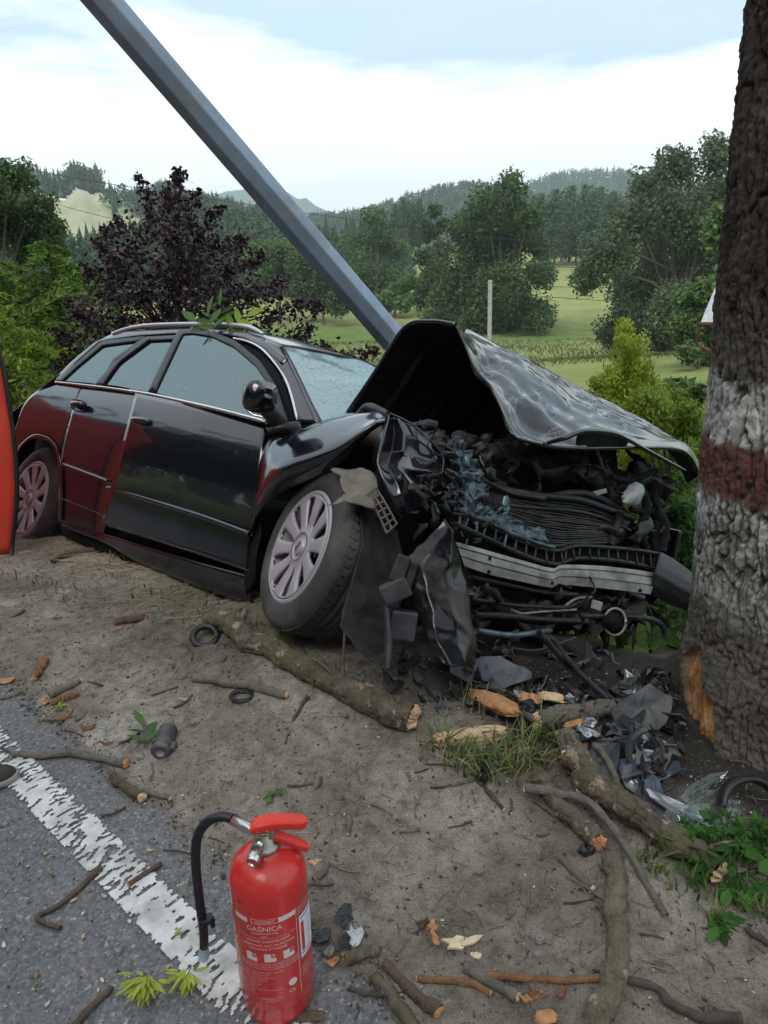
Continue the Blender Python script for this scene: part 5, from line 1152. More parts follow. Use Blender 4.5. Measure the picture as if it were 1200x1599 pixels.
# --- front structure. depth of the crushed front face grows towards the far side
DF = lambda px: 2.62 + .00170 * (px - 715)
def fp(lst, dz=0): return [P(x, y, DF(x) + dz) for x, y in lst]
def beam():
    up = cr([(712, 846), (760, 859), (812, 874), (862, 887), (878, 882), (930, 883), (980, 888), (1028, 895)], 60); lo = cr([(726, 884), (765, 897), (814, 908), (858, 917), (876, 913), (925, 917), (970, 922), (1016, 928)], 60)
    V = []
    for i in range(60):
        u, l = up[i], lo[i]
        for k, z in ((0, .05), (0, .0), (.18, -.004), (.20, .006), (.24, .006), (.26, -.004), (.56, -.006), (.58, .005), (.62, .005), (.64, -.006), (1, -.002), (1, .05)):
            q = u * (1 - k) + l * k; V.append(P(q[0], q[1], DF(q[0]) + z - .02))
    V = np.array(V); q = V * 9; V = V + CF * (.005 * fbm(q[:, 0], q[:, 1], q[:, 2], 3, 3))[:, None]
    F = gridf(60, 12, False, True).tolist() + [tuple(range(12)), tuple(range(59 * 12, 60 * 12))]; o = obj('bumper_beam', V, F, ALU, car)
    for x, y in ((765, 872), (764, 893), (862, 910), (1000, 922)): tube('beam_hole', [P(x, y, DF(x) - .03), P(x, y, DF(x) + .0)], .0075, BLACK, o, 10)
beam()
sheet('bumper_end', [fp(q, z) for q, z in (([(1030, 862), (1050, 872), (1072, 888), (1092, 905)], .02), ([(1026, 880), (1048, 893), (1070, 905), (1092, 918)], -.03), ([(1022, 895), (1045, 908), (1068, 922), (1090, 932)], -.045), ([(1019, 912), (1042, 925), (1066, 938), (1090, 948)], -.03), ([(1016, 928), (1040, 940), (1064, 950), (1090, 958)], .03))], 16, 24, PLAS, car, thick=.006, curve=lin)
# slatted carrier above the beam: two rails joined by many webs
cu_ = cr([(712, 800), (760, 820), (815, 845), (866, 860), (900, 853), (950, 855), (1000, 860), (1034, 866)], 50); cl_ = cr([(708, 816), (756, 838), (812, 864), (866, 881), (900, 872), (950, 874), (1000, 882), (1030, 892)], 50)
tube('bumper_carrier', [P(x, y, DF(x) + .05) for x, y in cu_], .010, PLAS, car, 6); tube('bumper_carrier', [P(x, y, DF(x) + .03) for x, y in cl_], .009, PLAS, car, 6)
sheet('bumper_carrier', [[P(x, y, DF(x) + .075) for x, y in cu_], [P(x, y, DF(x) + .075) for x, y in cl_]], 50, 4, BLACK, car)
for i in range(1, 49, 2):
    a, b = cu_[i], cl_[i]; tube('carrier_web', [P(a[0], a[1], DF(a[0]) + .04), P(b[0] + 3 * math.sin(i * 1.7), b[1], DF(b[0]) + .02)], .005, BLUEP if i < 12 else PLAS, car, 5)
tube('torn_carrier_skin', [P(x, y - 6, DF(x) + .035) for x, y in cu_[:22]], .009, BLUEP, car, 6, noise=.5, nscale=30)
sheet('torn_carrier_skin', [[P(x, y - 26, DF(x) + .07) for x, y in cu_[:20]], [P(x, y - 16, DF(x) + .05) for x, y in cu_[:20]], [P(x, y - 5, DF(x) + .04) for x, y in cu_[:20]]], 44, 8, BLUEP, car, noise=.014, nscale=22, seed=9)
sheet('torn_mount', [fp(q, .05) for q in ([(700, 690), (712, 720), (716, 760), (722, 790)], [(712, 688), (728, 716), (732, 752), (740, 786)], [(722, 700), (742, 722), (752, 748), (756, 776)])], 34, 18, BLUEP, car, noise=.018, nscale=26, seed=10)
for k in range(9): tube('radiator_tank_rib', fp([(726 + 3.2 * k, 752 + 3 * k), (720 + 3.4 * k, 784 + 3.4 * k)], .08), .0045, BLUEP, car, 5)
# radiator: core, fins, frame, end tank, hose
rt0 = cr([(742, 752), (790, 768), (845, 777), (905, 783), (950, 798), (992, 812)], 40); rb0 = cr([(730, 800), (776, 822), (828, 846), (868, 856), (920, 850), (968, 850)], 40)
sheet('radiator_core', [[P(x, y, DF(x) + .16) for x, y in rt0], [P(x, y, DF(x) + .10) for x, y in rb0]], 40, 6, BLACK, car)
for k in range(21):
    q = rt0 * (1 - (k + .5) / 21) + rb0 * (k + .5) / 21; q = q + np.stack([np.zeros(40), 1.1 * fbm(q[:, 0] / 30, k * .9, 0, 2, 3)], 1)
    tube('radiator_fin', [P(x, y, DF(x) + .145 - .06 * k / 21) for x, y in q[::2]], .0034, RADM, car, 5)
tube('radiator_frame', [P(x, y - 3, DF(x) + .13) for x, y in rt0], .014, PLASB, car, 8); tube('radiator_frame', [P(x, y + 6, DF(x) + .12) for x, y in cr([(742, 770), (790, 782), (850, 788), (920, 796), (985, 822)], 24)], .006, PLASB, car, 6)
tube('radiator_tank', fp([(968, 800), (962, 825), (952, 850)], .09), .02, PLAS, car, 8)
tube('radiator_frame', fp([(742, 745), (760, 752), (800, 770), (850, 778)], .12), .011, DKMET, car, 8, n=20); tube('radiator_frame', fp([(845, 777), (910, 770), (965, 792), (985, 812)], .16), .016, PLASB, car, 8, n=20)
# engine bay mass behind
lbox('engine_block', (2.85, .15, .58), (.26, .52, .24), GRUB, .03); lbox('engine_cover', (2.78, .1, .84), (.24, .36, .05), PLASB, .03)
pl_ = pbox('warning_plate', (935, 769, DF(935) + .14), .035, .010, .004, LAMPG, -.25, 0, car, .001)
lbox('battery_box', (2.75, .55, .80), (.15, .1, .1), PLAS, .02)
pbox('dark_backing', (835, 765, DF(850) + .46), .36, .20, .08, BLACK, -.12)  # black boxes added behind the front so that the cavity reads dark
pbox('dark_backing', (845, 930, DF(860) + .34), .30, .15, .08, BLACK, -.1)
tube('intake_hose', fp([(760, 740), (780, 722), (810, 724), (835, 742), (840, 768)], .24), .019, PLAS, car, 10, n=22)
tube('intake_hose', fp([(700, 705), (720, 688), (750, 690), (765, 706)], .30), .016, PLASB, car, 10, n=18); tube('intake_hose', fp([(655, 668), (668, 662), (680, 664)], .2), .018, PLASB, car, 10, n=10)
# lower front: crushed lower grille, pipes, fog lamp, torn tray
sheet('lower_grille', [fp(q, .08) for q in ([(728, 890), (800, 912), (862, 925), (940, 930), (1010, 935)], [(732, 915), (800, 932), (865, 940), (940, 945), (1005, 955)], [(738, 950), (800, 958), (865, 962), (940, 968), (1000, 975)], [(742, 985), (800, 985), (860, 985), (930, 985), (990, 985)])], 60, 24, GRUB, car, noise=.05, nscale=7, seed=31)
for i, (q, r_, m_) in enumerate([([(735, 900), (790, 912), (850, 925), (900, 928)], .010, DKMET), ([(735, 935), (800, 945), (880, 948), (905, 940)], .009, PLAS), ([(800, 952), (815, 958), (850, 955), (900, 952)], .005, ALU), ([(740, 960), (790, 962), (850, 968), (905, 970)], .013, GRUB), ([(905, 962), (960, 962), (1010, 966), (1032, 975), (1040, 990)], .013, PLAS), ([(880, 948), (900, 935), (925, 932)], .006, ALU), ([(800, 1000), (795, 1010), (812, 1014), (835, 1016), (860, 1010), (900, 995)], .005, PLASB), ([(840, 985), (880, 1030), (920, 1070), (955, 1105)], .011, PLASB), ([(990, 975), (985, 985), (995, 1003)], .004, PLASB), ([(935, 905), (965, 915), (1005, 932)], .012, ALU), ([(745, 985), (800, 992), (860, 985)], .012, BLUEP)]):
    tube('bent_pipe', fp(q, .02 if i not in (7,) else -.25), r_, m_, car, 8, n=22)
fl_ = P(958, 970, DF(958)); v, f = lathe_vf([(.055, .03), (.062, 0), (.056, -.008), (.05, .0), (.04, .03), (0, .05)], 28, fl_, -CF * .8 - CR * .5, CU, CR); obj('fog_lamp', v, f, BLACK, car, True)
pbox('fog_lamp_glass', (932, 945, DF(932)), .022, .018, .004, LAMPG, .3)
tube('lamp_rim', [fl_ - CF * .02 + .055 * (math.cos(a) * CR * .8 + math.sin(a) * CU) for a in np.linspace(0, 2 * np.pi, 25)], .006, ALU, car, 6)
# headlamp remains on the far side, dark panels under the bonnet
sheet('headlamp', [fp(q, z) for q, z in (([(968, 778), (978, 762), (990, 750)], .1), ([(972, 785), (990, 778), (1004, 766)], .06), ([(985, 790), (996, 790), (1000, 786)], .1))], 12, 10, LAMPG, car, noise=.01, nscale=12, seed=2)
sheet('headlamp', [fp(q, .02) for q in ([(990, 835), (1000, 815), (1015, 812)], [(998, 850), (1010, 838), (1018, 826)])], 10, 8, PLASB, car, noise=.01, nscale=12, seed=3)
for q, r_ in (([(1000, 760), (1010, 790), (1000, 830), (1010, 860)], .02), ([(1018, 770), (1028, 800), (1020, 850), (1034, 870)], .018), ([(985, 795), (1010, 800), (1030, 795)], .014), ([(955, 745), (985, 750), (1025, 735)], .014), ([(1020, 795), (1035, 820), (1030, 860)], .03)): tube('bent_strut', fp(q, .1), r_, BLACK, car, 7, n=14)
tube('bonnet_stay', pr([(932, 704, 3.02), (937, 718, 3.03), (941, 730, 3.03)]), .009, PLASB, car, 6)
# --- buckled bonnet
N_ = [(535, 656, 3.29), (585, 583, 3.19), (632, 512, 3.11), (672, 502, 3.02), (712, 507, 2.94), (728, 542, 2.90), (744, 578, 2.86), (768, 606, 2.81), (788, 648, 2.77), (804, 684, 2.73), (850, 695, 2.79), (905, 700, 2.88), (990, 699, 3.05), (1066, 704, 3.26), (1093, 742, 3.36)]
Nw = pr(N_); Fw = []
for i, q in enumerate(Nw):
    if i < 4: a = W2L(q); Fw.append(L2W(a + np.array([.05, 1.12, -.06 - .02 * i])))
    else: Fw.append(None)
far = [(734, 523, 3.45), (772, 538, 3.6), (806, 556, 3.65), (842, 574, 3.7), (886, 597, 3.7), (935, 621, 3.72), (978, 643, 3.72), (1016, 664, 3.7), (1050, 684, 3.66), (1076, 706, 3.58), (1095, 740, 3.45)]
for i, q in enumerate(far): Fw[4 + i] = P(*q)
rows = []
for k in (0, .06, .25, .5, .75, 1, 1.1):
    r_ = []
    for i, (a, b) in enumerate(zip(Nw, Fw)):
        q = a + (b - a) * k
        if i >= 4: q = q + CU * ((0, 0, 0, 0, -.02, .01, .03, .04, .045)[i] if i < 9 else .027) * math.sin(min(k, 1) * 3.14) + (CF * .25 - CU * .06) * max(0, k - 1) * 6
        r_.append(q)
    rows.append(r_)
bn = sheet('bonnet', rows, 150, 64, HOODP, car, noise=0, thick=0)
v = np.empty(len(bn.data.vertices) * 3, np.float32); bn.data.vertices.foreach_get('co', v); v = v.reshape(150, 64, 3).astype(float)
uu = np.linspace(0, 14, 150)[:, None] * np.ones((1, 64)); vv = np.linspace(0, 6, 64)[None, :] * np.ones((150, 1))
am = sstep(5, 6.2, uu) * (1 - sstep(10.6, 12.2, uu)) * (.3 + .7 * sstep(.4, 1.5, vv)) * (1 - .8 * sstep(4.6, 5.2, vv))
q = v * np.array([2.6, 3.6, 2.6]); rg_ = np.stack([1 - 2 * np.abs(fbm(q[..., 0], q[..., 1], q[..., 2], 4, 40 + c)) for c in range(3)], -1)
q2 = v * 17; rg2 = np.stack([1 - 2 * np.abs(fbm(q2[..., 0], q2[..., 1], q2[..., 2], 3, 50 + c)) for c in range(3)], -1)
v = v + (rg_ - .3) * .016 * am[..., None] + (rg2 - .3) * .0042 * (am * sstep(-.1, .5, fbm(v[..., 0] * 5, v[..., 1] * 5, v[..., 2] * 5, 2, 66)))[..., None] + (rg_ - .3) * .002
bn.data.vertices.foreach_set('co', v.reshape(-1, 3).astype(np.float32).ravel()); bn.data.update()
a_ = bn.data.attributes.new('scrape', 'FLOAT', 'POINT'); a_.data.foreach_set('value', np.clip(am * 1.2, 0, 1).astype(np.float32).ravel())
solid(bn, .012, 0, BLACK)
for k in (.16, .42, .68):        # pressed ribs of the inner bonnet frame
    tube('bonnet_rib', [rows[0][i] + (Fw[i] - Nw[i]) * k - CU * .012 + CF * -.012 for i in range(0, 4)], .018, BLACK, car, 8, n=24)
tube('bonnet_rib', [Nw[1] + (Fw[1] - Nw[1]) * k for k in np.linspace(.02, .9, 6)], .02, BLACK, car, 8)
for q in ([(735, 700), (790, 690), (850, 712), (905, 716), (930, 740)], [(700, 690), (730, 672), (770, 690), (800, 720)], [(905, 725), (950, 735), (1000, 728), (1040, 748)]):
    sheet('crushed_panel', [fp(q, .22), fp([(x + 8, y + 22) for x, y in q], .16), fp([(x + 4, y + 46) for x, y in q], .22)], 30, 14, GRUB, car, noise=.03, nscale=9, seed=q[0][0])
tube('bonnet_edge', Nw[:5], .010, PAINT, car, 8, n=40); tube('bonnet_edge', Nw[4:10], .006, PAINT, car, 8, n=30); tube('bonnet_edge', Nw[9:], .009, PAINT, car, 8, n=40)
tube('bonnet_edge', [P(850, 693, 2.72), P(880, 684, 2.74), P(912, 673, 2.80), P(955, 676, 2.92), P(980, 686, 2.98), P(1005, 700, 3.06), P(1070, 735, 3.22)], [.008, .012, .012, .012, .01, .009, .007], PAINT, car, 8, n=40)
sheet('bonnet_flap', [pr(q) for q in [[(905, 672, 2.82), (940, 672, 2.90), (985, 686, 3.0)], [(902, 682, 2.84), (940, 684, 2.92), (980, 694, 3.02)], [(900, 696, 2.86), (938, 700, 2.95), (975, 702, 3.05)]]], 20, 10, GRUB, car, noise=.006, nscale=9, seed=6)
# splintered remains and wiring crammed into the crushed front
def wreck_bits():
    g = np.random.default_rng(77)
    zones = [((690, 760, 700, 800), BLUEP, 34, .034, (.02, .2)), ((690, 770, 700, 810), PLAS, 40, .035, (.0, .2)), ((690, 770, 690, 760), PLASB, 22, .05, (.1, .32)), ((760, 1000, 700, 775), PLAS, 34, .055, (.16, .42)), ((640, 720, 740, 830), GRUB, 30, .035, (-.08, .12)), ((715, 800, 780, 850), BLUEP, 14, .030, (.02, .10)), ((715, 830, 780, 850), PLAS, 20, .03, (.0, .1)), ((730, 1010, 895, 985), GRUB, 44, .05, (.0, .14)), ((730, 770, 880, 970), BLUEP, 8, .03, (.0, .05)), ((950, 1040, 740, 870), PLAS, 26, .045, (.02, .2)), ((700, 800, 990, 1060), GRUB, 20, .05, (-.15, .1)), ((620, 700, 660, 720), PLASB, 10, .04, (.15, .35))]
    for (x0, x1, y0, y1), mt, n, sz, (d0, d1) in zones:
        for i in range(int(n * .95)):
            x, y = g.uniform(x0, x1), g.uniform(y0, y1); c = P(x, y, DF(x) + g.uniform(d0, d1)); s = sz * (.35 + .8 * g.random() ** 2)
            a = CR * g.choice([-1, 1]) * (.3 + g.random()) + CU * g.normal() * .9 + CF * g.normal() * .35; a /= np.linalg.norm(a); b = np.cross(a, CF + CR * g.normal() * .6 + CU * g.normal() * .6); b /= np.linalg.norm(b); nn = np.cross(a, b)
            w = g.uniform(.15, .5); fold = g.normal(size=4) * .22; V = []
            for k, u in enumerate(np.linspace(-1, 1, 4)):
                for v_ in (-1, .1 * g.normal(), 1): V.append(c + s * (a * (u + .22 * g.normal()) + b * v_ * w * (1 + .3 * g.normal()) + nn * (fold[k] + .25 * w * (v_ == 0))))
            o = obj('torn_fragment', V, gridf(4, 3), mt, car, False); solid(o, .0025, 0)
    for i in range(16):
        x, y = g.uniform(650, 1000), g.uniform(690, 980); d = DF(x) + g.uniform(.0, .2); p = [P(x, y, d)]
        for _ in range(4): p.append(p[-1] + CR * g.normal() * .045 + CU * g.normal() * .03 + CF * g.normal() * .03)
        tube('wiring', p, g.uniform(.002, .004), [PLAS, PLAS, DKMET, PLASB][i % 4], car, 5, n=14)
wreck_bits()
# ================================================================ DEBRIS ON THE GROUND
def barkmat(name, a, b_, moss=None, amt=.5, sc=26):
    m, t, b = _bsdf(name); n = noise_node(t, sc, 6, .7); r = ramp(t, n.outputs[0], [(.3, a), (.7, b_)]); last = r.outputs[0]
    if moss is not None:
        n2 = noise_node(t, 11, 6, .7); last = mixc(t, ramp(t, n2.outputs[0], [(.5 - .2 * amt, 0), (.62 - .1 * amt, .85)]).outputs[0], last, moss).outputs[0]
        n4 = noise_node(t, 19, 4, .6); last = mixc(t, ramp(t, n4.outputs[0], [(.60, 0), (.63, .85)]).outputs[0], last, (.40, .31, .23)).outputs[0]
    t.links.new(last, b.inputs['Base Color']); b.inputs['Roughness'].default_value = .9
    n3 = noise_node(t, 90, 5, .7); bumpn(t, b, n3.outputs[0], 1.0, .010); return m
MOSSY = barkmat('mossy_bark', (.045, .036, .028), (.23, .19, .14), (.13, .118, .055), .12)
GREYB = barkmat('grey_bark', (.10, .09, .075), (.24, .22, .185))
BROWNB = barkmat('brown_bark', (.07, .05, .036), (.17, .125, .09))
RUSTB = barkmat('stripped_bark', (.16, .07, .03), (.36, .20, .11))
TWIGM = barkmat('twig_bark', (.05, .042, .034), (.13, .11, .09))
WOODP = M('pale_split_wood', (.60, .43, .27), .8, var=.3, scale=30, bump=.6, bscale=70, bd=.005)
WOODO = M('orange_split_wood', (.48, .24, .11), .8, var=.35, scale=25, bump=.7, bscale=60, bd=.006)
WOODW = M('cream_wood', (.70, .58, .42), .75, var=.2, scale=30, bump=.4, bscale=90)
def lift(px, py, r, k=.9): return G(px, py) + np.array([0, 0, r * k])
def branch(name, label, cat_, pts, rpx, bark, end0=WOODP, end1=WOODP, group=None, seed=0, seg=14, knots=0, noise=.14, k=.75, n=None):
    g = np.random.default_rng(seed + 5); W3 = []
    for i, q in enumerate(pts):
        rp = np.interp(i, [0, len(pts) - 1], rpx); g0 = G(q[0], q[1]); d = float((g0 - CAM) @ CF); r = rp * (.97 if rp > 12 else .9) / FPX * d
        h = q[2] if len(q) > 2 else 0
        W3.append(np.append(g0 + np.array([0, 0, r * k + h]), r))
    W3 = np.array(W3); n = n or max(10, 6 * len(pts)); c = cr(W3, n); p = c[:, :3].copy(); r = np.maximum(c[:, 3], .0012)
    kk = np.linspace(0, 1, n) * (4 + len(pts)); p = p + np.stack([vnoise(kk, seed * 1.7, j * 3.1, 5) for j in range(3)], 1) * (r * .35)[:, None]
    t = thing(name, label, cat_, p[0] - [0, 0, r[0]], group)
    if rpx[0] > 12:          # logs: scaly bark with cracks and lifted flakes
        n = 190; seg = 44; kf = np.linspace(0, 1, n); ki = np.linspace(0, 1, len(p)); p = np.stack([np.interp(kf, ki, p[:, j]) for j in range(3)], 1); r = np.interp(kf, ki, r); p[1:-1] = .25 * p[:-2] + .5 * p[1:-1] + .25 * p[2:]
        kk = kf * (4 + len(pts)); arc = np.cumsum(np.r_[0, np.linalg.norm(np.diff(p, axis=0), axis=1)]); A_, L_2 = np.meshgrid(np.linspace(0, 2 * np.pi, seg, endpoint=False), arc); uu_ = A_ * r.mean()
        f1, f2, ci = worley(uu_ / .016 + .4 * fbm(uu_ * 40, L_2 * 20, 0, 2, seed), L_2 / .034 + .4 * fbm(uu_ * 30, L_2 * 30, 0, 2, seed + 3), seed)
        rel = 1 + .14 * vnoise(kk * 1.6, seed * 2.3, 0, 7)[:, None] + .13 * sstep(0, .2, f2 - f1) - .09 + .16 * (ci - .6) * (ci > .6) + .09 * fbm(uu_ * 70, L_2 * 45, 0, 3, seed + 9); rel[:, -1] = .5 * (rel[:, 0] + rel[:, -2])
        t_, Aa, Bb = frames(p); dd = Aa[:, None] * np.cos(A_)[..., None] + Bb[:, None] * np.sin(A_)[..., None]; v = (p[:, None] + dd * (r[:, None] * rel)[..., None]).reshape(-1, 3); f = gridf(n, seg, False, True)
    else: v, f = tube_vf(p, r * (1 + .13 * vnoise(kk * 1.6, seed * 2.3, 0, 7)), seg, noise, .42 / max(r.mean(), .004), seed, caps=False)
    o = obj('bark', v, f, bark, t, True)
    for e, m in ((0, end0), (n - 1, end1)):
        if m is None: continue
        s = -1 if e == 0 else 1; tn = (p[1] - p[0]) if e == 0 else (p[-1] - p[-2]); tn /= np.linalg.norm(tn) + 1e-9; tn = tn * s
        ring = np.asarray(v)[e * seg:(e + 1) * seg] - tn * r[e] * .05; cc = ring.mean(0)
        V = [cc + tn * r[e] * .5] + [cc + (q - cc) * .55 + tn * r[e] * (.15 + .5 * g.random()) for q in ring] + [cc + (q - cc) * .97 + tn * r[e] * .25 * g.random() for q in ring]
        F = [(0, 1 + i, 1 + (i + 1) % seg) for i in range(seg)] + [(1 + i, 1 + seg + i, 1 + seg + (i + 1) % seg, 1 + (i + 1) % seg) for i in range(seg)]
        obj('broken_end', V, F, m, t)
    for q in range(knots if rpx[0] > 9 else 0):
        i = g.integers(2, n - 2); a = g.random() * 6.3; d = np.array([math.cos(a), math.sin(a), .5 * abs(g.normal())]); e = p[i] + d * r[i] * g.uniform(2.5, 5); vv, ff = tube_vf(cr([p[i], (p[i] + e) / 2 + [0, 0, r[i] * .3], e], 6), np.linspace(r[i] * .2, r[i] * .08, 6), 6); obj('side_twig', vv, ff, bark, t, True)
    for q in range(knots):
        i = g.integers(2, n - 2); a = g.random() * 3.1; d = np.array([math.cos(a), math.sin(a), .6]); e = p[i] + d * r[i] * 1.7
        vv, ff = tube_vf([p[i], e], [r[i] * .45, r[i] * .3], 8); obj('knot', vv, ff, bark, t, True)
    return t
B = branch
B('log', 'long mossy log lying in front of the turned wheel, torn orange at its left end', 'log', [(336, 976), (390, 1008), (450, 1040), (520, 1078), (590, 1112), (640, 1130)], (17, 21), MOSSY, WOODO, WOODP, seed=1, seg=26, knots=4, n=60, noise=.1)
B('branch', 'grey stick with reddish tip above the coil of cable', 'branch', [(304, 1062), (345, 1068), (395, 1076), (448, 1090)], (7, 8), GREYB, WOODO, WOODP, seed=2, knots=1)
B('log', 'mossy forked log running from the debris pile down to the weeds at right', 'log', [(893, 1208, .03), (930, 1252, .03), (985, 1292, .03), (1045, 1332, .02), (1112, 1372)], (20, 21), MOSSY, WOODW, WOODP, seed=3, seg=24, knots=3, n=54, noise=.12)
B('log', 'short bent log stub with whitish broken top beside the grass tuft', 'log', [(884, 1172, .03), (893, 1195, .03), (906, 1222, .02), (918, 1248)], (15, 20), GREYB, WOODW, WOODP, seed=4, seg=18, noise=.16)
B('log', 'mossy log lying under the forked log', 'log', [(840, 1216), (875, 1262), (915, 1306), (935, 1326)], (15, 15), MOSSY, WOODW, WOODO, seed=5, seg=16)
B('branch', 'thin grey branch crossing over the logs towards the bottom right', 'branch', [(818, 1244, .02), (870, 1256, .03), (915, 1280, .05), (960, 1322, .04), (1000, 1372, .01), (1020, 1400), (1040, 1435)], (8, 6), GREYB, WOODP, None, seed=6, knots=2, n=44)
B('log', 'upright lying log with rust coloured bare patch at the bottom of the picture', 'log', [(956, 1346), (962, 1400), (960, 1460), (958, 1515), (946, 1560), (928, 1630)], (15, 20), barkmat('flaky_bark', (.10, .082, .06), (.25, .21, .155), (.14, .13, .085), .2), WOODO, None, seed=7, seg=24, knots=2, n=60, noise=.15)
def bare_patch():
    q = [(969, 1372, .045), (968, 1400, .045), (966, 1425, .045)]
    return
B('branch', 'straight stick with a cream cut end lying left of the bottom log', 'branch', [(873, 1340), (897, 1364), (923, 1393)], (6, 7), GREYB, None, WOODW, seed=8)
B('branch', 'reddish peeled branch lying across the bottom, left of the rusty log', 'branch', [(766, 1527), (820, 1530), (880, 1533), (942, 1531)], (6, 6), RUSTB, WOODP, None, seed=9, n=26)
B('branch', 'dark crooked branch at the bottom right corner', 'branch', [(980, 1533), (1020, 1545), (1052, 1572), (1090, 1590), (1160, 1596)], (6, 10), TWIGM, None, None, seed=10, knots=1)
B('branch', 'grey branch piece with pale end at bottom centre', 'branch', [(728, 1516), (770, 1540), (810, 1563)], (9, 10), GREYB, None, WOODP, seed=11)
B('branch', 'reddish twig left of the grey branch piece at bottom centre', 'branch', [(652, 1530), (690, 1533), (730, 1538), (765, 1552)], (6, 6), RUSTB, WOODW, WOODO, seed=12)
B('branch', 'thick brown branch piece lying right of the extinguisher base', 'branch', [(602, 1508), (630, 1540), (660, 1566), (682, 1584)], (8, 12), BROWNB, WOODO, WOODO, seed=13, knots=1)
B('branch', 'lichen spotted branch at the bottom edge right of the extinguisher', 'branch', [(585, 1530), (615, 1565), (650, 1620)], (10, 12), MOSSY, None, None, seed=14)
B('branch', 'thin bent twig near the extinguisher base', 'branch', [(545, 1546), (572, 1552), (600, 1556)], (4, 5), TWIGM, None, None, seed=15)
B('branch', 'angled brown twig lying on the asphalt left of the edge line', 'branch', [(158, 1356), (125, 1388), (95, 1415), (60, 1432), (72, 1443), (96, 1452)], (5, 4), BROWNB, None, None, seed=16, n=34)
B('branch', 'brown stick on the asphalt at the bottom left', 'branch', [(174, 1544), (148, 1570), (112, 1612)], (5, 7), BROWNB, WOODP, None, seed=17)
B('branch', 'small dark twig lying on the white edge line', 'branch', [(252, 1350), (228, 1366), (202, 1384)], (4, 5), BROWNB, None, WOODO, seed=18)
B('branch', 'long grey brown branch where asphalt meets sand at left', 'branch', [(22, 1180), (70, 1183), (115, 1180), (160, 1188), (197, 1198)], (5, 8), GREYB, None, WOODO, seed=19, knots=2)
B('branch', 'bundle stick beside the tyre part with torn bark', 'branch', [(176, 1218), (200, 1234), (226, 1250)], (8, 8), BROWNB, WOODO, WOODP, seed=20)
B('branch', 'slim grey stick beside the torn bark stick', 'branch', [(215, 1236), (245, 1243), (268, 1250)], (4, 5), GREYB, None, WOODP, seed=21)
B('log', 'broken log with sawn pale end in front of the crushed radiator', 'log', [(838, 1136), (880, 1126), (915, 1121), (958, 1112)], (16, 14), GREYB, WOODP, None, seed=22, seg=20, knots=1)
B('branch', 'short bark stub with orange ends in the middle of the sand near the sill', 'branch', [(182, 976), (204, 972), (228, 967)], (6, 7), BROWNB, WOODO, WOODO, seed=23)
B('branch', 'short reddish stub lying at the left of the sand', 'branch', [(54, 1063), (62, 1050), (70, 1035)], (6, 8), RUSTB, WOODP, WOODO, seed=24)
B('branch', 'grey bark strip beside the asphalt edge', 'branch', [(80, 1090), (104, 1078), (128, 1066)], (7, 5), GREYB, None, WOODW, seed=25)
B('branch', 'reddish bark strip beside the asphalt edge', 'branch', [(80, 1100), (100, 1094), (122, 1086)], (6, 7), RUSTB, None, None, seed=26)
B('branch', 'thin twig standing out on bare sand below the long mossy log', 'branch', [(482, 1090), (462, 1120), (447, 1162)], (3.5, 2.5), TWIGM, None, None, seed=27)
B('branch', 'tiny thin twig in the middle of the sand', 'branch', [(238, 1087), (258, 1080), (279, 1073)], (2.2, 1.6), TWIGM, None, None, seed=28)
B('branch', 'short upright stub right behind the extinguisher handle', 'branch', [(545, 1278), (546, 1290), (543, 1304)], (4, 4.5), GREYB, None, WOODP, seed=29)
B('branch', 'small twig with orange end below the grass tuft', 'branch', [(743, 1218), (765, 1240), (787, 1266)], (4, 4), TWIGM, WOODO, WOODP, seed=30)
B('branch', 'thin grey twig left of the grass tuft', 'branch', [(706, 1229), (735, 1220), (748, 1212), (756, 1198)], (3, 3), GREYB, None, None, seed=31)
B('branch', 'brown branch lying under the logs at right', 'branch', [(832, 1252), (852, 1264), (868, 1276)], (4, 5), BROWNB, None, None, seed=32)
B('branch', 'grey twig lying on the plastic debris', 'branch', [(928, 1190, .05), (952, 1222, .05), (972, 1262, .03)], (6, 5), GREYB, None, WOODP, seed=33)
B('branch', 'curved dark twig beside the grass tuft', 'branch', [(838, 1172), (850, 1190), (852, 1206)], (5, 5), TWIGM, None, None, seed=34)
B('branch', 'short crooked stub beside the extinguisher top', 'branch', [(512, 1350), (505, 1365), (490, 1378)], (5, 6), GREYB, None, None, seed=35)
B('branch', 'grey twig beside the extinguisher label', 'branch', [(478, 1380), (500, 1382), (520, 1381)], (4, 4), GREYB, None, None, seed=36)
B('branch', 'small lichen covered branch chunk right of the extinguisher', 'branch', [(545, 1502), (565, 1494), (590, 1490)], (11, 9), MOSSY, WOODO, BROWNB, seed=37)
B('branch', 'dead branch under the wreck behind the rear wheel', 'branch', [(82, 880), (110, 868), (150, 862)], (4, 6), BROWNB, None, None, seed=38)
B('branch', 'thin root under the turned wheel', 'branch', [(318, 962), (360, 985), (400, 1000), (424, 1012)], (3, 2.5), TWIGM, None, None, seed=39)
B('branch', 'dark stick on the sand at the right edge', 'branch', [(1165, 1455), (1185, 1468), (1210, 1480)], (5, 6), TWIGM, None, None, seed=40)
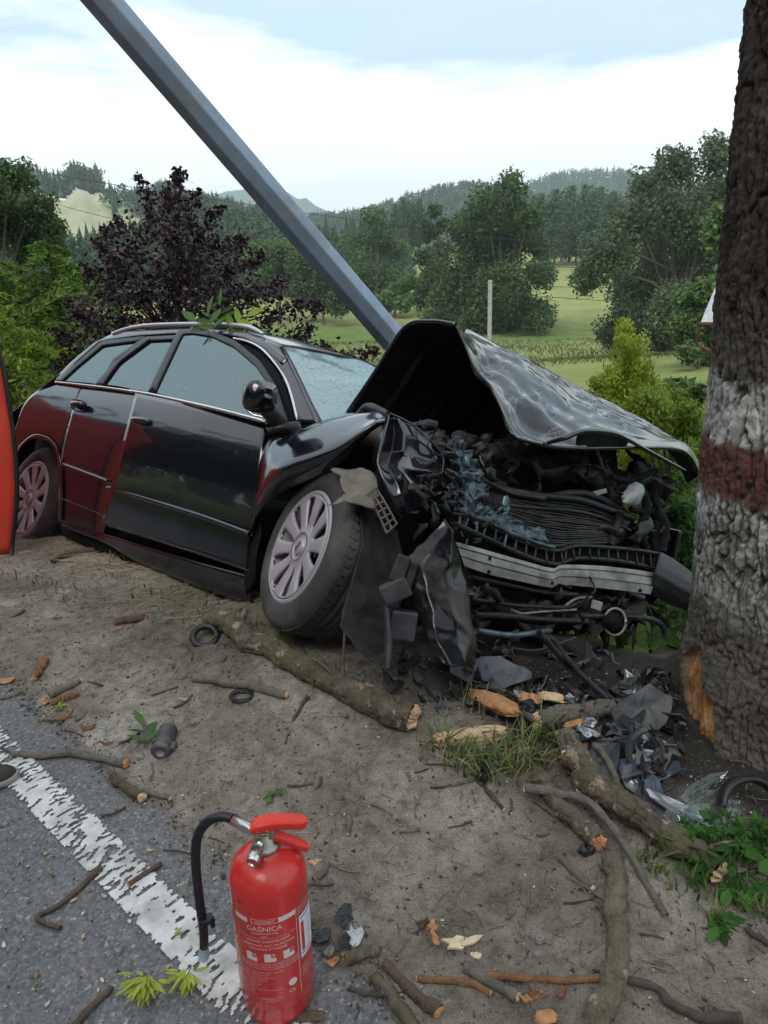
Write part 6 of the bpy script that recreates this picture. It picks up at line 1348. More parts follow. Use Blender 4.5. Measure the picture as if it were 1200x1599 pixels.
# small loose twigs nothing tells apart
TW_PX = [(14, 1175), (55, 1110), (90, 1125), (150, 1068), (240, 1205), (290, 1098), (430, 1020), (640, 1215), (660, 1205), (690, 1195), (560, 1212), (470, 1228), (500, 1225), (600, 1265), (720, 1290), (690, 1230), (800, 1430), (850, 1305), (905, 1410), (650, 1455), (1020, 1462), (1055, 1300), (130, 1120), (118, 1145), (205, 1155), (330, 1280), (340, 1312), (180, 1270), (20, 1088), (30, 960), (280, 1330), (1105, 1450), (1170, 1420), (560, 1580), (715, 1445), (770, 1245), (800, 1260), (640, 1300), (300, 1020), (352, 1030)]
gt = np.random.default_rng(12)
for i, (x, y) in enumerate(TW_PX):
    a = gt.random() * 3.1; L_ = gt.uniform(10, 26); B('twig', 'small loose twig lying on the sand or asphalt', 'twig', [(x - L_ * math.cos(a), y - L_ * .5 * math.sin(a)), (x, y), (x + L_ * math.cos(a + .3), y + L_ * .5 * math.sin(a + .3))], (gt.uniform(1.5, 3), gt.uniform(1.2, 2.6)), [TWIGM, GREYB, BROWNB][i % 3], None, None, 'small loose twigs on the ground', seed=60 + i, seg=7)

def slab(name, label, cat_, px, py, w_, h, th, rot, mat, group=None, seed=0, tilt=.12, lift_=0.0, jag=.25, n=12, curl=.1, dist=None, up=None, sub=3):
    """irregular broken plate lying on the ground; w_, h in metres"""
    g = np.random.default_rng(seed + 900); c = G(px, py) + np.array([0, 0, th * .5 + lift_]); a = np.linspace(0, 2 * np.pi, n + 1)[:-1] + g.normal(size=n) * .12
    rr = (1 + jag * g.normal(size=n)).clip(.45, 1.6)
    nrm = np.array([g.normal() * tilt, g.normal() * tilt, 1.0]) if up is None else np.asarray(up, float); nrm /= np.linalg.norm(nrm)
    u = np.array([math.cos(rot), math.sin(rot), 0]); u -= nrm * (u @ nrm); u /= np.linalg.norm(u); v_ = np.cross(nrm, u)
    V, K = [], [1.0, .66, .33]
    for s in (1, -1):
        for k in K:
            for q, r in zip(a, rr):
                x, y = math.cos(q) * r * k * w_ / 2, math.sin(q) * r * k * h / 2
                z = curl * ((x / max(w_, 1e-6)) ** 2 * w_ * 2 + .4 * y * math.sin(9 * x / max(w_, 1e-6))) + th * .25 * g.normal() * (s > 0) * (k < 1)
                V.append(c + u * x + v_ * y + nrm * (s * th / 2 + z))
        V.append(c + nrm * (s * th / 2))
    m_ = n * 3 + 1; F = []
    for s in (0, 1):
        o = s * m_
        for k in range(2):
            for i in range(n):
                q = (o + k * n + i, o + k * n + (i + 1) % n, o + (k + 1) * n + (i + 1) % n, o + (k + 1) * n + i); F.append(q if s == 0 else q[::-1])
        for i in range(n):
            q = (o + 2 * n + i, o + 2 * n + (i + 1) % n, o + 3 * n); F.append(q if s == 0 else q[::-1])
    for i in range(n): F.append((i, m_ + i, m_ + (i + 1) % n, (i + 1) % n))
    V = np.array(V); b0 = float(min((q[2] - GZ(q[0], q[1])) for q in V[::3]))
    if b0 < -.3 * th: V[:, 2] -= b0 + .3 * th if b0 < 0 else 0
    o = obj(name, V - c, F, mat); o.location = Vector([float(x) for x in c]); return tag(o, label, cat_, group)
# splintered wood of the roadside tree
def splinter(name, label, p0, p1, wpx, mat, seed, hpx=None, lift_=0):
    """a torn chunk of wood with long fibres: ridged block between two photo points"""
    g = np.random.default_rng(seed); a, b = G(*p0) + [0, 0, lift_], G(*p1) + [0, 0, lift_]; d = b - a; L_ = np.linalg.norm(d); d /= L_; s = np.cross([0, 0, 1.0], d); s /= np.linalg.norm(s); dep = float((a - CAM) @ CF); w_ = wpx / FPX * dep; h = (hpx or wpx * .7) / FPX * dep
    V, nu, nv = [], 26, 18
    off = .12 * g.normal(size=nv)
    for i in range(nu):
        u = i / (nu - 1)
        for j in range(nv):
            q = 2 * np.pi * j / nv; pr_ = np.interp(u, [0, .12, .5, .88, 1], [.45, .85, 1, .9, .5]); e = off[j] * L_ * (1 if u > .8 else -1 if u < .2 else 0) * abs(u - .5)
            k = pr_ * (1 + .16 * math.sin(j * 5.3 + seed) + .10 * vnoise(u * 7, j * .9, seed, 3))
            V.append(a + d * (L_ * u + e) + s * math.cos(q) * w_ / 2 * k + np.array([0, 0, 1.0]) * (h * .45 + math.sin(q) * h / 2 * k))
    o = obj(name, V, gridf(nu, nv, False, True).tolist() + [tuple(range(nv))[::-1], tuple(range((nu - 1) * nv, nu * nv))], mat, None, False)
    c = a.copy(); me = o.data; v = np.empty(len(me.vertices) * 3, np.float32); me.vertices.foreach_get('co', v); v = v.reshape(-1, 3) - c.astype(np.float32); me.vertices.foreach_set('co', v.ravel()); o.location = Vector([float(x) for x in c])
    return tag(o, label, 'split wood')
splinter('split_wood', 'big pale chunk of split wood behind the grass tuft', (680, 1164), (788, 1152), 36, WOODP, 1, 24)
splinter('split_wood', 'orange slab of split wood leaning under the torn plastic sheet', (738, 1098), (806, 1130), 34, WOODO, 2, 20, .02)
splinter('split_wood', 'rounded pale piece of split wood above the broken log', (842, 1102), (880, 1110), 20, WOODP, 3, 12, .03)
splinter('split_wood', 'orange piece of split wood beside the crumpled foil', (812, 1106), (842, 1112), 20, WOODO, 4, 14, .03)
splinter('split_wood', 'orange splinter lying in front of the broken log', (882, 1140), (912, 1132), 12, WOODO, 5, 8, .01)
splinter('split_wood', 'yellowish crumbled wood below the broken log', (868, 1148), (900, 1154), 16, WOODP, 6, 10)
splinter('split_wood', 'rust orange lump of wood at the edge of the plastic debris', (902, 1170), (920, 1164), 20, WOODO, 7, 16)
splinter('split_wood', 'slim yellow splinter in the grass tuft', (800, 1178), (838, 1170), 10, WOODP, 8, 7)
splinter('split_wood', 'orange lump at the bottom edge right of centre', (838, 1595), (868, 1592), 22, WOODO, 9, 14)
splinter('split_wood', 'yellow splinter among the grey plastic shards', (978, 1208), (992, 1190), 10, WOODP, 10, 7, .03)
splinter('split_wood', 'brown curl of bark at the bottom edge beside the extinguisher', (462, 1592), (506, 1588), 16, BROWNB, 11, 10)
slab('wood_piece', 'flat cream piece of split wood on the sand right of the plastic flakes', 'wood piece', 715, 1475, .032, .062, .006, 1.9, WOODW, seed=1, jag=.2)
slab('wood_piece', 'slim cream piece of split wood touching the flat cream piece', 'wood piece', 737, 1473, .016, .058, .006, .45 + 1.57, WOODW, seed=2, jag=.15)
slab('wood_piece', 'smallest cream piece of split wood at the foot of the flat cream piece', 'wood piece', 742, 1494, .024, .014, .006, -.6, WOODW, seed=3)
for i, (x, y, w_, h, rt, m, lb) in enumerate([(675, 1452, .035, .02, 1.2, WOODO, 'orange bark crumb left of the cream wood pieces'), (680, 1470, .05, .014, 1.9, WOODO, 'orange bark sliver left of the cream wood pieces'), (660, 1445, .03, .02, .4, BROWNB, 'dark brown bark crumb left of the orange crumbs'), (490, 1349, .032, .016, .2, WOODP, 'pale pink wood piece right of the extinguisher shoulder'), (838, 1555, .04, .016, 2.7, RUSTB, 'red brown bark piece near the bottom centre'), (824, 1562, .03, .015, .3, WOODO, 'orange bark piece near the bottom centre'), (877, 1553, .03, .016, .9, RUSTB, 'red brown bark flake just left of the rusty log'), (72, 1098, .05, .02, 2.4, WOODO, 'orange brown bark flake at the asphalt edge'), (100, 1125, .07, .02, 1.0, RUSTB, 'long reddish bark flake at the asphalt edge'), (139, 1138, .045, .03, .3, RUSTB, 'round reddish bark flake at the asphalt edge'), (168, 1163, .035, .014, .1, RUSTB, 'dark red bark chip beside the leafy sprig'), (8, 1065, .08, .03, .2, WOODO, 'pale torn wood at the left edge of the sand'), (188, 982, .03, .012, .1, WOODO, 'thin orange chip under the bark stub'), (290, 1096, .05, .010, .2, WOODP, 'thin pale sliver on the sand above the tyre part'), (545, 1498, .04, .012, -.3, WOODO, 'orange chip under the lichen covered chunk'), (520, 1505, .03, .014, .3, WOODO, 'orange chip left of the lichen covered chunk'), (975, 1480, .05, .02, 1.5, RUSTB, 'dark red bark sliver right of the rusty log'), (430, 1590, .03, .03, 1.5, RUSTB, 'dark bark crumb at the bottom edge')]):
    slab('bark_piece', lb, 'bark', x, y, w_, h, .005, rt, m, 'bits of bark and torn wood', seed=20 + i, curl=.4)
# pale chips all over the asphalt
gp = np.random.default_rng(31); CH_M = []
for k in range(6):
    n = 7; a = np.linspace(0, 2 * np.pi, n + 1)[:-1]; r = .7 + .5 * gp.random(n); V = [(math.cos(q) * x * .5, math.sin(q) * x * .28, z + .05 * gp.normal()) for z in (.0, .18) for q, x in zip(a, r)]
    CH_M.append([mesh('wood_chip', V, [tuple(range(n))[::-1], tuple(range(n, 2 * n))] + [(i, (i + 1) % n, n + (i + 1) % n, n + i) for i in range(n)], m) for m in (WOODW, WOODP, WOODO)])
spots = [(370 / 3, 1200 + 565 / 3), (345 / 3, 1200 + 620 / 3), (390 / 3, 1200 + 680 / 3), (390 / 3, 1200 + 790 / 3), (415 / 3, 1200 + 920 / 3), (480 / 3, 1200 + 995 / 3), (20 / 3, 1200 + 830 / 3), (290 / 3, 1200 + 640 / 3), (610 / 3, 1200 + 720 / 3), (830 / 3, 1200 + 625 / 3), (490 / 3, 1200 + 600 / 3), (215 / 3, 1200 + 400 / 3), (170 / 3, 1200 + 975 / 3), (225 / 3, 1200 + 1105 / 3), (790 / 3, 1200 + 930 / 3), (240 / 3, 1200 + 490 / 3), (700 / 3, 1200 + 385 / 3), (850 / 3, 1200 + 430 / 3)]
big = len(spots)
while len(spots) < 250:
    x, y = gp.uniform(0, 1200), gp.uniform(1050, 1599)
    if x < 520 and y > 1200 or gp.random() < .5: spots.append((x, y))
for i, (x, y) in enumerate(spots):
    q = G(x, y); s = (gp.uniform(.012, .02) if i < big else gp.uniform(.003, .009)); o = link('wood_chip', CH_M[i % 6][0 if gp.random() < .55 else gp.integers(1, 3)]); o.location = Vector([float(a) for a in q]) + Vector((0, 0, .0015)); o.rotation_euler = (gp.normal() * .2, gp.normal() * .2, gp.random() * 6.3); o.scale = (s, s, s * .8)
    tag(o, 'small pale wood chip scattered on the ground', 'wood chip', 'wood chips scattered on road and sand')
# crumbs of soil, grit and needle litter: nobody could count them
SHP_ = M('black_crumb', (.02, .02, .022), .4, bump=0); GLC_ = M('glass_crumb', (.35, .40, .40), .15, bump=0)
def crumbs(name, label, n, fx, s0, s1, mats, seed):
    g = np.random.default_rng(seed); V, F = [], []
    base = np.array([(1, 0, 0), (-.4, .9, 0), (-.5, -.8, 0), (.1, .1, .9), (0, 0, -.6)]); fb = np.array([(0, 1, 3), (1, 2, 3), (2, 0, 3), (1, 0, 4), (2, 1, 4), (0, 2, 4)])
    P_ = np.array([fx(g) for _ in range(n)]); z = np.maximum(gh(P_[:, 0], P_[:, 1]), np.where(P_ @ np.array([.682, .731]) < .86, .003, -9)); s = s0 + (s1 - s0) * g.random(n) ** 4
    th = g.random(n) * 6.3; c_, s_ = np.cos(th), np.sin(th); b = base[None] * (.6 + .8 * g.random((n, 5, 3))); x = b[..., 0] * c_[:, None] - b[..., 1] * s_[:, None]; y = b[..., 0] * s_[:, None] + b[..., 1] * c_[:, None]
    v = np.stack([P_[:, :1] + x * s[:, None], P_[:, 1:2] + y * s[:, None], z[:, None] + b[..., 2] * s[:, None] * .7], -1); f = (fb[None] + 5 * np.arange(n)[:, None, None]).reshape(-1, 3)
    o = obj(name, v.reshape(-1, 3), f, mats, None, False, np.repeat(g.integers(0, len(mats), n), 6)); tag(o, label, kind='stuff')
SOIL = M('soil_crumb', (.165, .142, .118), .95, var=.4, scale=3); GRIT = M('grit', (.24, .215, .19), .9, var=.4, scale=3); DSOIL = M('dark_soil_crumb', (.06, .05, .042), .95)
crumbs('soil_crumbs', 'loose crumbs of soil and grit on the sandy verge', 26000, lambda g: st2xy(g.uniform(-4.2, 1.0), .80 + 1.4 * g.random() ** 1.3), .0012, .0085, [SOIL, SOIL, DSOIL, SOIL, DSOIL, GRIT], 3)
crumbs('road_grit', 'grit and tiny crumbs on the asphalt', 4500, lambda g: st2xy(g.uniform(-2.8, .3), .86 - .75 * g.random() ** 1.6), .001, .006, [SOIL, GRIT, WOODW, DSOIL, TWIGM], 4)
crumbs('wood_crumbs', 'tiny crumbs of torn wood strewn over the sand', 900, lambda g: st2xy(g.uniform(-1.9, .6), g.uniform(.75, 1.75)), .0015, .007, [WOODP, WOODO, WOODW, BROWNB], 14)
crumbs('glass_crumbs', 'tiny crumbs of broken glass and plastic below the crushed front', 1500, lambda g: st2xy(g.uniform(-1.7, .05), 1.85 - .35 * g.random() ** 1.5), .0015, .008, [SHP_, SHP_, GLC_], 15)
# needle-thin litter and straw by the sill
def litter(name, label, n, fx, l0, l1, mats, seed, wd=.0011):
    g = np.random.default_rng(seed); V, F = [], []
    for i in range(n):
        x, y = fx(g); a = g.random() * 6.3; L_ = g.uniform(l0, l1) / 2; d = np.array([math.cos(a), math.sin(a)]); q = [GZ(x, y) + .003 + .006 * g.random()] * 3; s = np.array([-d[1], d[0]]) * wd; bend = g.normal() * .12 * L_
        p = [np.array([x + d[0] * L_ * k - d[1] * bend * (k == 0), y + d[1] * L_ * k + d[0] * bend * (k == 0), z]) for k, z in zip((-1, 0, 1), q)]
        o = len(V)
        for w3 in p: V += [w3 + np.array([s[0], s[1], 0]), w3 - np.array([s[0], s[1], 0]), w3 + np.array([0, 0, wd * 1.5])]
        for k in (0, 3): F += [(o + k, o + k + 3, o + k + 5, o + k + 2), (o + k + 2, o + k + 5, o + k + 4, o + k + 1)]
    ob = obj(name, V, F, mats, attr=None); tag(ob, label, kind='stuff')
STRAWP = M('straw_piece', (.34, .28, .18), .85, var=.35, scale=6)
litter('straw', 'dry straw lying on the sand below the sill', 420, lambda g: st2xy(g.uniform(-4.8, -2.4), g.uniform(1.45, 2.1)), .05, .30, STRAWP, 5, .0014)
litter('straw', 'scattered bits of straw on the verge', 380, lambda g: st2xy(g.uniform(-4, .8), g.uniform(.85, 1.9)), .015, .07, STRAWP, 6, .0007)
litter('dark_litter', 'dark needle thin plant litter on the sand', 1500, lambda g: st2xy(g.uniform(-4, .8), g.uniform(.78, 1.9)), .01, .05, TWIGM, 7, .0008)

# --- plastic and metal pieces of the car
FLK = M('black_paint_flake', (.030, .032, .038), .45, bump=.05); FLW = M('pale_filler_flake', (.50, .54, .57), .5, var=.12, bump=.2); SHP = M('grey_plastic_shard', (.055, .06, .068), .42, var=.4, scale=14, bump=.2, dirt=(.16, .15, .14), dirt_amt=.35, dscale=10)
SHL = M('silvery_shard', (.42, .44, .47), .3, metal=.6, var=.3, scale=12, bump=.15); SHB = M('blue_grey_shard', (.085, .11, .15), .38, var=.3, scale=12, bump=.15)
slab('paint_flake', 'dark curved plastic flake touching the extinguisher', 'plastic flake', 500, 1464, .05, .045, .003, .5, FLK, seed=41, jag=.2, curl=.05)
slab('paint_flake', 'dark pointed plastic flake standing above the pale flake', 'plastic flake', 540, 1440, .045, .04, .003, .9, FLK, seed=42, jag=.3, up=(.3, -.6, .7))
slab('paint_flake', 'pale silvery flake on the sand right of the extinguisher', 'plastic flake', 553, 1466, .042, .042, .004, .3, FLW, seed=43, jag=.22, up=(0, -.5, .8))
slab('paint_flake', 'black flake under the pale silvery flake', 'plastic flake', 540, 1480, .04, .05, .003, .6, FLK, seed=44, jag=.3, up=(.1, -.7, .6))
slab('rubber_pad', 'small black rubber pad beside the logs at right', 'rubber pad', 917, 1330, .045, .03, .014, .4, PLAS, seed=45, jag=.08)
slab('plastic_block', 'small black plastic lump below the grass tuft', 'plastic part', 757, 1214, .05, .035, .025, 1.1, PLAS, seed=46, jag=.3)
slab('plastic_tray', 'large grey blue plastic tray piece lying under the torn bumper corner', 'plastic tray', 765, 1066, .27, .12, .006, -.15, M('grey_blue_tray', (.085, .10, .125), .5, var=.45, scale=14, bump=.5, bscale=60, dirt=(.03, .03, .03), dirt_amt=.4, dscale=8), seed=47, jag=.1, up=(0, -.55, .75), lift_=.03, n=14, curl=.15)
slab('plastic_part', 'dark grey plastic cover among the splinters left of the grass tuft', 'plastic part', 692, 1112, .07, .06, .006, .4, SHP, seed=48, up=(.1, -.7, .6))
slab('plastic_part', 'black angled plastic part beside the crumpled foil', 'plastic part', 832, 1124, .05, .08, .006, 1.2, PLAS, seed=49, up=(.3, -.6, .6), lift_=.02)
slab('plastic_part', 'black forked plastic part next to the foil', 'plastic part', 812, 1118, .02, .07, .006, 1.9, PLAS, seed=50, up=(-.2, -.7, .6), lift_=.02)
slab('foil_piece', 'crumpled silver foil above the black angled plastic part', 'foil', 806, 1102, .045, .05, .006, .6, SHL, seed=51, jag=.4, curl=1.2, lift_=.03)
slab('foil_piece', 'small crumpled silver foil in front of the broken log', 'foil', 904, 1146, .03, .03, .006, .3, SHL, seed=52, jag=.4, curl=1.2, lift_=.01)
slab('trim_strip', 'long silvery trim strip lying at the foot of the roadside tree', 'trim strip', 1060, 1276, .20, .035, .008, -.55, SHL, seed=53, jag=.06, n=10, up=(.1, -.4, .8), lift_=.02)
slab('trim_strip', 'white edged strip right of the long silvery trim strip', 'trim strip', 1115, 1306, .13, .03, .008, .05, SHL, seed=54, jag=.06, n=10, up=(.1, -.3, .9), lift_=.01)
for i, (x, y, w_, h, lb) in enumerate([(1115, 1288, .14, .07, 'large clear glass shard resting on the trim strip'), (1060, 1298, .10, .09, 'square clear glass shard left of the weeds'), (1095, 1248, .16, .06, 'dusty glass shard leaning on the foot of the trunk'), (1140, 1270, .06, .03, 'small glass shard by the trunk foot'), (1078, 1322, .04, .025, 'tiny bright glass shard above the weeds')]):
    slab('glass_shard', lb, 'glass shard', x, y, w_, h, .004, .3 * i, SHARD, seed=70 + i, jag=.18, curl=.1, up=(0, -.5 - .1 * (i == 2), .8), lift_=.02)
slab('plastic_shard', 'blue grey upright shard left of the silvery trim strip', 'plastic shard', 1022, 1262, .05, .11, .005, .15, SHB, seed=80, jag=.15, up=(-.1, -.75, .5), lift_=.03)
slab('plastic_shard', 'black upright strip left of the blue grey shard', 'plastic shard', 1006, 1240, .02, .13, .005, .05, PLAS, seed=81, jag=.1, up=(-.1, -.75, .5), lift_=.03)
slab('plastic_shard', 'ribbed grey plate lying above the forked log', 'plastic shard', 955, 1180, .12, .10, .005, .6, M('ribbed_plate', (.20, .20, .21), .5, var=.3, scale=30, bump=.4), seed=82, jag=.12, up=(0, -.4, .8), lift_=.02)
slab('plastic_shard', 'broad crumpled dark sheet right above the forked log', 'plastic shard', 925, 1205, .16, .12, .006, .2, SHP, seed=83, jag=.2, curl=.6, lift_=.01)
gs = np.random.default_rng(15); i = 0
while i < 84:
    u, v_ = gs.random(), gs.random(); x = 880 + 180 * u; y = 1070 + 190 * v_
    if x < 880 + (y - 1130) * .9 or (y > 1215 and x > 1045) or (y < 1110 and x < 930): continue
    sz = gs.uniform(.03, .11); m = [SHP, SHP, PLAS, SHB, SHP, GRUB, SHL][gs.integers(0, 7)] if gs.random() < .85 else SHL
    slab('plastic_shard', 'dark torn plastic shard in the heap between radiator and trunk', 'plastic shard', x, y, sz, sz * gs.uniform(.3, .9), .004, gs.random() * 6, m, 'plastic shards heaped at the trunk foot', seed=100 + i, jag=.32, curl=.5, up=(gs.normal() * .5, -.35 + gs.normal() * .5, .8), lift_=gs.uniform(0, .05), n=9); i += 1
i = 0
while i < 90:
    x, y = gs.uniform(610, 1000), gs.uniform(1000, 1125)
    if y > 1045 + (x - 610) * .40 + 35 or y < 1030 - (x - 610) * .05: continue
    sz = gs.uniform(.025, .09); m = [SHP, PLAS, GRUB, GRUB][gs.integers(0, 4)]
    slab('plastic_shard', 'blackened plastic shard on the dark soil under the crushed front', 'plastic shard', x, y, sz, sz * gs.uniform(.2, .8), .004, gs.random() * 6, m, 'blackened shards under the crushed front', seed=300 + i, jag=.35, curl=.5, up=(gs.normal() * .5, gs.normal() * .5, .8), lift_=gs.uniform(0, .03), n=9); i += 1
sheet_c = G(995, 1205)
def arc_part(name, label, cat_, c, r, th0, th1, wd, mat, up, seed=0, n=26):
    up = np.asarray(up, float); up /= np.linalg.norm(up); u = np.cross(up, [0, 0, 1.0]); u = u / np.linalg.norm(u) if np.linalg.norm(u) > .1 else np.array([1.0, 0, 0]); v_ = np.cross(up, u)
    V = []
    for a in np.linspace(th0, th1, n):
        rd_ = math.cos(a) * u + math.sin(a) * v_
        for z, k in ((-.5, 0), (-.3, 1), (.3, 1), (.5, 0), (.3, -.4), (-.3, -.4)): V.append(rd_ * (r + k * wd * .25) + up * z * wd)
    o = obj(name, V, gridf(n, 6, False, True).tolist() + [tuple(range(6)), tuple(range((n - 1) * 6, n * 6))], mat, None, True); o.location = Vector([float(x) for x in c]); return tag(o, label, cat_)
arc_part('plastic_ring', 'curved black plastic arch lying against the trunk foot behind the weeds', 'plastic part', G(1172, 1292) + [0, 0, .05], .075, 3.3, 6.1, .05, PLAS, (0, -.75, .6))
arc_part('plastic_arch', 'grey looped plastic duct standing in the heap at the trunk foot', 'plastic part', G(1022, 1206) + [0, 0, .06], .07, -1.2, 1.6, .05, SHP, (-.2, -.85, .4))
arc_part('plastic_arch', 'grey plastic duct half buried left of the looped duct', 'plastic part', G(1000, 1200) + [0, 0, .05], .055, 1.3, 4.0, .05, SHP, (.2, -.85, .4))
v, f = tube_vf([G(965, 1188) + [0, 0, .03], G(992, 1184) + [0, 0, .035]], [.035, .035], 14); tag(obj('plastic_cup', v, f, PLAS, None, True), 'round black plastic cup in the heap left of the ducts', 'plastic part')
slab('plastic_shard', 'broad dark plate leaning at the top of the heap beside the trunk', 'plastic shard', 1000, 1128, .20, .13, .006, .3, SHP, seed=390, jag=.15, up=(0, -.5, .8), lift_=.05)
slab('plastic_shard', 'upright black block at the back of the heap', 'plastic shard', 1020, 1082, .09, .07, .02, .1, PLAS, seed=391, jag=.1, up=(0, -.8, .5), lift_=.05)
tag(tube('rod', [G(862, 1034) + [0, 0, .10], G(900, 1070) + [0, 0, .06], G(958, 1112) + [0, 0, .03]], .009, PLASB, None, 8, n=12), 'long thin dark rod slanting down in front of the crushed front', 'rod')
# rubber ring, coil of cable, tyre part
r0 = G(321, 1000); v, f = lathe_vf([(.046 + .014 * math.cos(a), .014 * math.sin(a)) for a in np.linspace(0, 2 * np.pi, 13)], 34, r0 + [0, 0, .018], np.array([.1, -.5, .85]) / 1.0, np.array([1.0, 0, -.1]), np.array([0, .85, .5])); tag(obj('rubber_ring', v, f, PLAS, None, True), 'black rubber ring beside the torn end of the long mossy log', 'rubber ring')
c0 = G(378, 1090); p = [c0 + np.array([math.cos(a) * (.036 + .006 * math.sin(a * 2.3)), math.sin(a) * (.028 + .005 * math.sin(a * 1.7)), .008 + .004 * math.sin(a * .9)]) for a in np.linspace(0, 6 * np.pi, 80)]; tag(tube('cable_coil', p, .0042, PLAS, None, 6), 'coil of black cable lying below the grey stick', 'cable')
def canister():
    a, b = G(250, 1195), G(266, 1150); a = a + [0, 0, .03]; b = b + [0, 0, .03]; d = (a - b) / np.linalg.norm(a - b); s = np.cross(d, [0, 0, 1.0]); s /= np.linalg.norm(s); u = np.cross(s, d)
    MT = M('grey_canister', (.075, .078, .085), .5, metal=.2, var=.35, scale=20, bump=.2, dirt=(.2, .18, .16), dirt_amt=.3)
    t = thing('damper_part', 'grey cylindrical car part with a round socket lying on the sand', 'car part', b - [0, 0, .03])
    v, f = lathe_vf([(.0, 0), (.026, .0), (.03, .006), (.03, .075), (.026, .08), (.026, .088), (.031, .09), (.031, .108), (.024, .112), (.016, .112), (.012, .10), (.0, .10)], 30, b, d, s, u); obj('body', v, f, MT, t, True)
    v, f = lathe_vf([(.0, .103), (.0115, .104), (.015, .1125)], 20, b, d, s, u); obj('socket', v, f, M('socket_grey', (.22, .25, .29), .4), t, True)
    box('lug', b + d * .085 - s * .034, s * .008, d * .016, u * .008, MT, t, .003); box('lug', b + d * .06 + s * .032, s * .005, d * .01, u * .01, MT, t, .003)
canister()

# --- leaves
def leaf_vf(base, d, up, L_, wd, cup=.12):
    d = d / np.linalg.norm(d); s = np.cross(up, d); s /= np.linalg.norm(s) + 1e-9; n = np.cross(d, s); us = (0, .18, .45, .75, 1); ws = (.05, .7, 1, .6, .03); V = []
    for u, w_ in zip(us, ws): c = base + d * L_ * u - n * L_ * .12 * u * u; V += [c - s * wd * w_ / 2 + n * wd * cup * w_, c, c + s * wd * w_ / 2 + n * wd * cup * w_]
    F = []
    for i in range(4): F += [(3 * i, 3 * i + 1, 3 * i + 4, 3 * i + 3), (3 * i + 1, 3 * i + 2, 3 * i + 5, 3 * i + 4)]
    return V, F
def sprig(name, label, base, tip, pairs, L_, wd, mat, seed, cat_='leafy twig', upv=(0, 0, 1), spread_=.9, jit=.2):
    g = np.random.default_rng(seed); base, tip = np.asarray(base, float), np.asarray(tip, float); d = tip - base; Ln = np.linalg.norm(d); d /= Ln; up = np.asarray(upv, float); s = np.cross(up, d); s /= np.linalg.norm(s)
    t = thing(name, label, cat_, base); p = cr([base, base + d * Ln * .5 + up * Ln * .05, tip], 10); v, f = tube_vf(p, np.linspace(.0024, .001, 10), 5); obj('stem', v, f, TWIGM, t, True)
    for i in range(pairs + 1):
        k = p[min(9, int((.25 + .75 * i / max(pairs, 1)) * 9))]
        for sg in ((-1, 1) if i < pairs else (0,)):
            dd = d * .75 + s * sg * spread_ + g.normal(size=3) * jit + up * .15 * g.random(); l_ = L_ * g.uniform(.8, 1.15)
            V, F = leaf_vf(k, dd, up + g.normal(size=3) * .2, l_, wd); obj('leaf', V, F, mat, t, True, attr={'tint': ('FACE', np.full(8, g.random()))})
    return t
sprig('leafy_twig', 'fresh green leaf sprig lying on the sand above the grey car part', G(228, 1172) + [0, 0, .012], G(226, 1140) + [0, 0, .02], 2, .07, .026, LF['ash'], 1)
sprig('leafy_twig', 'small yellow green sprig at the asphalt edge', G(88, 1116) + [0, 0, .01], G(98, 1106) + [0, 0, .02], 3, .025, .010, LF['bright'], 2)
sprig('leafy_twig', 'single folded green leaf behind the extinguisher handle', G(412, 1252) + [0, 0, .01], G(430, 1246) + [0, 0, .015], 1, .04, .024, LF['ash'], 3)
sprig('leafy_twig', 'small green leaf on the white line beside the nozzle', G(268, 1470) + [0, 0, .008], G(286, 1460) + [0, 0, .01], 0, .03, .010, LF['bright'], 4)
sprig('leafy_twig', 'tiny green leaf on the asphalt left of the hose', G(296, 1386) + [0, 0, .008], G(298, 1376) + [0, 0, .01], 0, .018, .008, LF['bright'], 5)
sprig('leafy_twig', 'tiny yellow leaf on the sand beside the slim grey stick', G(262, 1255) + [0, 0, .006], G(270, 1252) + [0, 0, .008], 0, .025, .008, LF['bright'], 6)
sprig('leafy_twig', 'small green leaf at the bottom left of the asphalt', G(57, 1552) + [0, 0, .006], G(60, 1540) + [0, 0, .008], 0, .02, .007, LF['ash'], 7)
sprig('leafy_twig', 'pair of yellow leaves on the sand at the upper left', G(82, 968) + [0, 0, .006], G(90, 967) + [0, 0, .008], 1, .03, .012, LF['bright'], 8)
LF['keys'] = leafmat('ash_key_wings', (.26, .32, .035), (.50, .56, .10), .3)
def keys(name, label, px, py, n, R, seed, dirn):
    g = np.random.default_rng(seed); c = G(px, py); t = thing(name, label, 'ash keys', c); dirn = np.array([dirn[0], dirn[1], 0.0])
    for i in range(n):
        a = g.normal() * .8; d = np.array([dirn[0] * math.cos(a) - dirn[1] * math.sin(a), dirn[0] * math.sin(a) + dirn[1] * math.cos(a), .14 * g.normal() + .12]); b = c + d * R * (.0 + .7 * g.random()) + [0, 0, .012 + .026 * g.random()]
        V, F = leaf_vf(b, d, np.array([g.normal() * .3, g.normal() * .3, 1.0]), .034 * g.uniform(.8, 1.25), .0095, .05); obj('seed_wing', V, F, LF['keys'], t, True, attr={'tint': ('FACE', np.full(8, .25 + .75 * g.random()))})
    v, f = tube_vf(cr([c + [0, 0, .012] - dirn * R * .5, c + [0, 0, .02], c + dirn * R * .4 + [0, 0, .012]], 8), .0013, 5); obj('stem', v, f, TWIGM, t, True)
keys('ash_keys', 'large yellow green bunch of ash keys on the asphalt', 232, 1540, 60, .05, 1, (-.15, -1)); keys('ash_keys', 'smaller bunch of ash keys beside the white line', 296, 1530, 34, .04, 2, (-.05, -1))
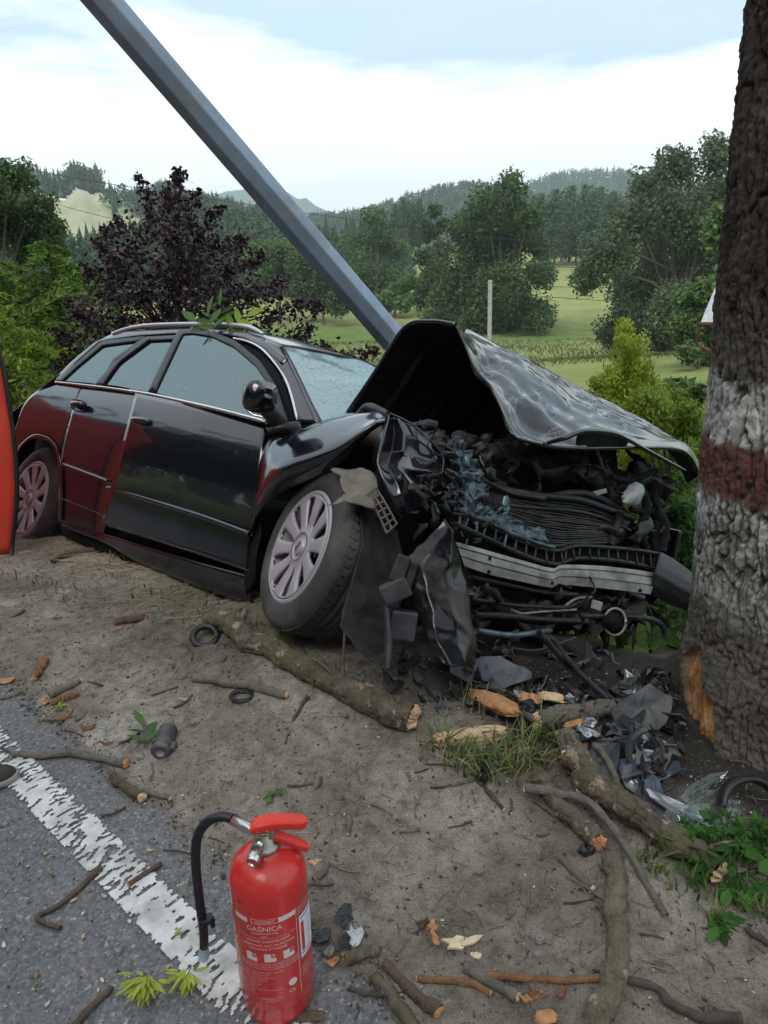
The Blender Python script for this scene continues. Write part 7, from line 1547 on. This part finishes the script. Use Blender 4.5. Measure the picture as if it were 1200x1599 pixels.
# sprigs caught on the roof and hanging leaves behind the front
for i, (b, tp, np_, L_, wd, mt, lb) in enumerate([((340, 518, 4.0), (343, 478, 4.0), 3, .12, .022, LF['ash'], 'upright green twig caught on the roof rail of the wreck'), ((330, 520, 3.95), (306, 502, 3.95), 1, .11, .05, LF['ash'], 'broad leaves caught on the roof left of the upright twig'), ((352, 516, 3.95), (386, 494, 4.0), 2, .10, .045, LF['bright'], 'pale green leaves caught on the roof right of the upright twig'), ((336, 519, 3.9), (325, 492, 3.95), 2, .10, .035, LF['ash'], 'small leafy twig lying flat on the roof rail')]):
    sprig('leafy_twig', lb, P(*b), P(*tp), np_, L_, wd, mt, 20 + i, upv=-CF * .8 + CU * .3)
for i, (b, tp, lb) in enumerate([((1048, 905, 3.5), (1040, 1010, 3.3), 'leafy twig hanging down behind the bumper end'), ((1075, 925, 3.4), (1060, 985, 3.3), 'leafy twig close to the trunk behind the bumper end'), ((1030, 960, 3.3), (1036, 1035, 3.2), 'pale twig with drooping leaves left of the trunk'), ((1056, 940, 3.5), (1078, 960, 3.4), 'short leafy twig touching the trunk')]):
    sprig('leafy_twig', lb, P(*b), P(*tp), 5, .10, .032, LF['ash'], 40 + i, upv=-CF)
# grass tuft and weeds
def tuft(name, label, pts, h, n, seed, mat=LF['grass'], wd=.0035, lean=.7):
    g = np.random.default_rng(seed); V, F = [], []
    for i in range(n):
        px, py, sd = pts[g.integers(0, len(pts))]; c = G(px + g.normal() * sd, py + g.normal() * sd * .5); a = g.random() * 6.3; d = np.array([math.cos(a), math.sin(a), 0]); s = np.array([-d[1], d[0], 0]) * wd * g.uniform(.5, 1.2); H = h * g.uniform(.35, 1.2); o = len(V); ln = lean * g.uniform(.3, 1.4)
        for k, w_ in ((0, 1), (.4, .9), (.75, .6), (1, .05)): q = c + d * H * ln * k * k + np.array([0, 0, H * (k - .45 * ln * k * k)]); V += [q - s * w_, q + s * w_]
        F += [(o + 2 * k, o + 2 * k + 1, o + 2 * k + 3, o + 2 * k + 2) for k in range(3)]
    g2 = np.random.default_rng(seed); o = obj(name, V, F, mat, attr={'tint': ('FACE', np.repeat(g2.random(n), 3))}); tag(o, label, kind='stuff')
tuft('grass', 'green grass tuft in front of the pale chunk of split wood', [(720, 1190, 22), (770, 1195, 26), (800, 1210, 22), (840, 1190, 20), (690, 1165, 12), (860, 1165, 16), (790, 1170, 30), (745, 1210, 16)], .10, 260, 1)
tuft('grass', 'dry yellow stems mixed into the green grass tuft', [(720, 1190, 22), (770, 1195, 26), (800, 1210, 22), (840, 1190, 20), (760, 1175, 40)], .09, 130, 11, LF['straw'], .0025, .9)
tuft('grass', 'dry grass stems poking up in front of the torn plastic tray', [(735, 1110, 8), (760, 1118, 14), (830, 1120, 16)], .13, 60, 2, LF['straw'], .002, .4)
tuft('grass', 'sparse grass under the sill and the turned wheel', [(300, 955, 30), (370, 990, 26), (420, 1010, 22), (460, 1030, 26), (520, 1060, 24), (250, 925, 30), (180, 890, 30)], .07, 220, 3)
tuft('grass', 'thin grass at the edge of the sand at far left', [(70, 912, 16), (30, 905, 14), (110, 935, 16)], .05, 70, 4)
tuft('grass', 'thin grass around the weeds at the right edge', [(1090, 1385, 18), (1130, 1400, 20), (1180, 1400, 20), (1010, 1345, 12), (1030, 1368, 10), (1120, 1440, 6), (1195, 1430, 14)], .07, 150, 5)
def weed(name, label, px, py, n, R, H, seed):
    """lobed-leaved seedling"""
    g = np.random.default_rng(seed); c = G(px, py); t = thing(name, label, 'weed', c)
    for i in range(n):
        a = g.random() * 6.3; r = R * math.sqrt(g.random()); tip = c + np.array([math.cos(a) * r, math.sin(a) * r, H * (.35 + .65 * g.random()) * (1 - .4 * r / R)]); v, f = tube_vf(cr([c + np.array([math.cos(a), math.sin(a), 0]) * r * .3, (c + tip) / 2 + [0, 0, H * .12], tip], 5), .0013, 4); 
        obj('stem', v, f, LF['weed'], t, True)
        nrm = np.array([g.normal() * .4, -.35 + g.normal() * .4, 1.0]); nrm /= np.linalg.norm(nrm); u = np.array([math.cos(a), math.sin(a), -.2]); u -= nrm * (u @ nrm); u /= np.linalg.norm(u); s = np.cross(nrm, u); L_ = .032 * g.uniform(.7, 1.3)
        out_ = [(0, 0)]
        for th_, rr_ in ((-2.2, .30), (-1.75, .62), (-1.35, .38), (-.95, .85), (-.62, .50), (-.32, .78), (0, 1.12), (.32, .78), (.62, .50), (.95, .85), (1.35, .38), (1.75, .62), (2.2, .30)): out_.append((rr_ * math.cos(th_), rr_ * math.sin(th_) * .9))
        V = [tip + u * x * L_ + s * y * L_ + nrm * (.006 * math.sin(7 * y) - .12 * L_ * x * x) for x, y in out_]; obj('leaf', V, [(0, k, k + 1) for k in range(1, 13)], LF['weed'], t, False, attr={'tint': ('FACE', np.full(12, g.random()))})
weed('weed_plant', 'green lobed-leaved weed growing at the foot of the trunk', 1140, 1355, 55, .12, .10, 1); weed('weed_plant', 'small lobed weed at the right edge beside the trunk', 1192, 1340, 22, .07, .10, 2); weed('weed_plant', 'tiny green seedling on bare sand at the lower right', 1122, 1450, 6, .02, .025, 3); weed('weed_plant', 'low green weed left of the large lobed weed', 1088, 1330, 14, .05, .05, 4)
# dirt clods and stones that stand out
for i, (x, y, s) in enumerate([(840, 1492, .008), (465, 1290, .01), (1106, 1470, .01), (843, 1470, .010), (820, 1305, .008), (186, 1486, .012), (560, 1452, .012), (515, 1490, .012), (1128, 1320, .016), (1040, 1315, .014)]):
    slab('pebble', 'small rounded pebble on the ground', 'pebble', x, y, s * 2, s * 1.6, s, i, M('pebble_grey', (.26, .26, .26), .8) if i == 0 else bpy.data.materials['pebble_grey'], 'pebbles', seed=500 + i, jag=.06)
# haze over the valley
hz = bpy.data.materials.new('valley_air'); hz.use_nodes = True; t = hz.node_tree; t.nodes.clear(); o_ = t.nodes.new('ShaderNodeOutputMaterial'); pv = t.nodes.new('ShaderNodeVolumePrincipled'); pv.inputs['Color'].default_value = (.80, .91, 1, 1); pv.inputs['Density'].default_value = .00030; pv.inputs['Anisotropy'].default_value = .2; t.links.new(pv.outputs[0], o_.inputs['Volume'])
ho = obj('haze', box_v((0, 0, 160), (4200, 0, 0), (0, 4200, 0), (0, 0, 200)), BOXF, hz); tag(ho, 'thin bluish summer haze over the valley', kind='stuff')
